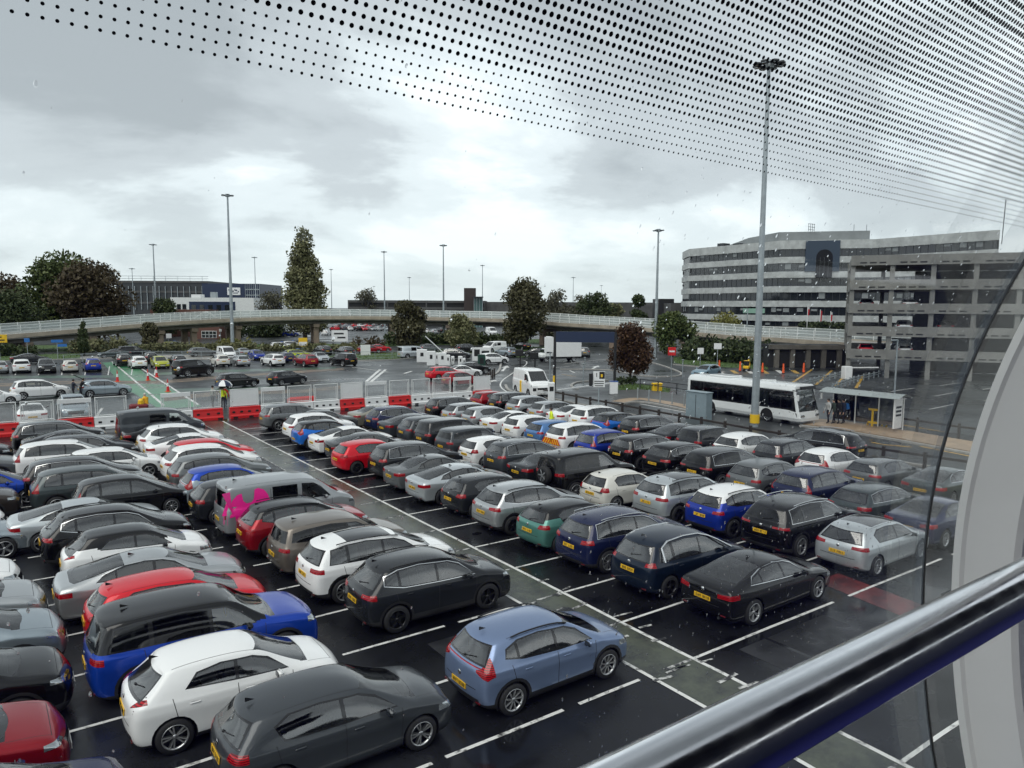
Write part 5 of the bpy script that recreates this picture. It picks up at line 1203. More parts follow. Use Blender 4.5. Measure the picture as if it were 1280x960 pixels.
segs = [(-62,-23,'w','mesh','white water barrier under a mesh panel at the far left end of the fence'), (-23,22,'r','mesh','red water barrier at the left picture edge'), (22,69,'w','mesh','white water barrier in front of the white rear facing car'), (69,116,'r','banner','red water barrier in front of the white front facing car'), (116,160,'w','mesh','white water barrier left of the fence gap by the dark grey van'),
        (199,240,'w','banner','white bannered water barrier half hidden by the dark grey van'), (240,278,'r','mesh','red water barrier left of the narrow gap with the umbrella'), (286,325,'r','sheet','red water barrier with white sheet right of the narrow gap'), (325,358,'w','banner','white bannered barrier right of the red barrier with sheet'), (358,391,'w','mesh','white barrier with clear mesh behind the grey suv'), (391,424,'w','mesh','white barrier left of the middle sheeted red barrier'),
        (424,454,'r','sheet','red barrier with white sheet in the middle of the fence'), (454,483,'w','banner','white bannered barrier right of the middle sheeted red one'), (483,510,'r','mesh','red barrier with clear mesh above the blue grey cars'), (510,535,'w','mesh','white barrier in front of the red estate car'), (535,560,'w','mesh','white barrier right below the red estate bonnet'), (560,584,'w','banner','white bannered barrier left of the last red barrier'), (584,607,'r','sheet','last red barrier with white sheet at the right end of the fence')]
for i, (a, b, c, top, lb) in enumerate(segs):
    ra, rb = ray(a, 500), ray(b, 500); xa, xb = ra.x/ra.y*YF, rb.x/rb.y*YF; yy = YF-(.9 if i > 10 else 0)*((i-10)/7)
    barrier(lb, (xa+xb)/2, yy, xb-xa, M_WHITE if c == 'w' else M_RED, top)
t = thing('fence_stub', 'short red barrier end behind the second white barrier', 'barrier', (17.8, YF+1.2, 0)); m = MB(); m.box((1.6,0,.55), (2.2,.4,1.1), M_RED, 0, .12); m.build('barrier_body', t)

def rail_fence(label, pts, step, h, pw, m, rails=(.72,), name='post_and_rail_fence', pt=None):
    o = Vector(pts[0][:2]).to_3d(); t = thing(name, label, 'fence', o); P = [Vector(p[:2]).to_3d()-o for p in pts]; 
    tot = [0]; 
    for a, b in zip(P[:-1], P[1:]): tot.append(tot[-1]+(b-a).length)
    n = max(1, round(tot[-1]/step)); Q = []
    for k in range(n+1):
        s = tot[-1]*k/n; i = max(j for j in range(len(P)-1) if tot[j] <= s+1e-6); f = (s-tot[i])/(tot[i+1]-tot[i]); Q.append(P[i].lerp(P[i+1], f))
    for q in Q:
        b = MB(); b.box((q.x, q.y, h/2), (pw, pw, h), pt or m, .1, .012); b.build('post', t)
    for rz_ in rails:
        b = MB()
        for a, c in zip(Q[:-1], Q[1:]):
            d_ = c-a; b.box(((a.x+c.x)/2, (a.y+c.y)/2, rz_), (d_.length+.02, pw*.75, pw*.85), m, atan2(d_.y, d_.x))
        b.build('rail', t)
    return t
rail_fence('long dark timber knee rail between the parked cars and the bus road', [(39.9,52.2),(38.9,44),(38.2,36),(37.6,27),(37.8,21),(38.3,15),(39.6,9),(42,2)], 2.0, .98, .15, M_TIMBER, (.80,))
rail_fence('dark timber rail beside the bus stop on the far side of the bus road', [G(1098,533), G(1150,541), G(1200,549), G(1260,557)], 2.4, 1.0, .15, M_TIMBER, (.78,))
rail_fence('thin pale pedestrian railing along the far verge at the left', [G(80,455), G(130,451), G(190,449), G(300,449.5)], 3.0, 1.25, .07, M_GALV, (1.2, .7, .25))
rail_fence('thin pale pedestrian railing along the verge in the middle', [G(300,449.5), G(400,451), G(480,449), G(560,444)], 3.0, 1.25, .06, M_GALV, (1.2, .7, .25))
rail_fence('dark guard rail behind the grass island and yellow bin', [G(800,487), G(836,492), G(870,497)], 2.2, 1.1, .09, M_STEELD, (1.05, .6))
rail_fence('dark railing along the lane behind the bus', [G(905,490), G(960,492), G(1000,497)], 2.2, 1.1, .09, M_STEELD, (1.05, .6))
rail_fence('low ramp barrier rail leading into the car park entrance', [G(1000,486), G(1025,478), G(1056,471)], 2.0, .8, .12, M_GALV, (.6, .35), name='crash_barrier')
rail_fence('long ramp barrier rail right of the car park entrance lane', [G(1040,489), G(1070,478), G(1104,470)], 2.0, .8, .12, M_GALV, (.6, .35), name='crash_barrier')
for i, (px, py) in enumerate(((797,500),(811,503),(825,505),(840,507),(855,509))):
    t = thing('bollard', 'pale slim bollard in the row along the island pavement', 'bollard', G(px, py), 0, 'bollards along the island pavement'); m = MB(); m.cyl((0,0,0), (0,0,1.05), .055, M_GALV, 8); m.sphere((0,0,1.05), .055, M_GALV, 6); m.build('post', t)
for i in range(9):
    a = Vector(G(595,489)).lerp(G(618,471), i/8); t = thing('bollard', 'dark leaning timber bollard in the row on the bend by the white sheet', 'bollard', a, 0, 'dark bollards on the bend'); m = MB(); m.box((0,0,.5), (.16,.16,1.0), M_TIMBER, .3, .02); m.build('post', t)

# ------------------------------------------------------------------ street furniture
def cone(label, p, h=.85):
    t = thing('traffic_cone', label, 'traffic cone', p, 0); m = MB(); m.box((0,0,.03), (.42,.42,.06), M_ORANGE, .2, .015); m.build('base', t)
    m = MB(); m.cyl((0,0,.06), (0,0,h*.42), .15, M_RED, 14, .105, False); m.cyl((0,0,h*.42), (0,0,h*.70), .105, M_WHITE, 14, .07, False); m.cyl((0,0,h*.70), (0,0,h), .07, M_RED, 14, .03); m.build('cone_shell', t)
for lb, px, py in (('traffic cone at the left edge of the green crossing', 147,477), ('traffic cone on the right edge of the green crossing beside another cone', 185,475.5), ('rearmost of the two cones right of the green crossing', 196,471.5), ('traffic cone nearest the site fence beside the green crossing', 210,489.5)): cone(lb, G(px, py), 1.2)
for lb, px, py in (('tall slim orange post leftmost of the row behind the bus roof', 899,462), ('tall slim orange post second in the row behind the bus', 925,464), ('tall slim orange post hidden partly by the tall mast', 953,466), ('tall slim orange post just right of the tall mast', 979,467), ('tall slim orange post rightmost of the row by the ramp rail', 1004.5,466)):
    t = thing('delineator_post', lb, 'traffic post', G(px, py)); m = MB(); m.cyl((0,0,0), (0,0,.08), .2, M_BLACK, 10); m.build('base', t); m = MB(); m.cyl((0,0,.08), (0,0,1.25), .16, M_ORANGE, 10, .09); m.build('cone_shell', t)
def signpost(label, base, h, w, hh, m, name='road_sign', n=1, mk=None, rz=-.6, posts=1):
    t = thing(name, label, 'sign', base, rz); 
    for s in ([0] if posts == 1 else [-w*.38, w*.38]): b = MB(); b.cyl((s,.06,0), (s,.06,h), .045, M_GALV, 8); b.build('post', t)
    b = MB(); b.box((0,0,h-hh/2), (w, .05, hh), m, 0, .012); b.build('sign_face', t)
    if mk: mk(t, h, w, hh)
    return t
def marks(m, rows):
    def f(t, h, w, hh):
        b = MB()
        for (x, zz, ww, wh) in rows: b.box((x*w, -.032, h-hh+zz*hh), (ww*w, .012, wh*hh), m)
        b.build('sign_lettering', t)
    return f
M_SIGNB = mat('blue sign', (.03,.17,.50), .4)
signpost('yellow direction sign on a post at the left picture edge', G(1,463), ht(421,1,84), 1.7, 1.0, M_YEL, rz=-.05, posts=1, mk=marks(M_PLATET, [(-.1,.68,.55,.14),(.05,.32,.6,.14)]))
signpost('small blue sign on a tall post above the black car', G(35,448), ht(420,35,118), .7, .6, M_SIGNB, rz=-.05)
t = signpost('upper blue finger sign pointing left on the double fingerpost', G(72.5,449), ht(423.5,73,112), 1.5, .42, M_SIGNB, rz=-.05, name='finger_post')
b = MB(); b.box((.65,0,ht(430.5,80,112)), (1.2,.06,.40), M_SIGNB); b.build('sign_face', t)
signpost('yellow and white notice sign on posts beside the flyover pier', G(379,440), ht(420.5,379,135), 1.5, 1.5, M_YEL, rz=-.3, mk=marks(M_WHITE, [(.0,.3,.9,.45)]))
signpost('white direction sign facing the road below the flyover', G(425,440), ht(410.5,425,140), 2.8, 2.0, M_WHITE, rz=-.3, posts=2, mk=marks(M_PLATET, [(-.05,.7,.6,.14),(.1,.35,.5,.14)]))
signpost('white square notice board on the grass verge by the red cars', G(457,444), ht(432.5,457,118), 1.6, 1.7, M_WHITE, rz=-.3, posts=2)
signpost('green and white entry sign frame near the ticket machines', G(602,452), ht(436,600,105), 2.8, 2.0, M_WHITE, rz=-.4, posts=2, mk=marks(M_PLATET, [(-.25,.6,.3,.5),(.2,.65,.4,.2),(.2,.3,.4,.15)]))
signpost('no entry sign on a yellow backed post near the roundabout', G(839,473), 3.6, .9, .95, M_RED, rz=-.6, mk=marks(M_WHITE, [(0,.5,.7,.2)]))
b = signpost('small white warning sign on the verge near the hedge', G(875,464), 3.0, .8, .8, M_WHITE, rz=-.6)
signpost('white headed traffic sign right of the warning sign', G(896,470), ht(429,896,88), .9, .7, M_WHITE, rz=-.7)
t = signpost('black and white exit sign on a post at the timber rail', G(748,524), 3.5, .85, 1.15, M_WHITE, rz=-.62, mk=marks(M_PLATET, [(-.22,.78,.06,.26),(.24,.76,.46,.44),(.0,.38,.8,.05),(.0,.24,.8,.05),(.0,.1,.7,.05)]))
m = MB(); m.box((-.6,0,2.9), (.26,.3,.9), M_BLACK, 0, .03); m.build('signal_box', t); m = MB(); m.box((.18,-.04,3.2), (.14,.012,.22), M_YEL); m.build('arrow_mark', t)
# barrier gate
t = thing('gate_cabinet', 'white barrier gate cabinet at the right end of the white arm', 'cabinet', G(767,493), -.62); m = MB(); m.box((0,0,.6), (.75,.5,1.2), M_WHITE, 0, .05); m.build('cabinet', t); m = MB(); m.box((0,0,1.23), (.8,.55,.06), M_BLUEP, 0, .02); m.build('lid', t)
a, b = G(767,493), G(690,505); m = MB(); d_ = b-a; o = thing('barrier_arm', 'long white barrier arm across the exit lane', 'barrier', a, atan2(d_.y, d_.x)); m.box((d_.length*.44,-.35,1.05), (d_.length*.88,.07,.13), M_WHITE, 0, .02); m.build('arm', o)
for lb, px, py, w, h in (('white ticket machine in front of the parked white van', 689,506,.55,1.9), ('short white ticket post left of the parked white van', 668,500,.5,1.3)):
    t = thing('ticket_machine', lb, 'machine', G(px, py), -.6); m = MB(); m.box((0,0,h/2), (w,.5,h), M_WHITE, 0, .06); m.build('cabinet', t); m = MB(); m.box((0,-.26,h*.72), (w*.6,.02,h*.2), M_BLACK); m.build('display', t)
t = thing('height_post', 'tall thin yellow post beside the white ticket machine', 'post', G(692,505)); m = MB(); m.cyl((0,0,0), (0,0,2.4), .09, M_YEL, 8); m.build('post', t)
t = thing('hydrant_stand', 'yellow open stand on the kerb left of the ticket post', 'stand', G(655,494)); m = MB(); 
for x in (-.35,.35): m.box((x,0,.7), (.14,.3,1.4), M_YEL, 0, .03)
m.box((0,0,1.1), (.8,.3,.2), M_YEL, 0, .03); m.build('frame', t)
# height gantry with navy board
ga, gb_ = G(693,486), G(768,487); d_ = gb_-ga; t = thing('height_gantry', 'dark gantry carrying a wide navy blue board over the exit road', 'gantry', ga, atan2(d_.y, d_.x)); L = d_.length
zt = ht(412.5, 730, 78); zb_ = ht(425, 730, 78)
for x in (0, L): m = MB(); m.cyl((x,0,0), (x,0,zt), .14, M_BLACK, 10); m.build('post', t)
m = MB(); m.box((L/2,0,(zt+zb_)/2), (L,.18,zt-zb_), M_NAVY); m.build('board', t)
t = thing('white_board', 'tall white board behind the left gantry post', 'board', G(688,480)); zt2 = ht(416, 687, 90); zb2 = ht(432, 687, 90); m = MB(); m.box((0,0,(zt2+zb2)/2), (1.35,.1,zt2-zb2), M_WHITE, -.6); m.build('board', t); m = MB(); m.cyl((0,.1,0), (0,.1,zb2), .07, M_GALV, 6); m.build('post', t)
t = thing('grit_bin', 'yellow grit bin behind the dark guard rail', 'bin', G(821,489), -.5); t.scale = (.75,.75,.75); m = MB(); m.box((0,0,.45), (1.2,.8,.9), M_YEL, 0, .08); m.build('bin', t); m = MB(); m.box((0,0,.98), (1.35,.95,.22), M_YEL, 0, .09); m.build('lid', t)
t = thing('utility_cabinet', 'grey utility cabinet at the rail in front of the bus rear', 'cabinet', G(873,524), 0.0); m = MB(); m.box((0,0,1.0), (.7,1.9,2.0), M_GREYP, 0, .03); m.box((0,0,2.03), (.8,2.0,.06), M_GREYP, 0, .02); m.build('housing', t); m = MB(); m.box((-.36,0,1.0), (.02,.03,1.7), M_BLACK); m.build('door_gap', t)
# cabins and bollard machines at the car park entry
for lb, px, py, w, h in (('white square cabinet right of the silver minibus', 527.5,453,1.5,1.9), ('white ticket cabinet with dark panel at the car park entry', 539,457,1.2,2.0), ('small white post between the entry cabinets', 546,455,.5,1.6), ('wide white cabinet at the car park entry', 553,457,1.1,1.8), ('narrow white post right of the wide white cabinet', 560,457,.6,1.5), ('slim white post near the dark cars at the entry', 566,456,.45,1.2), ('white cabinet right of the slim white post', 575.5,458,.6,1.4), ('last small white post of the entry row', 580,457,.4,1.0)):
    t = thing('entry_cabinet', lb, 'cabinet', G(px, py), -.5); m = MB(); m.box((0,0,h/2), (w,.7,h), M_WHITE, 0, .05); m.build('housing', t); m = MB(); m.box((0,-.36,h*.62), (w*.3,.02,h*.28), M_BLACK); m.build('display', t)
a, b = G(551,447), G(561,452); o = thing('barrier_arm', 'raised white barrier arm slanting over the entry cabinets', 'barrier', G(560,456), 0); m = MB(); m.cyl((0,0,1.1), (-3.0,1.0,4.0), .07, M_WHITE, 6); m.build('arm', o)
t = thing('green_cabinet', 'dark green cabinet below the entry sign frame', 'cabinet', G(602,460), -.5); m = MB(); m.box((0,0,.9), (1.0,.7,1.8), mat('dark green paint', (.01,.05,.035), .4), 0, .04); m.build('housing', t); m = MB(); m.box((0,-.36,1.0), (.5,.02,.8), M_BLACK); m.build('door', t)
t = thing('signal_gantry', 'pair of dark posts with black signal boxes left of the white van', 'signal', G(650,478), -.6)
for x in (0, 1.6): m = MB(); m.cyl((x,0,0), (x,0,3.4), .07, M_BLACK, 8); m.build('post', t)
for x, zz in ((-.1,3.2),(1.5,2.9)): m = MB(); m.box((x,-.1,zz), (.9,.35,.7), M_BLACK, 0, .05); m.build('signal_head', t)
for lb, px, py, top in (('thin lamp column in front of the roundabout', 729,481,455), ('thin signal pole left of the exit sign', 731,460,447), ('thin pole beside the no entry sign', 853,473,450)):
    b_ = G(px, py); d0 = b_.x*sin(YAW)+b_.y*cos(YAW); t = thing('slim_pole', lb, 'pole', b_); m = MB(); h_ = ht(top, px, d0); m.cyl((0,0,0), (0,0,h_), .06, M_GALV, 6); m.build('pole', t); m = MB(); m.box((0,0,h_), (.25,.25,.12), M_GALV, 0, .03); m.build('cap', t)
M_SHROOF = mesh_infill('pale translucent roof sheet', (.45,.50,.50), .55)
# bus shelter: runs along the kerb at X ~ 48
t = thing('bus_shelter', 'glass bus shelter with a pale curved roof beside the white bus', 'shelter', (48.3, 29.4, .115), -pi/2*.98); t.scale = (.88,.88,.88); L = 5.6
for x in (0, 1.87, 3.73, L): m = MB(); m.cyl((x,.9,0), (x,.9,2.45), .05, M_WHITEM, 8); m.build('post', t)
m = MB(); n = 8; vs = []
for i in range(n+1):
    yy = -1.0+2.2*i/n; zz = 2.48+.28*sin(pi*i/n); vs += [(-.2,yy,zz), (L+.5,yy,zz), (-.2,yy,zz+.03), (L+.5,yy,zz+.03)]
m.add(vs, [(4*i, 4*i+4, 4*i+5, 4*i+1) for i in range(n)]+[(4*i+2, 4*i+3, 4*i+7, 4*i+6) for i in range(n)]+[(0,1,3,2),(4*n,4*n+2,4*n+3,4*n+1)], M_SHROOF); m.build('roof', t)
for k in range(3): m = MB(); m.box((.93+1.87*k,.9,1.25), (1.75,.02,2.1), M_CGLASS); m.build('glass_panel', t)
m = MB(); m.box((L,0,1.35), (.12,1.2,2.3), M_WHITE, 0, .02); m.build('information_panel', t); m = MB(); 
for zz in (.7, 1.0, 1.3): m.box((L+.07,0,zz+.5), (.015,.8,.16), M_PLATET)
m.build('panel_lettering', t)
t = thing('grit_stand', 'yellow open framed stand at the end of the bus shelter', 'stand', G(1096,534), -.6); m = MB()
for x in (-.5,.5):
    for y in (-.3,.3): m.box((x,y,.65), (.1,.1,1.3), M_YEL)
for zz in (1.25,.35): m.box((0,0,zz), (1.15,.75,.14), M_YEL, 0, .02)
m.build('frame', t)
t = thing('entrance_kiosk', 'white entrance kiosk with barrier at the car park ramp', 'kiosk', G(1058,474), -.5); m = MB(); m.box((0,0,.75), (.9,.9,1.5), M_WHITE, 0, .05); m.build('cabinet', t); m = MB(); m.box((2.1,0,1.35), (3.6,.1,.12), M_WHITE); m.build('arm', t)
# flags and gantry on the upper deck
M_FLAGR = mat('red flag', (.5,.02,.03), .7); M_FLAGW = mat('pale flag', (.6,.58,.58), .7)
for lb, px, y0, y1, m_ in (('leftmost flag on a pole in front of the hotel, white and red', 1009,382,412,M_FLAGW), ('middle flag in front of the hotel, red', 1025,387,412,M_FLAGR), ('rightmost pale flag in front of the hotel', 1038,389,412,M_FLAGW)):
    p = foot(px, 132); t = thing('flagpole', lb, 'flag', p); z1 = ht(y0, px, 132); m = MB(); m.cyl((0,0,0), (0,0,z1), .06, M_WHITEM, 6); m.build('pole', t)
    m = MB(); n = 6; vs = []
    for i in range(n+1): vs += [(.06+.10*i, .06*sin(i*1.2), z1-.1-.04*i), (.06+.08*i, .06*sin(i*1.2+.4), z1-2.1-.1*i)]
    m.add(vs, [(2*i, 2*i+1, 2*i+3, 2*i+2) for i in range(n)], m_); 
    if m_ is M_FLAGW: m.add([(p_[0], p_[1]-.02, p_[2]*.5+(z1-1.1)*.5) for p_ in vs], [(2*i, 2*i+1, 2*i+3, 2*i+2) for i in range(n)], M_FLAGR)
    m.build('flag_cloth', t)
p = foot(935, 126); t = thing('sign_gantry', 'pale green sign gantry frame on the flyover in front of the hotel', 'gantry', p); z0 = ht(412, 935, 126)
for x in (-.2, 3.2): m = MB(); m.cyl((x,0,0), (x,0,z0+3.6), .1, M_GALV, 6); m.build('post', t)
m = MB(); m.box((1.5,0,z0+3.2), (3.8,.25,.8), mat('pale green sign', (.25,.42,.34), .5), -.5); m.build('sign_face', t)
hedge('planter hedge on the upper deck under the hotel flags', [foot(1006,133), foot(1062,128)], 1.6, 1.4, M_LF_DARK, 100, .25, 60)
for o in list(bpy.data.objects):
    if o.get('label') == 'planter hedge on the upper deck under the hotel flags': o.location.z = ht(413, 1030, 130)
# small excavator among the cones
t = thing('mini_excavator', 'small yellow digger parked behind the orange posts', 'digger', G(933,464), .4); t.scale = (.62,.62,.62); m = MB()
for y in (-.5,.5): m.box((0,y,.22), (1.7,.3,.42), M_BLACK, 0, .15)
m.build('tracks', t); m = MB(); m.box((-.1,0,.85), (1.3,1.1,.6), M_YEL, 0, .1); m.build('body', t); m = MB(); m.box((0,0,1.65), (.9,.9,1.0), M_DKGLASS, 0, .1); m.box((0,0,2.2), (1.0,1.0,.08), M_YEL); m.build('cab', t)
m = MB(); m.tube([(.6,0,1.0),(1.6,0,2.3),(2.5,0,1.5),(2.4,0,.6)], .12, M_YEL, 6); m.box((2.35,0,.45), (.4,.5,.4), M_BLACK, 0, .08); m.build('arm', t)
# ------------------------------------------------------------------ the packed car park, row by row
ROWS = {
 'R1': (14.1, 'first row right of the green walkway', [
  (0,'fastback','black',None,'twin','black fastback',14.66), (1,'mpv','darkblue',None,'dark','dark blue people carrier',14.3), (2,'suv','navy',None,'ten','navy suv',14.2), (3,'hatch','teal','black','dark','black roofed teal hatchback',14.25), (4,'crossover','silver',None,'dark','silver crossover',14.0),
  (5,'hatch','darkgrey',None,'five','dark grey hatchback',14.1), (6,'fastback','icesilver',None,'dark','ice silver fastback',13.8), (7,'saloon','midgrey',None,'ten','grey saloon',13.9), (8,'suv','darkgrey',None,'twin','dark grey suv',14.2), (9,'hatch','red',None,'dark','red hatchback',13.3),
  (10,'fastback','black',None,'five','black fastback',13.9), (11,'fastback','white',None,'five','white fastback',13.9), (12,'tallhatch','brightblue','black','dark','bright blue tall hatchback',13.7), (13,'softsuv','white',None,'dark','white crossover',14.0), (14,'saloon','midgrey',None,'five','grey saloon',15.0), (15,'suv','midgrey',None,'five','mid grey suv',14.0)]),
 'R2': (19.9, 'second row right of the walkway', [
  (0,'sporthatch','icesilver',None,'turbine','silver dark roofed hatchback',20.85), (1,'bigsuv','black',None,'twin','large black suv',20.3), (2,'softsuv','medblue','white','dark','white roofed blue crossover',20.3), (3,'panosuv','icesilver',None,'dark','ice silver suv',19.9), (4,'supermini','cream',None,'five','cream small hatchback',19.3), (5,'offroader','black',None,'ten','black off road car',18.9),
  (6,'saloon','darkgrey',None,'five','dark grey saloon',19.0), (7,'suv','grey',None,'five','slate grey suv',19.2), (8,'supermini','white',None,'five','small white hatchback',19.2), (9,'evoque','grey',None,'dark','slate compact suv',19.2), (10,'boxy','darkgrey',None,'twin','dark large suv',19.2), (11,'softsuv','grey',None,'dark','slate crossover',19.3), (12,'fastback','grey',None,'five','slate fastback',19.2), (13,'crossover','navy',None,'dark','navy crossover',19.4), (14,'saloon','champagne',None,'five','champagne saloon',19.2)]),
 'R3': (25.4, 'third row right of the walkway', [
  (0,'saloon','navy',None,'ten','navy saloon',25.2), (1,'estate','greengrey',None,'five','green grey estate',25.4), (2,'wagonsuv','navy',None,'dark','tall lamped navy suv',25.4), (3,'softsuv','midgrey',None,'dark','mid grey crossover',25.4), (4,'bigsuv','black',None,'five','large black suv',25.3), (5,'crossover','black',None,'twin','black crossover',25.2), (6,'suv','black',None,'dark','black suv',25.3), (7,'monocab','medblue',None,'five','blue people carrier',25.0),
  (8,'suv','white',None,'dark','white chevron tailed suv',24.9), (9,'hatch','lightblue',None,'five','light blue hatchback',25.2), (10,'hatch','white',None,'five','white hatchback',25.2), (11,'saloon','white',None,'five','white saloon',25.2), (12,'hatch','silver',None,'five','silver hatchback',25.2), (13,'estate','silver',None,'five','silver estate',25.0), (14,'suv','black',None,'five','black suv',25.1)]),
 'R4': (30.7, 'last row by the timber rail', [
  (0,'hatch','lime',None,'five','lime hatchback',31.5), (1,'fastback','greengrey',None,'turbine','green grey fastback',30.9), (2,'sporthatch','midgrey',None,'five','mid grey hatchback',30.7), (3,'tallhatch','white',None,'dark','white tall hatchback',30.5), (4,'mpv','darkgrey',None,'five','dark grey people carrier',30.5), (5,'softsuv','white',None,'five','white crossover',30.4), (6,'evoque','darkgrey',None,'dark','dark grey compact suv',30.4), (7,'fastback','darkgrey',None,'five','dark grey fastback',30.4), (8,'suv','black',None,'twin','black suv',30.4), (9,'tallhatch','brightblue','black','dark','bright blue tall hatchback',30.4),
  (10,'suv','white',None,'five','white suv',30.6), (11,'saloon','white',None,'five','white saloon',30.6), (12,'estate','silver',None,'five','silver estate',30.6), (13,'softsuv','silver',None,'dark','silver crossover',30.5), (14,'suv','black',None,'five','black suv',30.5), (15,'hatch','darkred',None,'five','dark red hatchback',30.4)]),
 'L1': (7.0, 'row left of the green walkway', [
  (0,'tallhatch','steelblue',None,'turbine','steel blue hatchback',7.33), (2,'crossover','darkgrey',None,'dark','dark grey crossover',7.03), (3,'panosuv','white',None,'ten','white suv',6.6), (4,'evoque','bronze',None,'five','bronze compact suv',6.5), (5,'softsuv','darkred','black','dark','black roofed dark red crossover',6.2), (6,'vwvan','vangrey',None,'five','grey pink marked van',6.1), (7,'hatch','darkgrey',None,'five','dark grey hatchback',5.7), (8,'tallhatch','bluesilver','blue','five','blue roofed silver hatchback',5.8), (9,'softsuv','midgrey',None,'five','mid grey crossover',5.8),
  (10,'crossover','white',None,'ten','white crossover',5.95), (11,'hatch','red',None,'five','red hatchback',6.6), (12,'fastback','white',None,'five','white fastback',6.0), (13,'crossover','white',None,'five','white crossover',6.0), (14,'saloon','black',None,'five','black saloon',5.6), (15,'vwvan','grey',None,'five','slate grey van',5.6)]),
 'L2': (1.6, 'second row left of the walkway', [
  (0,'hatch','grey',None,'twin','dark grey hatchback',2.62), (1,'juke','white',None,'twin','small white crossover',1.55), (2,'boxy','blue','black','five','black roofed blue suv',1.15), (3,'hatch','red',None,'five','red hatchback',1.35), (4,'fastback','silver',None,'five','silver fastback',.9), (5,'juke','white','black','five','black roofed small white crossover',1.2), (6,'crossover','black',None,'five','black crossover',.8), (7,'fastback','icesilver',None,'five','ice silver fastback',.0), (8,'monocab','black',None,'ten','black people carrier',2.0), (9,'wagonsuv','greengrey',None,'five','green grey suv',.8),
  (10,'suv','black',None,'five','black suv',.6), (11,'hatch','white',None,'five','white hatchback',2.3), (12,'wagonsuv','white',None,'five','white tall lamped suv',.4), (13,'estate','darkgrey',None,'five','dark grey estate',1.4), (14,'fastback','darkgrey',None,'five','dark grey fastback',.9), (15,'suv','black',None,'five','black suv',.5)]),
 'L3': (None, 'row at the left picture edge', [
  (0,'hatch','navy',None,'five','navy hatchback',1.5), (1,'suv','darkred',None,'five','dark red suv',.75), (2,'suv','black',None,'five','black suv',1.0), (3,'crossover','bluesilver',None,'dark','blue silver crossover',1.05), (4,'suv','silver',None,'five','silver suv',.8), (5,'crossover','white',None,'five','white crossover',.35), (7,'fastback','bluesilver',None,'five','blue silver fastback',.9), (8,'saloon','white',None,'five','white saloon',.1), (9,'suv','brown',None,'five','brown suv',.6), (10,'supermini','blue',None,'five','small blue hatchback',1.6), (11,'hatch','red',None,'five','red hatchback',.0), (12,'suv','midgrey',None,'five','mid grey suv',.9), (13,'saloon','white',None,'five','white saloon',.2), (14,'hatch','darkgrey',None,'five','dark grey hatchback',.6)]),
}
CARS = {}
jr = random.Random(3)
for row, (x0, where, lst) in ROWS.items():
    names = [c[5].split('roofed ')[-1].replace('tall lamped ','').replace('grey pink','pink').replace('chevron tailed ','chevron ').replace(' car','') if 'roofed' in c[5] or 'lamped' in c[5] or 'pink' in c[5] or 'chevron' in c[5] or 'off road' in c[5] else c[5] for c in lst]
    for i, (k, mdl, col, roof, rim, desc, xr) in enumerate(lst):
        sp = get_model(mdl)[0]; cx = xr - sp['L']/2 if row == 'L3' else xr + sp['L']/2
        prv = names[i-1] if i else None; nxt = names[i+1] if i+1 < len(names) else None
        if prv and nxt:
            lb = f'{desc} parked between the {prv} and the {nxt}'
            if len(lb.split()) > 16: lb = f'{desc} between the {prv} and {nxt}'
            if len(lb.split()) > 16: lb = f'{desc} between {prv} and {nxt}'
        elif nxt: lb = f'nearest {desc} of the {where}'
        else: lb = f'farthest {desc} of the {where}'
        CARS[(row, k)] = make_car(mdl, col, (cx, Y0+BAY*(k+.53)+jr.uniform(-.08, .08), 0), jr.uniform(-.018, .018), roof, rim, lb, 'cars packed in the marked bays', 2 if (row in ('L1','L2','L3') and k < 7) or (row in ('R1','R2') and k < 8) else 1)
make_car('bigsuv','black',(36.35, 22.6, 0), pi/2+.02, None, 'ten', 'large black suv parked sideways along the timber rail behind the white hatchback', None, 2)
make_car('crossover','black',(36.3, 33.0, 0), pi/2, None, 'ten', 'black crossover standing sideways at the rail', None, 1) if False else None

# details that belong to single cars
def deco(car, name, mb): return mb.build(name, car)
c = CARS[('R1',1)]; sp = get_model('mpv')[0]; L = sp['L']; b = MB()      # bright arch over the side glass
for s in (-1, 1):
    pts = [(.62,1.10),(.66,1.45),(.95,1.575),(1.6,1.615),(2.2,1.585),(2.6,1.47),(2.95,1.31),(3.45,1.03)]; b.tube([(x*1.0-L/2, s*(.915*(.985 if z < 1.15 else .93-.26*(z-1.15)/.45)), z) for x, z in pts], .028, M_CHROME, 6)
deco(c, 'bright_trim', b)
def chrome_line(key, mdl, pts, wid=.014, inset=.0):
    c = CARS[key]; sp = get_model(mdl)[0]; b = MB()
    for s in (-1, 1): b.tube([(x-sp['L']/2, s*y, z) for x, y, z in pts], wid, M_CHROME, 5)
    deco(c, 'bright_trim', b)
c = CARS[('R2',5)]; sp = get_model('offroader')[0]; b = MB(); b.lathe([(.20,-.12),(.36,-.12),(.39,-.06),(.39,.06),(.36,.12),(.20,.12)], M_RUB, 24, 'X', (-sp['L']/2-.10, -.08, 1.06)); w = deco(c, 'spare_wheel', b)
b = MB(); b.lathe([(.001,-.10),(.24,-.12),(.26,-.13)], M_ALLOYD, 20, 'X', (-sp['L']/2-.12, -.08, 1.06)); 
for i in range(5): a = i*2*pi/5; b.box((-sp['L']/2-.245, -.08+cos(a)*.13, 1.06+sin(a)*.13), (.02, .05, .24), M_ALLOY, M=Matrix.Rotation(a-pi/2, 3, 'X'))
b.build('rim', w)
c = CARS[('R3',8)]; L = get_model('suv')[0]['L']; b = MB()               # red and yellow chevrons across the tail
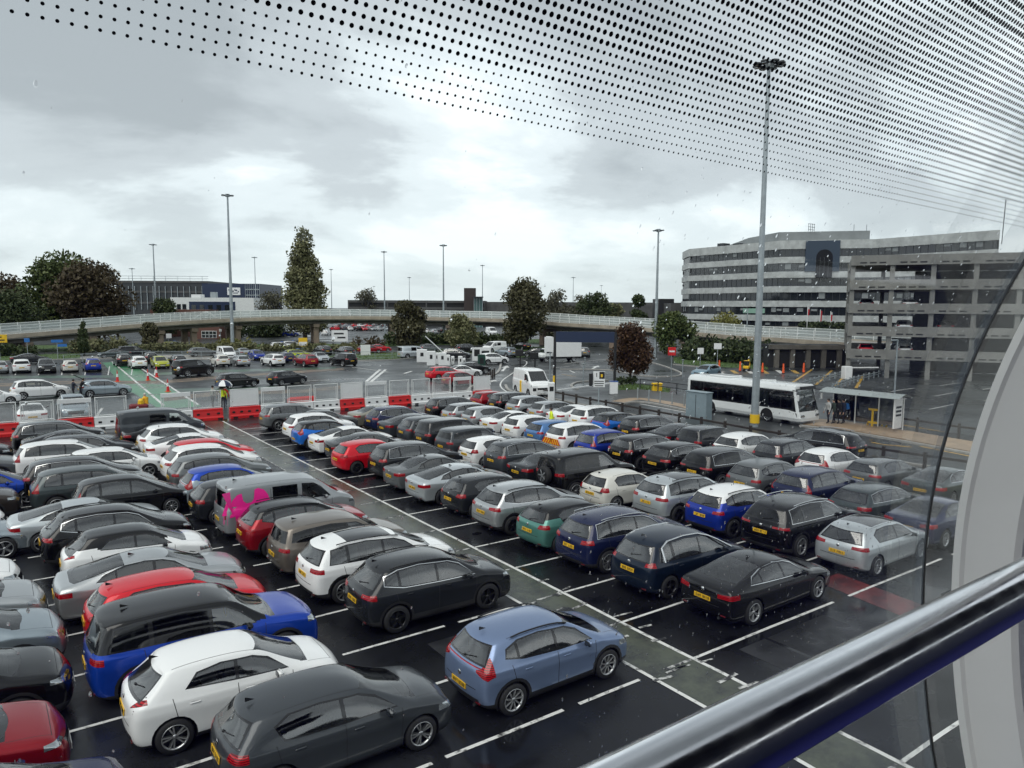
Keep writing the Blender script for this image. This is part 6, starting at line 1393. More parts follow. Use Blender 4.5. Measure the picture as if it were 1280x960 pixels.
for i in range(9):
    for s in (-1, 1):
        y = s*(.08+.10*i) if i < 8 else None
        if y is None: continue
        b.add([(-L/2-.035, y-s*.05, .62), (-L/2-.035, y+s*.05, .62), (-L/2-.035+.02, y+s*.05-s*.22, .94), (-L/2-.035+.02, y-s*.05-s*.22, .94)], [(0,1,2,3)], M_RED if i % 2 else M_YEL)
deco(c, 'chevron_panel', b)
# pink brush mark on the grey van, both as thin vinyl on the panel
van = CARS[('L1',6)]; sp = get_model('vwvan')[0]; L = sp['L']; M_PINK = mat('hot pink vinyl', (.90,.02,.30), .35)
pink = [(.30,1.02),(.26,1.22),(.34,1.45),(.50,1.62),(.66,1.66),(.70,1.40),(.80,1.30),(.98,1.32),(1.06,1.42),(1.10,1.74),(1.22,1.78),(1.42,1.70),(1.55,1.52),(1.62,1.30),(1.80,1.24),(1.66,1.14),(1.30,1.06),(.95,1.02),(.80,.95),(.60,.90),(.56,.72),(.47,.62),(.42,.74),(.40,.90),(.22,.86),(.24,.96)]
b = MB(); s = -1
from mathutils.geometry import tessellate_polygon
def van_y(z): return .957 if z < 1.12 else .957-.045*((z-1.12)/.3 if z < 1.42 else 1)-.10*max(0, (z-1.42)/.5)
tess = tessellate_polygon([[Vector((x, z, 0)) for x, z in pink]])
bmv = bmesh.new(); vs = [bmv.verts.new((x-L/2, 0, z)) for x, z in pink]
for t3 in tess:
    try: bmv.faces.new([vs[i] for i in t3])
    except ValueError: pass
bmesh.ops.subdivide_edges(bmv, edges=bmv.edges[:], cuts=3, use_grid_fill=True)
body = bpy.data.objects.new('tmp', get_model('vwvan')[1]['body'][0]); COL.objects.link(body); dg = bpy.context.evaluated_depsgraph_get(); dg.update(); bev = body.evaluated_get(dg)
for v in bmv.verts:
    ok, loc, nrm_, _ = bev.ray_cast(Vector((v.co.x, -3, v.co.z)), Vector((0, 1, 0))); v.co.y = (loc.y if ok and loc.y < -.5 else -.93)-.006
me = bpy.data.meshes.new('pink_mark'); bmv.to_mesh(me); bmv.free(); me.materials.append(M_PINK); obj('pink_mark', me, van)
b = MB()
for z0, z1, y0, y1 in ((.95,1.75,.80,.93),(.62,.95,.70,.88)):
    vsq = []
    for y, z in ((y0,z0),(y1,z0),(y1,z1),(y0,z1)):
        ok, loc, nrm_, _ = bev.ray_cast(Vector((-5, -y, z)), Vector((1, 0, 0))); vsq.append(((loc.x if ok else -L/2)-.008, -y, z))
    b.add(vsq, [(0,1,2,3)], M_PINK)
bpy.data.objects.remove(body); deco(van, 'pink_mark', b)
# open tailgate helper
def open_tailgate(car, mdl, colour):
    sp = get_model(mdl)[0]; b = MB(); L, h = sp['L'], sp['H']; b.box((-L/2+.05, 0, h+.32), (.95, 1.25, .06), P_(colour), bev=.02, M=Matrix.Rotation(.5, 3, 'Y')); b.build('open_tailgate', car)

# ------------------------------------------------------------------ cars beyond the site fence
R90 = pi/2
far = [
 (27,465.5,'evoque','white',R90,'white suv facing away, second from the left in the far left row'), (58,465.5,'suv','black',-R90,'black suv facing us between the white suv and the cream small hatchback'), (87,464.5,'supermini','cream',R90,'cream small hatchback facing away beside the bright blue car'), (115,463.5,'monocab','medblue',R90,'bright blue car facing away at the right end of the far left row'), (0,466,'hatch','silver',R90,'silver hatchback cut by the left picture edge in the far row'),
 (38,454.5,'saloon','darkgrey',0.05,'dark saloon seen from the side behind the far left row'), (52,497,'mpv','white',.1,'white people carrier seen from the side beyond the fence'), (132,494.5,'hatch','bluesilver',.05,'silver hatchback with its dark tailgate raised beyond the fence'), (40,529,'saloon','white',R90,'white saloon facing away right behind the white water barrier'), (92,522,'suv','bluesilver',-R90,'silver suv facing us behind the bannered red barrier'), (-12,506,'hatch','white',.1,'white car nose at the left edge behind the fence'),
 (172,460,'softsuv','white',R90,'white crossover facing away beside the lime green car'), (200,460,'tallhatch','lime',-R90,'lime green hatchback facing us left of the black boxy car'), (153,457,'suv','black',R90,'black suv just left of the white crossover at the green crossing'), (187,453,'hatch','darkgrey',R90,'dark hatchback half hidden behind the lime green hatchback'), (168,446.5,'boxy','darkgrey',0.0,'large dark suv seen sideways on the verge road above the crossing'), (143,447.5,'saloon','greengrey',pi,'green grey saloon on the verge road left of the large dark suv'),
 (242,469.5,'offroader','black',.42,'black boxy car driving away to the right of the cones'), (222,457,'hatch','black',R90,'black hatchback behind the driving black boxy car'), (275,457.5,'softsuv','cream',R90,'cream crossover facing away below the left lamp mast'), (300,457,'estate','silver',R90,'silver estate facing away right of the cream crossover'), (283,449,'vwvan','white',-R90,'small white van facing us above the cream crossover'), (254,445.5,'estate','midgrey',.05,'grey estate seen from the side above the black boxy car'), (321,449.5,'hatch','medblue',-R90,'blue hatchback behind the row right of the left mast'), (303,446,'saloon','silver',R90,'silver saloon behind the silver estate'),
 (341,457,'suv','white',R90+.1,'white suv facing away near the yellow police car'), (357,453,'hatch','navy',R90,'navy hatchback right behind the white suv'), (382,457.5,'suv','darkred',R90+.1,'dark red suv facing away in the far row'), (399,452,'saloon','icesilver',-R90,'silver saloon facing us beside the dark red suv'), (403,444,'suv','darkgrey',R90,'dark grey suv behind the silver saloon in the far row'), (429,457,'boxy','black',R90+.15,'large black suv facing away at the right end of the far row'), (431,445.5,'suv','black',R90,'black suv behind the large black suv at the row end'),
 (359,480.5,'hatch','darkgrey',.35,'dark hatchback driving along the lane behind the fence'), (297,484,'hatch','black',.3,'black hatchback beside the striped umbrella'),
 (462,441.5,'hatch','darkred',0,'dark red hatchback on the road behind the white notice board'), (473,440,'saloon','red',0,'red saloon on the verge road right of the notice board'), (537,440,'hatch','midgrey',0,'grey hatchback on the verge road above the entry cabinets'), (570,449,'suv','darkgrey',-.6,'dark grey suv leaving the entry by the raised arm'), (584,441,'suv','black',0,'black suv on the verge road right of the grey hatchback'),
 (557,474,'estate','red',.0,'red estate with roof rails parked at the entry row'), (577,482,'hatch','darkred',.0,'red hatchback close behind the clear mesh barriers'), (578,471.5,'saloon','white',-.1,'white saloon beside the red estate'), (590,467,'saloon','black',-.12,'black saloon next to the white saloon at the entry row'),
 (617,455,'softsuv','white',-.1,'white crossover crossing the lane by the entry sign'), (632,446,'suv','bluesilver',R90,'silver suv behind the white crossover at the entry lane'), (668,446,'hatch','darkgrey',2.6,'dark hatchback left of the box truck'), (729,446,'suv','midgrey',R90-.6,'grey suv right of the box truck'), (883,471,'estate','paleblue',pi+.2,'pale blue car on the road behind the bus'),
 (652,437,'hatch','black',R90,'black hatchback under the flyover left of the box truck'),
]
for px, py, mdl, col, rz, lb in far:
    p = G(px, py); t = make_car(mdl, col, p, rz, None, 'five', lb, 'cars beyond the site fence', 1)
    if 'tailgate raised' in lb: open_tailgate(t, 'hatch', 'darkgrey')
make_car('vwvan','icesilver', G(516,447.5), .05, None, 'five', 'silver minibus parked left of the white entry cabinets', None, 1, 'minibus', 'minibus')
make_car('vwvan','white', G(618,440), pi+.2, None, 'five', 'white minibus on the verge road above the white crossover', None, 1, 'minibus', 'minibus')
make_car('hivan','white', G(614,420), -R90-.3, None, 'five', 'white van coming down the road behind the hedges', None, 1)
make_car('hivan','white', G(681,496)+Vector((-.3,1.6,0)), -R90-.28, None, 'five', 'high white van facing us beside the exit barrier', None, 2)
# battenburg police cars and the yellow patrol car
for px, py, lb, yel in ((218,437,'yellow chequered police car parked left of the brick hut',1), (366,436,'white police estate with blue and yellow squares on the hedge road',0), (352,437.5,'second police estate nose to tail behind the white one',0), (372,448.5,'yellow marked patrol car behind the navy hatchback',1)):
    t = make_car('estate', 'lime' if yel else 'white', G(px, py), 0 if not yel else .1, None, 'five', lb, 'police cars', 1, 'police_car', 'police car'); b = MB(); L = 4.75
    for s in (-1, 1):
        for i in range(8):
            for j in range(2): b.box((-1.75+.47*i, s*.945, .52+.19*j), (.46, .03, .185), M_HIVIS if (i+j) % 2 else M_BLUEP)
    b.build('side_markings', t); b = MB(); b.box((.1, 0, 1.53), (.28, 1.1, .10), M_BLUEP, 0, .03); b.build('light_bar', t)

def joined(mdl):
    sp, parts = get_model(mdl); bmx = bmesh.new(); mats_ = [None]; 
    def addm(me, M, over=None):
        base = len(bmx.faces); tmp = bmesh.new(); tmp.from_mesh(me); tmp.transform(M); mp = []
        for i, m in enumerate(me.materials):
            if over and i in over: mp.append(over[i]); continue
            if m not in mats_: mats_.append(m)
            mp.append(mats_.index(m))
        t2 = bpy.data.meshes.new('t'); 
        for f in tmp.faces: f.material_index = mp[f.material_index] if mp else 0
        tmp.to_mesh(t2); tmp.free(); bmx.from_mesh(t2); bpy.data.meshes.remove(t2)
    I = Matrix.Identity(4); addm(parts['body'][0], I, {0: 0, 1: 0})
    for k in ('windscreen', 'rear_window', 'side_window', 'tail_light', 'headlight', 'underbody', 'seats'):
        for me in parts.get(k, ()): addm(me, I)
    ty, rm_ = rim_for(sp['r'], 'five')
    for ax in sp['ax']:
        for s in (1, -1):
            M = Matrix.Translation((ax-sp['L']/2, s*(sp['hw']-.125), sp['r'])) @ Matrix.Rotation(0 if s > 0 else pi, 4, 'Z'); addm(ty, M); addm(rm_, M)
    me = bpy.data.meshes.new('distant_'+mdl); bmx.to_mesh(me); bmx.free()
    for m in mats_: me.materials.append(m)
    return me
JM = {}
def far_car(mdl, col, p, rz, lb, group, z=0):
    if mdl not in JM: JM[mdl] = joined(mdl)
    o = obj(KIND[mdl][0], JM[mdl], None, (p[0], p[1], z), (0, 0, rz)); o.material_slots[0].link = 'OBJECT'; o.material_slots[0].material = P_(col); return props(o, lb, KIND[mdl][1], group)
fr = random.Random(21); fc = ['white','silver','midgrey','black','white','icesilver','red','grey','silver','navy']
words = {'white':'white','silver':'silver','midgrey':'grey','black':'black','icesilver':'pale silver','red':'red','grey':'dark grey','navy':'navy'}
kindw = {'hatch':'hatchback','suv':'suv','saloon':'saloon','estate':'estate car','supermini':'small hatchback','mpv':'people carrier'}
for row, (py, xs, w) in enumerate(((413.5, list(range(418,484,9)), 'front'), (409.5, list(range(424,490,9)), 'middle'), (406.3, list(range(430,488,8)), 'back'))):
    prev = None
    for px in xs:
        mdl = fr.choice(['hatch','suv','saloon','estate','supermini','mpv']); col = fr.choice(fc); 
        if row == 2 and px == 430: col = 'red'
        me_ = f'{words[col]} {kindw[mdl]}'
        far_car(mdl, col, G(px+fr.uniform(-1,1), py), R90+fr.uniform(-.1,.1)+(pi if fr.random() < .4 else 0), f'tiny {me_}, {w} row below flyover' + (f', right of {prev}' if prev else ', at its left end'), 'distant cars seen under the flyover'); prev = me_
for i, (px, py, col) in enumerate(((362,421,'medblue'),(372,420,'white'),(349,420,'silver'),(408,419,'white'),(531,417,'white'),(541,417.5,'silver'),(548,416.5,'black'))):
    far_car('hatch' if i % 2 else 'suv', col, G(px, py), .3*i, f'tiny {col.replace("medblue","blue")} car in shade under the flyover ' + ('left of the poplar','left of the poplar pier','beside the left hedge trees','right of the poplar pier','behind the round brownish tree','beside the trees by the mast','last one by the mast')[i], 'distant cars seen under the flyover')
# cars inside the concrete car park
for u, zt, col, mdl in ((.45,3.35,'red','hatch'),(1.45,3.35,'white','hatch'),(1.4,6.05,'silver','suv'),(.4,8.75,'midgrey','hatch'),(2.4,6.05,'darkgrey','suv'),(2.45,3.35,'navy','hatch'),(1.5,8.75,'white','saloon'),(.5,11.5,'silver','hatch'),(1.6,11.5,'black','suv')):
    q = A + d0 if False else None
dcp = (B-A).normalized(); ncp = Vector((-dcp.y, dcp.x, 0)); ncp = ncp if ncp.dot(A) > 0 else -ncp
for u, zt, col, mdl, lb in ((.45,3.35,'red','hatch','red hatchback on the first floor of the concrete car park, left bay'),(1.45,3.35,'white','hatch','white hatchback on the first floor of the concrete car park, second bay'),(1.4,6.05,'silver','suv','silver suv on the second floor of the concrete car park'),(.4,8.75,'midgrey','hatch','grey hatchback on the third floor of the concrete car park'),(2.4,6.05,'darkgrey','suv','dark suv on the second floor of the concrete car park, third bay'),(1.5,8.75,'white','saloon','white saloon on the third floor of the concrete car park')):
    q = A+dcp*bay*u+ncp*3.2; far_car(mdl, col, (q.x, q.y), ang+R90, lb, 'cars inside the concrete car park', zt-.88)

# ------------------------------------------------------------------ single deck bus and box truck
M_BUSW = mat('white bus paint', (.78,.80,.80), .25, coat=.7, var=.03, scale=1)
M_BUSG = glass_mat('dark bus glass', (.20,.22,.23))
def bus(loc, rz):
    L, W, H = 10.9, 2.5, 2.92; t = thing('bus', 'white single deck bus with dark windows waiting at the shelter', 'bus', loc, rz)
    bm = bmesh.new(); N = 22; prof = [(1.18,.34),(1.25,.55),(1.25,1.2),(1.245,2.0),(1.22,2.55),(1.10,2.80),(.9,2.90),(.4,2.93)]
    xs = [0,.06,.2,.5]+[.5+(L-1.3)*i/(N-8) for i in range(1, N-7)]+[L-.5,L-.25,L-.08,L]; rings = []
    for x in xs:
        e = 0
        if x < .2: e = (.2-x)*.9
        if x > L-.5: e = (x-(L-.5))**1.6*.9
        ring = []
        for s in (1, -1):
            pr = prof if s > 0 else prof[::-1]
            for y, z in pr:
                xx = x
                if x > L-.6: xx = x-(.55 if z > 2.5 else (.10+.32*max(0, z-1.0)) if z > 1.0 else 0)*((x-(L-.6))/.6)
                ring.append(bm.verts.new((xx-L/2, s*max(.2, y-e*.5), z-(e*.25 if z > 2.6 else 0))))
        rings.append(ring)
    n = len(rings[0])
    for a, b in zip(rings[:-1], rings[1:]):
        for i in range(n): bm.faces.new((a[i], a[(i+1)%n], b[(i+1)%n], b[i]))
    bm.faces.new(rings[0]); bm.faces.new(rings[-1][::-1]); bmesh.ops.recalc_face_normals(bm, faces=bm.faces)
    bmesh.ops.triangulate(bm, faces=[f for f in bm.faces if len(f.verts) > 4])
    side = lambda f, c: abs(f.normal.y) > .5; X = lambda x: x-L/2
    for f in bm.faces: f.smooth = False
    cut(bm, [(X(.35),1.15),(X(1.1),1.10),(X(L-.95),1.10),(X(L-.35),1.0),(X(L-.62),2.48),(X(.35),2.48)], 'side', side, 2)
    k = 0
    for x0, x1 in ((.45,1.75),(1.85,3.25),(3.35,4.75),(4.85,6.25),(6.35,7.75),(7.85,9.2),(9.3,10.2)):
        cut(bm, [(X(x0),1.22),(X(x1),1.22),(X(x1),2.38),(X(x0),2.38)], 'side', side, 10+k); k += 1
    cut(bm, [(-1.12,1.02),(1.12,1.02),(1.05,2.62),(-1.05,2.62)], 'end', lambda f, c: c.x > X(L-.9) and f.normal.x > .25, 3)
    cut(bm, [(-1.0,1.5),(1.0,1.5),(.95,2.5),(-.95,2.5)], 'end', lambda f, c: c.x < X(.4) and f.normal.x < -.25, 4)
    for ax in (2.55, 8.05): cut(bm, circ(X(ax), .48, .56), 'side', side, 99)
    bmesh.ops.delete(bm, geom=[f for f in bm.faces if f.material_index == 99], context='FACES'); bm.normal_update()
    G_ = {}
    for f in bm.faces: G_.setdefault(f.material_index, []).append(f)
    def mk(fl, name, ms, par, push=0):
        vs = {}; co = []; fs = []
        for f in fl:
            r = []
            for v in f.verts:
                if v not in vs: vs[v] = len(co); co.append(v.co+v.normal*push)
                r.append(vs[v])
            fs.append(r)
        me = bpy.data.meshes.new(name); me.from_pydata(co, [], fs)
        for m in ms: me.materials.append(m)
        me.polygons.foreach_set('material_index', [min(f.material_index, len(ms)-1) if f.material_index in (0, 2) else 0 for f in fl]); me.update(); return obj(name, me, par)
    mk(G_[0]+G_.get(2, []), 'body', [M_BUSW, M_TRIM, M_TRIM], t)
    for q in range(10, 10+k):
        for s in (1, -1): mk([f for f in G_[q] if f.calc_center_median().y*s > 0], 'side_window', [M_BUSG], t, -.004)
    mk(G_[3], 'windscreen', [M_CGLASS], t, -.004)
    if 4 in G_: mk(G_[4], 'rear_window', [M_BUSG], t, -.004)
    bm.free(); b = MB(); b.box((0,0,.55), (L-.8,2.2,.2), M_BRAKE)
    for ax in (2.55, 8.05):
        for s in (1, -1): b.box((X(ax), s*.95, .72), (1.2,.5,.7), M_BRAKE)
    b.build('floor', t)
    for i in range(11):
        for s in (1, -1): b = MB(); b.box((X(1.2+.74*i), s*.72, 1.15), (.14,.82,.72), M_SEATB, 0, .04); b.box((X(1.4+.74*i), s*.72, .86), (.4,.82,.12), M_SEATB, 0, .03); b.build('seat', t)
    ty, rm_ = rim_for(.48, 'ten')
    for ax in (2.55, 8.05):
        for s in (1, -1): w = obj('wheel', ty, t, (X(ax), s*1.05, .48), (0,0,0 if s > 0 else pi)); obj('rim', rm_, w)
    for s in (1, -1):
        b = MB(); b.add([(X(L-.95), s*1.262, 1.0), (X(L-.25), s*1.20, .62), (X(L-.05), s*1.02, .60), (X(L-.32), s*1.22, .92)], [(0,1,2,3)], M_BLACK); b.box((X(L-.02), s*.86, .72), (.12,.42,.16), M_HEAD, 0, .04); b.build('headlight', t)
        b = MB(); b.tube([(X(L-.7), s*1.2, 2.55), (X(L-.1), s*1.42, 2.5), (X(L-.1), s*1.42, 2.3)], .03, M_BLACK, 6); b.box((X(L-.08), s*1.42, 2.05), (.1,.22,.45), M_WHITE, 0, .03); b.build('wing_mirror', t)
    b = MB(); b.box((X(L-.30), 0, 2.70), (.16,1.7,.22), M_BLACK, 0, .02); b.build('destination_display', t)
    b = MB(); b.box((X(3.0), 0, 2.98), (2.2,1.5,.14), M_BUSW, 0, .05); b.box((X(7.2), 0, 2.97), (.8,.8,.1), M_BUSW, 0, .03); b.build('roof_pod', t)
    return t
M_SEATB = mat('blue grey bus seat', (.05,.07,.12), .8)
bus((46.45, 34.6, 0), -pi/2-.02).scale = (.945, .97, .97)
p = G(697,452); t = thing('box_truck', 'white box truck with tall body under the flyover', 'truck', p, pi-.3); b = MB(); b.box((-1.2,0,2.0), (4.4,2.2,2.5), M_WHITE, 0, .06); b.build('cargo_box', t); b = MB(); b.box((1.35,0,3.4), (.9,2.1,.7), M_WHITE, 0, .2); b.build('roof_deflector', t)
b = MB(); b.box((1.75,0,1.35), (1.5,1.95,1.3), M_WHITEM, 0, .22); b.box((2.55,0,.95), (.9,1.9,.75), M_WHITEM, 0, .2); b.build('cab', t)
b = MB(); b.box((2.28,0,1.62), (.5,1.7,.62), M_DKGLASS, 0, .1); b.build('windscreen', t)
for s in (-1,1): b = MB(); b.box((1.75, s*.965, 1.6), (.8,.05,.55), M_DKGLASS, 0, .02); b.build('side_window', t)
ty, rm_ = rim_for(.38, 'five')
for x in (-2.2, 2.2):
    for s in (1,-1): w = obj('wheel', ty, t, (x, s*.95, .38), (0,0,0 if s > 0 else pi)); obj('rim', rm_, w)
b = MB(); b.box((-.8,0,.6), (5.2,1.2,.25), M_BLACK); b.build('chassis', t)

# ------------------------------------------------------------------ people
M_SKIN = mat('skin', (.42,.26,.19), .6)
def cloth(n, c): return mat('cloth '+n, c, .85)
def person(label, loc, rz, top, legs, hair=(.02,.015,.012), arms=((.12,.0,-.25),(.12,.0,-.25)), lean=.05, step=.12, hood=False, h=1.74):
    """arms: forward/out/up offsets of each hand from hanging straight; +x is forward"""
    k = h/1.74; t = thing('person', label, 'person', loc, rz); V_ = []; E_ = []; R_ = []
    def v(p, r, par=None):
        V_.append(tuple(x*k for x in p)); R_.append((r*k, r*k)); 
        if par is not None: E_.append((par, len(V_)-1))
        return len(V_)-1
    pel = v((0,0,.95), .135); ab = v((lean*.3,0,1.10), .128, pel); ch = v((lean*.7,0,1.28), .15, ab); up = v((lean,0,1.40), .125, ch); nk = v((lean*1.1,0,1.49), .058, up); hd = v((lean*1.3+.01,0,1.60), .092, nk); tp = v((lean*1.3,0,1.70), .075, hd)
    v((lean*1.3+.105,0,1.595), .016, hd)
    for s in (1, -1):
        hp = v((0,s*.09,.88), .098, pel); kn = v((.03+s*step*.5,s*.10,.49), .062, hp); an = v((s*step-.02,s*.105,.09), .043, kn); v((s*step+.14,s*.12,.045), .04, an)
        a = arms[0 if s > 0 else 1]; sh = v((lean,s*.19,1.38), .068, up); hand = Vector((lean+a[0], s*(.27+a[1]), .82-a[2]*-1 if False else .80+a[2]+.25))
        el = Vector((lean*1.0-.03+a[0]*.35, s*(.25+a[1]*.6), 1.10+(a[2]+.25)*.25)); e = v(tuple(el), .048, sh); w = v(tuple(hand), .033, e); dr = (hand-el).normalized(); pm = v(tuple(hand+dr*.06), .036, w)
        sd = Vector((dr.z, 0, -dr.x)).normalized() if abs(dr.y) < .9 else Vector((1,0,0))
        for i, ln in enumerate((.075,.085,.08,.062)):
            q = hand+dr*.08+sd*(.028-.019*i); f1 = v(tuple(q), .0105, pm); v(tuple(q+dr*ln*.6+Vector((.012,0,0))), .0095, f1)
        v(tuple(hand+dr*.05+sd*.055), .011, pm)
    me = bpy.data.meshes.new('body'); me.from_pydata(V_, E_, []); o = obj('body', me, t); md = o.modifiers.new('k', 'SKIN'); md.use_smooth_shade = True
    for i, r in enumerate(R_): me.skin_vertices[0].data[i].radius = r
    me.skin_vertices[0].data[0].use_root = True; sb = o.modifiers.new('s', 'SUBSURF'); sb.levels = 1; sb.render_levels = 1
    dg = bpy.context.evaluated_depsgraph_get(); m2 = bpy.data.meshes.new_from_object(o.evaluated_get(dg)); o.modifiers.clear(); o.data = m2; bpy.data.meshes.remove(me)
    for m in (M_SKIN, top, legs, M_BLACK): m2.materials.append(m)
    for p in m2.polygons:
        c = p.center/k; p.use_smooth = True
        hand_ = any((Vector(V_[i])/k-c).length < .10 for i, r in enumerate(R_) if abs(r[0]/k-.036) < .001)
        p.material_index = 0 if c.z > 1.50 or (hand_ and abs(c.y) > .2) else (3 if c.z < .09 else (2 if c.z < .94 and abs(c.y) < .235 else 1))
    b = MB(); cx = lean*1.3*k; b.sphere((cx-.02*k, 0, 1.66*k), .108*k, mat('hair %.2f' % hair[0], hair, .7), 8, (1.0,.92,.85)); b.build('hood' if hood else 'hair', t); return t
hv = M_HIVIS
person('worker in yellow hi-vis jacket and pale jeans standing in the fence gap', G(184,521), 2.2, mat('cloth amber', (.85,.45,.02), .7), cloth('pale denim', (.40,.50,.60)), (.5,.5,.45), ((.2,.0,-.0),(.12,0,-.25)), .12)
pu = G(279,511); person('person in lime hi-vis vest under the striped umbrella', pu, 1.2, hv, cloth('dark trousers', (.02,.02,.03)), arms=((.25,-.05,.45),(.1,0,-.25)))
person('person in a pale coat beside the umbrella holder behind the mesh', G(266,509), .6, cloth('pale coat', (.35,.36,.33)), cloth('grey trousers', (.10,.10,.11)))
t = thing('umbrella', 'open navy and white striped umbrella held above the fence gap', 'umbrella', (pu.x, pu.y, 0)); b = MB(); b.cyl((.05,-.1,1.15), (.05,-.1,2.32), .015, M_BLACK, 6); b.build('shaft', t)
b = MB(); n = 8; 
for i in range(n):
    a0, a1 = 2*pi*i/n, 2*pi*(i+1)/n; rings = [(0,2.30),(.30,2.24),(.56,2.08),(.70,1.86)]; m_ = M_WHITE if i % 2 else M_NAVY
    for (r0,z0),(r1,z1) in zip(rings[:-1], rings[1:]): b.add([(.05+r0*cos(a0),-.1+r0*sin(a0),z0),(.05+r1*cos(a0),-.1+r1*sin(a0),z1),(.05+r1*cos(a1),-.1+r1*sin(a1),z1),(.05+r0*cos(a1),-.1+r0*sin(a1),z0)], [(0,1,2,3)], m_)
b.build('canopy', t)
person('person in red jacket close behind the umbrella holder', G(281.5,509.5), 1.0, cloth('red orange', (.75,.06,.03)), cloth('navy trousers', (.02,.03,.06)))
person('person in black loading the open car boot', G(101,498), .1, cloth('black coat', (.012,.012,.014)), cloth('black trousers', (.015,.015,.018)), arms=((.35,0,.1),(.3,0,.05)), lean=.2)
person('second person in dark navy at the open car boot, nearer the white car', G(92,499), .3, cloth('dark navy coat', (.015,.02,.035)), cloth('black trousers', (.015,.015,.018)), arms=((.2,0,.0),(.3,0,.05)))
pw = G(690,513,1.55); person('worker in black and hi-vis jacket between the parked cars', (pw.x, pw.y, 0), 2.6, hv, cloth('black trousers', (.015,.015,.018)), (.03,.02,.02))
for lb, px, py, tp, lg, a in (('person in pale grey top at the bus door, leftmost of the queue', 1035,531, cloth('pale grey', (.45,.46,.46)), cloth('dark trousers', (.02,.02,.03)), 2.8), ('person in dark green coat second in the bus queue', 1042,531.5, cloth('dark green', (.03,.045,.035)), cloth('dark trousers', (.02,.02,.03)), 2.5), ('person in black coat third in the bus queue', 1048,531.5, cloth('black coat', (.012,.012,.014)), cloth('black trousers', (.015,.015,.018)), 2.9), ('person with a blue backpack last in the bus queue', 1054,531.5, cloth('navy coat', (.02,.03,.06)), cloth('dark trousers', (.02,.02,.03)), 2.6)):
    p = G(px, py); pr = person(lb, (p.x, p.y, .115), a, tp, lg)
    if 'backpack' in lb:
        q = thing('backpack', 'blue backpack worn by the last person of the bus queue', 'backpack', (p.x, p.y, .115), a); b = MB(); b.box((-.22,0,1.22), (.2,.32,.46), M_SIGNB, 0, .07); b.build('bag', q); b = MB(); b.box((-.33,0,1.12), (.06,.24,.2), M_SIGNB, 0, .02); b.build('pocket', q)
t = thing('generator', 'dark red covered site unit in the fence gap beside the worker', 'site unit', G(174,522)); b = MB(); b.box((0,0,.55), (1.2,.8,.9), mat('dark red cover', (.16,.015,.02), .6), 0, .1); b.build('cover', t); b = MB(); b.box((0,0,.06), (1.1,.7,.12), M_BLACK); b.build('base', t)
t = thing('hydrant_marker', 'yellow rounded marker on the dark red site unit', 'marker', G(177,522)+Vector((0,0,1.0))); b = MB(); b.cyl((0,0,0), (0,0,.12), .22, M_YEL, 10); b.sphere((0,0,.2), .2, M_YEL, 8); b.build('dome', t)
# ------------------------------------------------------------------ the glazed footbridge we stand in
e1 = ray(1880, 412).normalized(); e2 = Vector((0,0,1)).cross(e1).normalized(); e3 = e1.cross(e2)
CAM = Vector((0, 0, CAM_H))
def T(a, o, u): return CAM + e1*a + e2*o + e3*u          # along the tube, outward, upward from the eye
def prof(th):          # glazing cross section, metres outward / upward from the eye
    R = 2.10 if th > 0 else 2.9
    return (1.027-R+R*cos(th), -.74+R*sin(th))
M_PANE = glass_mat('clear glazing', (.93,.96,.955), .9)
M_FRIT = mat('black ceramic frit', (.006,.007,.009), .5)
M_SEAL = mat('black silicone seal', (.008,.008,.009), .4)
M_RIB = mat('off white painted steel', (.86,.87,.85), .42, var=.03, scale=2)
M_STEEL = mat('brushed stainless steel', (.74,.75,.78), .17, 1.0, rvar=.05, scale=40)
M_DROP = glass_mat('rain water', (.97,.98,.98))
th0, th1 = -.55, .95
FB = thing('glazed_footbridge', 'curved glazed footbridge with dotted glass and white rib that frames the whole view', 'footbridge', T(0, 0, -1.62))
def sub_part(name, label):
    o = bpy.data.objects.new(name, None); o.empty_display_size = .2; link(o, FB); o['label'] = label; return o
def pane(a0, a1, label):
    t = FB; n = 40; b = MB(); vs = []
    for i in range(n+1):
        o, u = prof(th0+(th1-th0)*i/n)
        for a in (a0, a1): vs.append(T(a, o, u)-t.location)
    b.add(vs, [(2*i, 2*i+1, 2*i+3, 2*i+2) for i in range(n)], M_PANE, True); g = b.build('glass_panel', t); g['label'] = label; return g
AS = 2.40
g1 = pane(-1.6, AS-.006, 'curved clear glass panel with black dots and raindrops in front of us'); g2 = pane(AS+.006, 3.6, 'curved clear glass panel beyond the dark seal at the right')
# printed dot pattern: rows along the tube, growing upward
def frit(g, a0, a1):
    t = FB
    V_ = []; F_ = []; th = .490; row = 0; pitch = .0110; n = 9
    while th < .90:
        r = .0017 if row < 5 else (.0027 if row < 10 else (.0035 if row < 14 else (.0031 if row < 18 else (.0038 if row < 30 else (0.0050 if row % 3 == 0 else .0042)))))
        o, u = prof(th); o2, u2 = prof(th+.001); tv = (e2*(o2-o)+e3*(u2-u)).normalized(); nv = tv.cross(e1).normalized()
        if nv.dot(e2) > 0: nv = -nv
        k0 = int(a0/pitch)+1
        for k in range(k0, int((a1-.012)/pitch)):
            c = T(k*pitch, o, u)+nv*.0015-t.location; b = len(V_)
            for i in range(n): a = 2*pi*i/n; V_.append(c+e1*(r*cos(a))+tv*(r*sin(a)))
            F_.append(tuple(range(b, b+n)))
        th += .0055; row += 1
    me = bpy.data.meshes.new('frit_dots'); me.from_pydata(V_, [], F_); me.materials.append(M_FRIT); me.update(); obj('frit_dots', me, g)
frit(g1, -.9, AS); frit(g2, AS+.02, 3.2)
t = FB; b = MB(); n = 40; vs = []
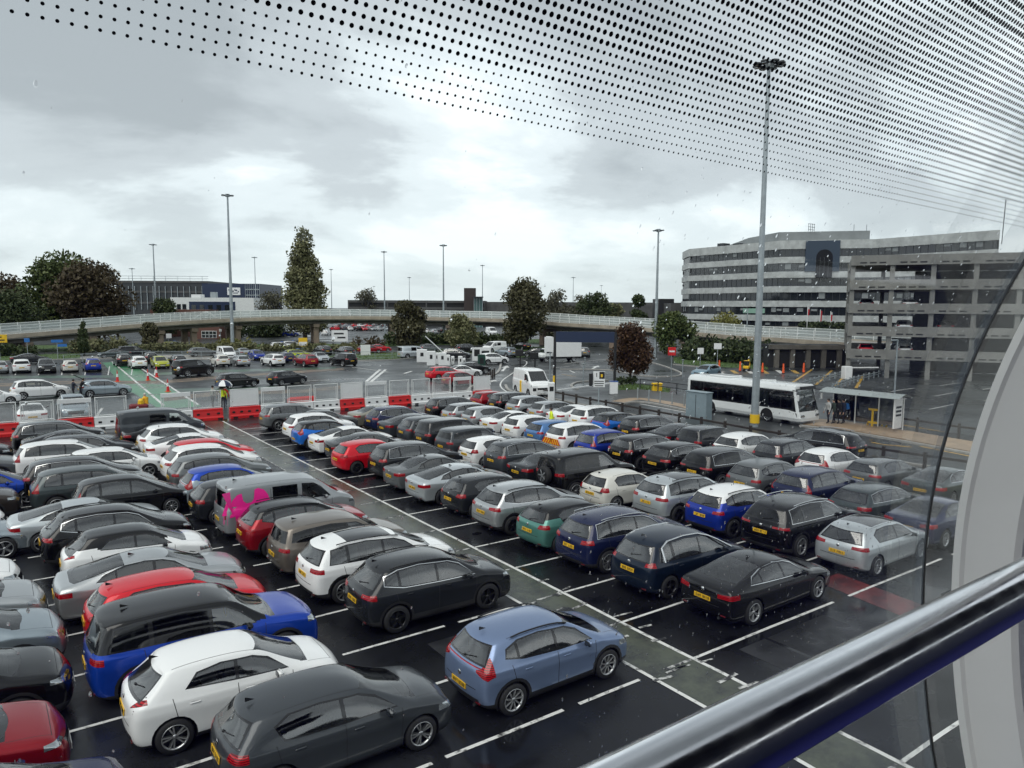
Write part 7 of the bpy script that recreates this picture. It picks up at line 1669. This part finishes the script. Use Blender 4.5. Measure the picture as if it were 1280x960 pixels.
for i in range(n+1):
    o, u = prof(th0+(th1-th0)*i/n)
    for da, dn in ((-.0035,-.004),(.0035,-.004),(.0035,.004),(-.0035,.004)): vs.append(T(AS+da, o+dn*cos(th0+(th1-th0)*i/n), u+dn*sin(th0+(th1-th0)*i/n))-t.location)
b.add(vs, [(4*i+k, 4*i+(k+1)%4, 4*i+4+(k+1)%4, 4*i+4+k) for i in range(n) for k in range(4)]+[(0,1,2,3)], M_SEAL, False); b.build('seal_strip', t)
# pale edge tape either side of the joint
b = MB(); vs = []
for i in range(n+1):
    o, u = prof(th0+(th1-th0)*i/n)
    for a in (AS-.065, AS-.010): vs.append(T(a, o-.004, u)-t.location)
b.add(vs, [(2*i, 2*i+1, 2*i+3, 2*i+2) for i in range(n)], mesh_infill('translucent joint tape', (.45,.54,.60), .34), True); b.build('joint_tape', t)
for a0, a1, f_ in ((2.17, 2.385, .22), (1.86, 2.17, .09)):      # pale veil painting the pane's milky reflection beside the joint
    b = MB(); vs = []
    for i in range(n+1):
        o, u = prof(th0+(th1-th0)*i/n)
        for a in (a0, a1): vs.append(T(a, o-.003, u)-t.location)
    b.add(vs, [(2*i, 2*i+1, 2*i+3, 2*i+2) for i in range(n)], mesh_infill('painted reflection veil %.2f' % f_, (.62,.70,.72), f_), True); b.build('reflection_veil', t)
# white structural rib
t = FB; b = MB(); vs = []; sec = [(2.53,-.03),(2.53,-.052),(2.54,-.062),(2.572,-.185),(2.59,-.20),(2.85,-.20),(2.85,-.03)]; n = 48
for i in range(n+1):
    th = -.62+(1.6)*i/n; o, u = prof(th)
    for a, dn in sec: vs.append(T(a, o+dn*cos(th), u+dn*sin(th))-t.location)
k = len(sec); b.add(vs, [(k*i+j, k*i+(j+1)%k, k*i+k+(j+1)%k, k*i+k+j) for i in range(n) for j in range(k)], M_RIB, False); props(b.build('rib', t), 'off white curved structural rib at the right edge')
# handrail
t = thing('handrail', 'round stainless steel handrail crossing the lower right corner', 'handrail', T(1.0, .35, -.35)); b = MB(); HR = .0315; ho, hu = .345, -.345; nn = 40; vs = []
A_ = [-.6, 3.4]
for a in A_:
    for i in range(nn): q = 2*pi*i/nn; vs.append(T(a, ho+HR*cos(q), hu+HR*sin(q))-t.location)
b.add(vs, [(i, (i+1)%nn, nn+(i+1)%nn, nn+i) for i in range(nn)], M_STEEL, True); b.build('tube', t)
for a in (-.3, 3.2): b = MB(); b.cyl(T(a, ho, hu)-t.location, T(a, ho+.12, hu-.08)-t.location, .010, M_STEEL, 10); b.cyl(T(a, ho+.12, hu-.08)-t.location, T(a, ho+.22, hu-1.0)-t.location, .012, M_STEEL, 10); b.build('bracket', t)
# footbridge floor, inner wall and ceiling behind us: what the steel mirrors
M_FLOOR = mat('dark blue walkway carpet', (.008,.010,.13), .85, var=.2, scale=20); M_CEIL = mat('walkway ceiling panel', (.50,.52,.52), .6)
def slab_t(name, label, a0, a1, pts, m, cat):
    t = FB; b = MB(); vs = [T(a, o, u)-t.location for a in (a0, a1) for o, u in pts]; k = len(pts)
    b.add(vs, [tuple(range(k)), tuple(range(2*k-1, k-1, -1))]+[(i, k+i, k+(i+1)%k, (i+1)%k) for i in range(k)], m); props(b.build(name, t), label); return t
fl = slab_t('walkway_floor', 'dark blue carpeted walkway floor under our feet', -6, 8, [(-1.6,-1.60),(.80,-1.60),(.80,-1.72),(-1.6,-1.72)], M_FLOOR, 'floor')
slab_t('walkway_back_wall', 'navy lined inner wall of the footbridge behind us', -2.6, 8, [(-1.45,-1.6),(-1.45,.12),(-1.52,.12),(-1.52,-1.6)], mat('navy wall lining', (.012,.016,.05), .6), 'wall')
slab_t('walkway_ceiling', 'dark ceiling lining of the footbridge behind our heads', -2.6, 8, [(-1.46,.26),(-1.15,.82),(-.75,1.06),(-.15,1.14),(-.15,1.2),(-.8,1.14),(-1.22,.88),(-1.52,.28)], mat('dark ceiling lining', (.02,.024,.045), .7), 'ceiling')
slab_t('walkway_kick_panel', 'dark kick panel at the foot of the glazing', -6, 8, [(.80,-1.75),(.84,-1.75),(.84,-1.48),(.80,-1.48)], M_SEAL, 'panel')
# raindrops on the outside of the glass
rd = random.Random(12); V_ = []; F_ = []
t = FB
def drop(a, th, r, stretch):
    o, u = prof(th); o2, u2 = prof(th+.001); tv = (e2*(o2-o)+e3*(u2-u)).normalized(); nv = e1.cross(tv).normalized()
    if nv.dot(e2) < 0: nv = -nv
    c = T(a, o, u)+nv*.0012-t.location; b = len(V_); rings = ((1,0),(.82,.32),(.45,.55)); n = 8
    for rr, hh in rings:
        for i in range(n): q = 2*pi*i/n; V_.append(c+e1*(r*rr*cos(q))+tv*(r*rr*sin(q)*stretch)+nv*(r*hh*.8))
    V_.append(c+nv*r*.5)
    for k in range(2):
        for i in range(n): F_.append((b+k*n+i, b+k*n+(i+1)%n, b+(k+1)*n+(i+1)%n, b+(k+1)*n+i))
    for i in range(n): F_.append((b+2*n+i, b+2*n+(i+1)%n, b+3*n))
for i in range(900):
    drop(rd.uniform(-.6, 2.35), rd.uniform(-.45, .6), rd.choice((.0005,.0006,.0008,.0010,.0014,.0019)), rd.uniform(1, 2.2))
for i in range(1000): drop(rd.uniform(.9, 2.38), rd.uniform(-.1, .5), rd.choice((.0008,.0011,.0015,.0019)), rd.uniform(1, 2.4))
me = bpy.data.meshes.new('raindrops'); me.from_pydata(V_, [], F_); me.polygons.foreach_set('use_smooth', [True]*len(F_)); me.update()
mw = bpy.data.materials.new('rain bead'); mw.use_nodes = True; pb = mw.node_tree.nodes['Principled BSDF']; pb.inputs['Transmission Weight'].default_value = 1; pb.inputs['IOR'].default_value = 1.33; pb.inputs['Roughness'].default_value = .0
me.materials.append(mw); props(obj('raindrops', me, None, t.location), kind='stuff')

# ------------------------------------------------------------------ sky, sun, camera
w = bpy.data.worlds.new('World'); S.world = w; w.use_nodes = True; nt = w.node_tree; n = nt.nodes; l = nt.links
out = n['World Output']; bg = n['Background']
SUN_EL, SUN_AZ = radians(57), radians(250)
sky = n.new('ShaderNodeTexSky'); sky.sky_type = 'NISHITA'; sky.sun_disc = False; sky.sun_elevation = SUN_EL; sky.sun_rotation = SUN_AZ
l.new(sky.outputs[0], bg.inputs['Color']); bg.inputs['Strength'].default_value = .08
tc = n.new('ShaderNodeTexCoord'); sx = n.new('ShaderNodeSeparateXYZ'); l.new(tc.outputs['Generated'], sx.inputs[0])
zc = n.new('ShaderNodeMath'); zc.operation = 'MAXIMUM'; zc.inputs[1].default_value = 0; l.new(sx.outputs['Z'], zc.inputs[0])
za = n.new('ShaderNodeMath'); za.inputs[1].default_value = .30; l.new(zc.outputs[0], za.inputs[0])
def div(o):
    d_ = n.new('ShaderNodeMath'); d_.operation = 'DIVIDE'; l.new(sx.outputs[o], d_.inputs[0]); l.new(za.outputs[0], d_.inputs[1]); return d_
cx = n.new('ShaderNodeCombineXYZ'); l.new(div('X').outputs[0], cx.inputs[0]); l.new(div('Y').outputs[0], cx.inputs[1])
mp = n.new('ShaderNodeMapping'); mp.inputs['Location'].default_value = (SKY_OFF[0], SKY_OFF[1], 0) if 'SKY_OFF' in globals() else (1.3, .4, 0); mp.inputs['Rotation'].default_value = (0, 0, .5); mp.inputs['Scale'].default_value = (1.0, 1.25, 1); l.new(cx.outputs[0], mp.inputs[0])
nz = n.new('ShaderNodeTexNoise'); nz.inputs['Scale'].default_value = .95; nz.inputs['Detail'].default_value = 9; nz.inputs['Roughness'].default_value = .57; nz.inputs['Distortion'].default_value = .25; l.new(mp.outputs[0], nz.inputs['Vector'])
cr = n.new('ShaderNodeValToRGB'); e = cr.color_ramp.elements; cr.color_ramp.interpolation = 'EASE'
e[0].position = .29; e[0].color = (.34,.365,.38,1); e[1].position = .62; e[1].color = (.84,.87,.88,1)
x = e.new(.44); x.color = (.47,.50,.52,1); x = e.new(.52); x.color = (.64,.685,.705,1)
acc = nz.outputs['Fac']
for (px, py, ang, amt) in ((215,105,17,-.15),(40,60,14,-.09),(640,60,22,-.12),(1000,40,20,-.07),(480,225,17,.15),(60,215,9,.10),(1010,260,14,.06),(250,330,12,.02)):
    dv = ray(px, py).normalized(); dt = n.new('ShaderNodeVectorMath'); dt.operation = 'DOT_PRODUCT'; l.new(tc.outputs['Generated'], dt.inputs[0]); dt.inputs[1].default_value = dv
    m1 = n.new('ShaderNodeMapRange'); m1.interpolation_type = 'SMOOTHSTEP'; m1.inputs[1].default_value = cos(radians(ang)); m1.inputs[2].default_value = 1; m1.inputs[3].default_value = 0; m1.inputs[4].default_value = amt; l.new(dt.outputs['Value'], m1.inputs[0])
    ad = n.new('ShaderNodeMath'); l.new(acc, ad.inputs[0]); l.new(m1.outputs[0], ad.inputs[1]); acc = ad.outputs[0]
l.new(acc, cr.inputs[0])
hz = n.new('ShaderNodeMapRange'); hz.inputs[1].default_value = 0; hz.inputs[2].default_value = .16; hz.inputs[3].default_value = .75; hz.inputs[4].default_value = 0; l.new(sx.outputs['Z'], hz.inputs[0])
mx = n.new('ShaderNodeMix'); mx.data_type = 'RGBA'; l.new(hz.outputs[0], mx.inputs[0]); l.new(cr.outputs[0], mx.inputs[6]); mx.inputs[7].default_value = (.52,.575,.60,1)
zd = n.new('ShaderNodeMapRange'); zd.interpolation_type = 'SMOOTHSTEP'; zd.inputs[1].default_value = .28; zd.inputs[2].default_value = .72; zd.inputs[3].default_value = 1; zd.inputs[4].default_value = .56; l.new(sx.outputs['Z'], zd.inputs[0])
zs_ = n.new('ShaderNodeVectorMath'); zs_.operation = 'SCALE'; l.new(mx.outputs[2], zs_.inputs[0]); l.new(zd.outputs[0], zs_.inputs['Scale'])
b2 = n.new('ShaderNodeBackground'); l.new(zs_.outputs[0], b2.inputs['Color']); b2.inputs['Strength'].default_value = .74
ms = n.new('ShaderNodeMixShader'); ms.inputs[0].default_value = .92; l.new(bg.outputs[0], ms.inputs[1]); l.new(b2.outputs[0], ms.inputs[2]); l.new(ms.outputs[0], out.inputs['Surface'])
sd = bpy.data.lights.new('sun', 'SUN'); sd.energy = 1.0; sd.angle = radians(50); sd.color = (1, .96, .90); so = bpy.data.objects.new('sun', sd); COL.objects.link(so)
so.rotation_euler = (-Vector((cos(SUN_EL)*sin(SUN_AZ), cos(SUN_EL)*cos(SUN_AZ), sin(SUN_EL)))).to_track_quat('-Z', 'Y').to_euler()
cd = bpy.data.cameras.new('camera'); cam = bpy.data.objects.new('camera', cd); COL.objects.link(cam); S.camera = cam
cd.sensor_fit = 'HORIZONTAL'; cd.sensor_width = 36; cd.lens = F_PX/1280*36; cd.clip_start = .05; cd.clip_end = 4000
fwd = Vector((sin(YAW)*cos(PITCH), cos(YAW)*cos(PITCH), -sin(PITCH))); rgt = Vector((cos(YAW), -sin(YAW), 0)); upv = rgt.cross(fwd)
r2 = rgt*cos(ROLL)+upv*sin(ROLL); u2 = -rgt*sin(ROLL)+upv*cos(ROLL)
M = Matrix((r2, u2, -fwd)).transposed().to_4x4(); M.translation = CAM; cam.matrix_world = M
S.view_settings.view_transform = 'Standard'; S.view_settings.look = 'None'; S.view_settings.exposure = 1.05; S.view_settings.gamma = 1; S.view_settings.use_curve_mapping = False
cy = S.cycles; cy.use_denoising = True; cy.max_bounces = 7; cy.diffuse_bounces = 2; cy.glossy_bounces = 3; cy.transmission_bounces = 5; cy.transparent_max_bounces = 12; cy.caustics_reflective = False; cy.caustics_refractive = False
cy.use_adaptive_sampling = True; cy.adaptive_threshold = .02
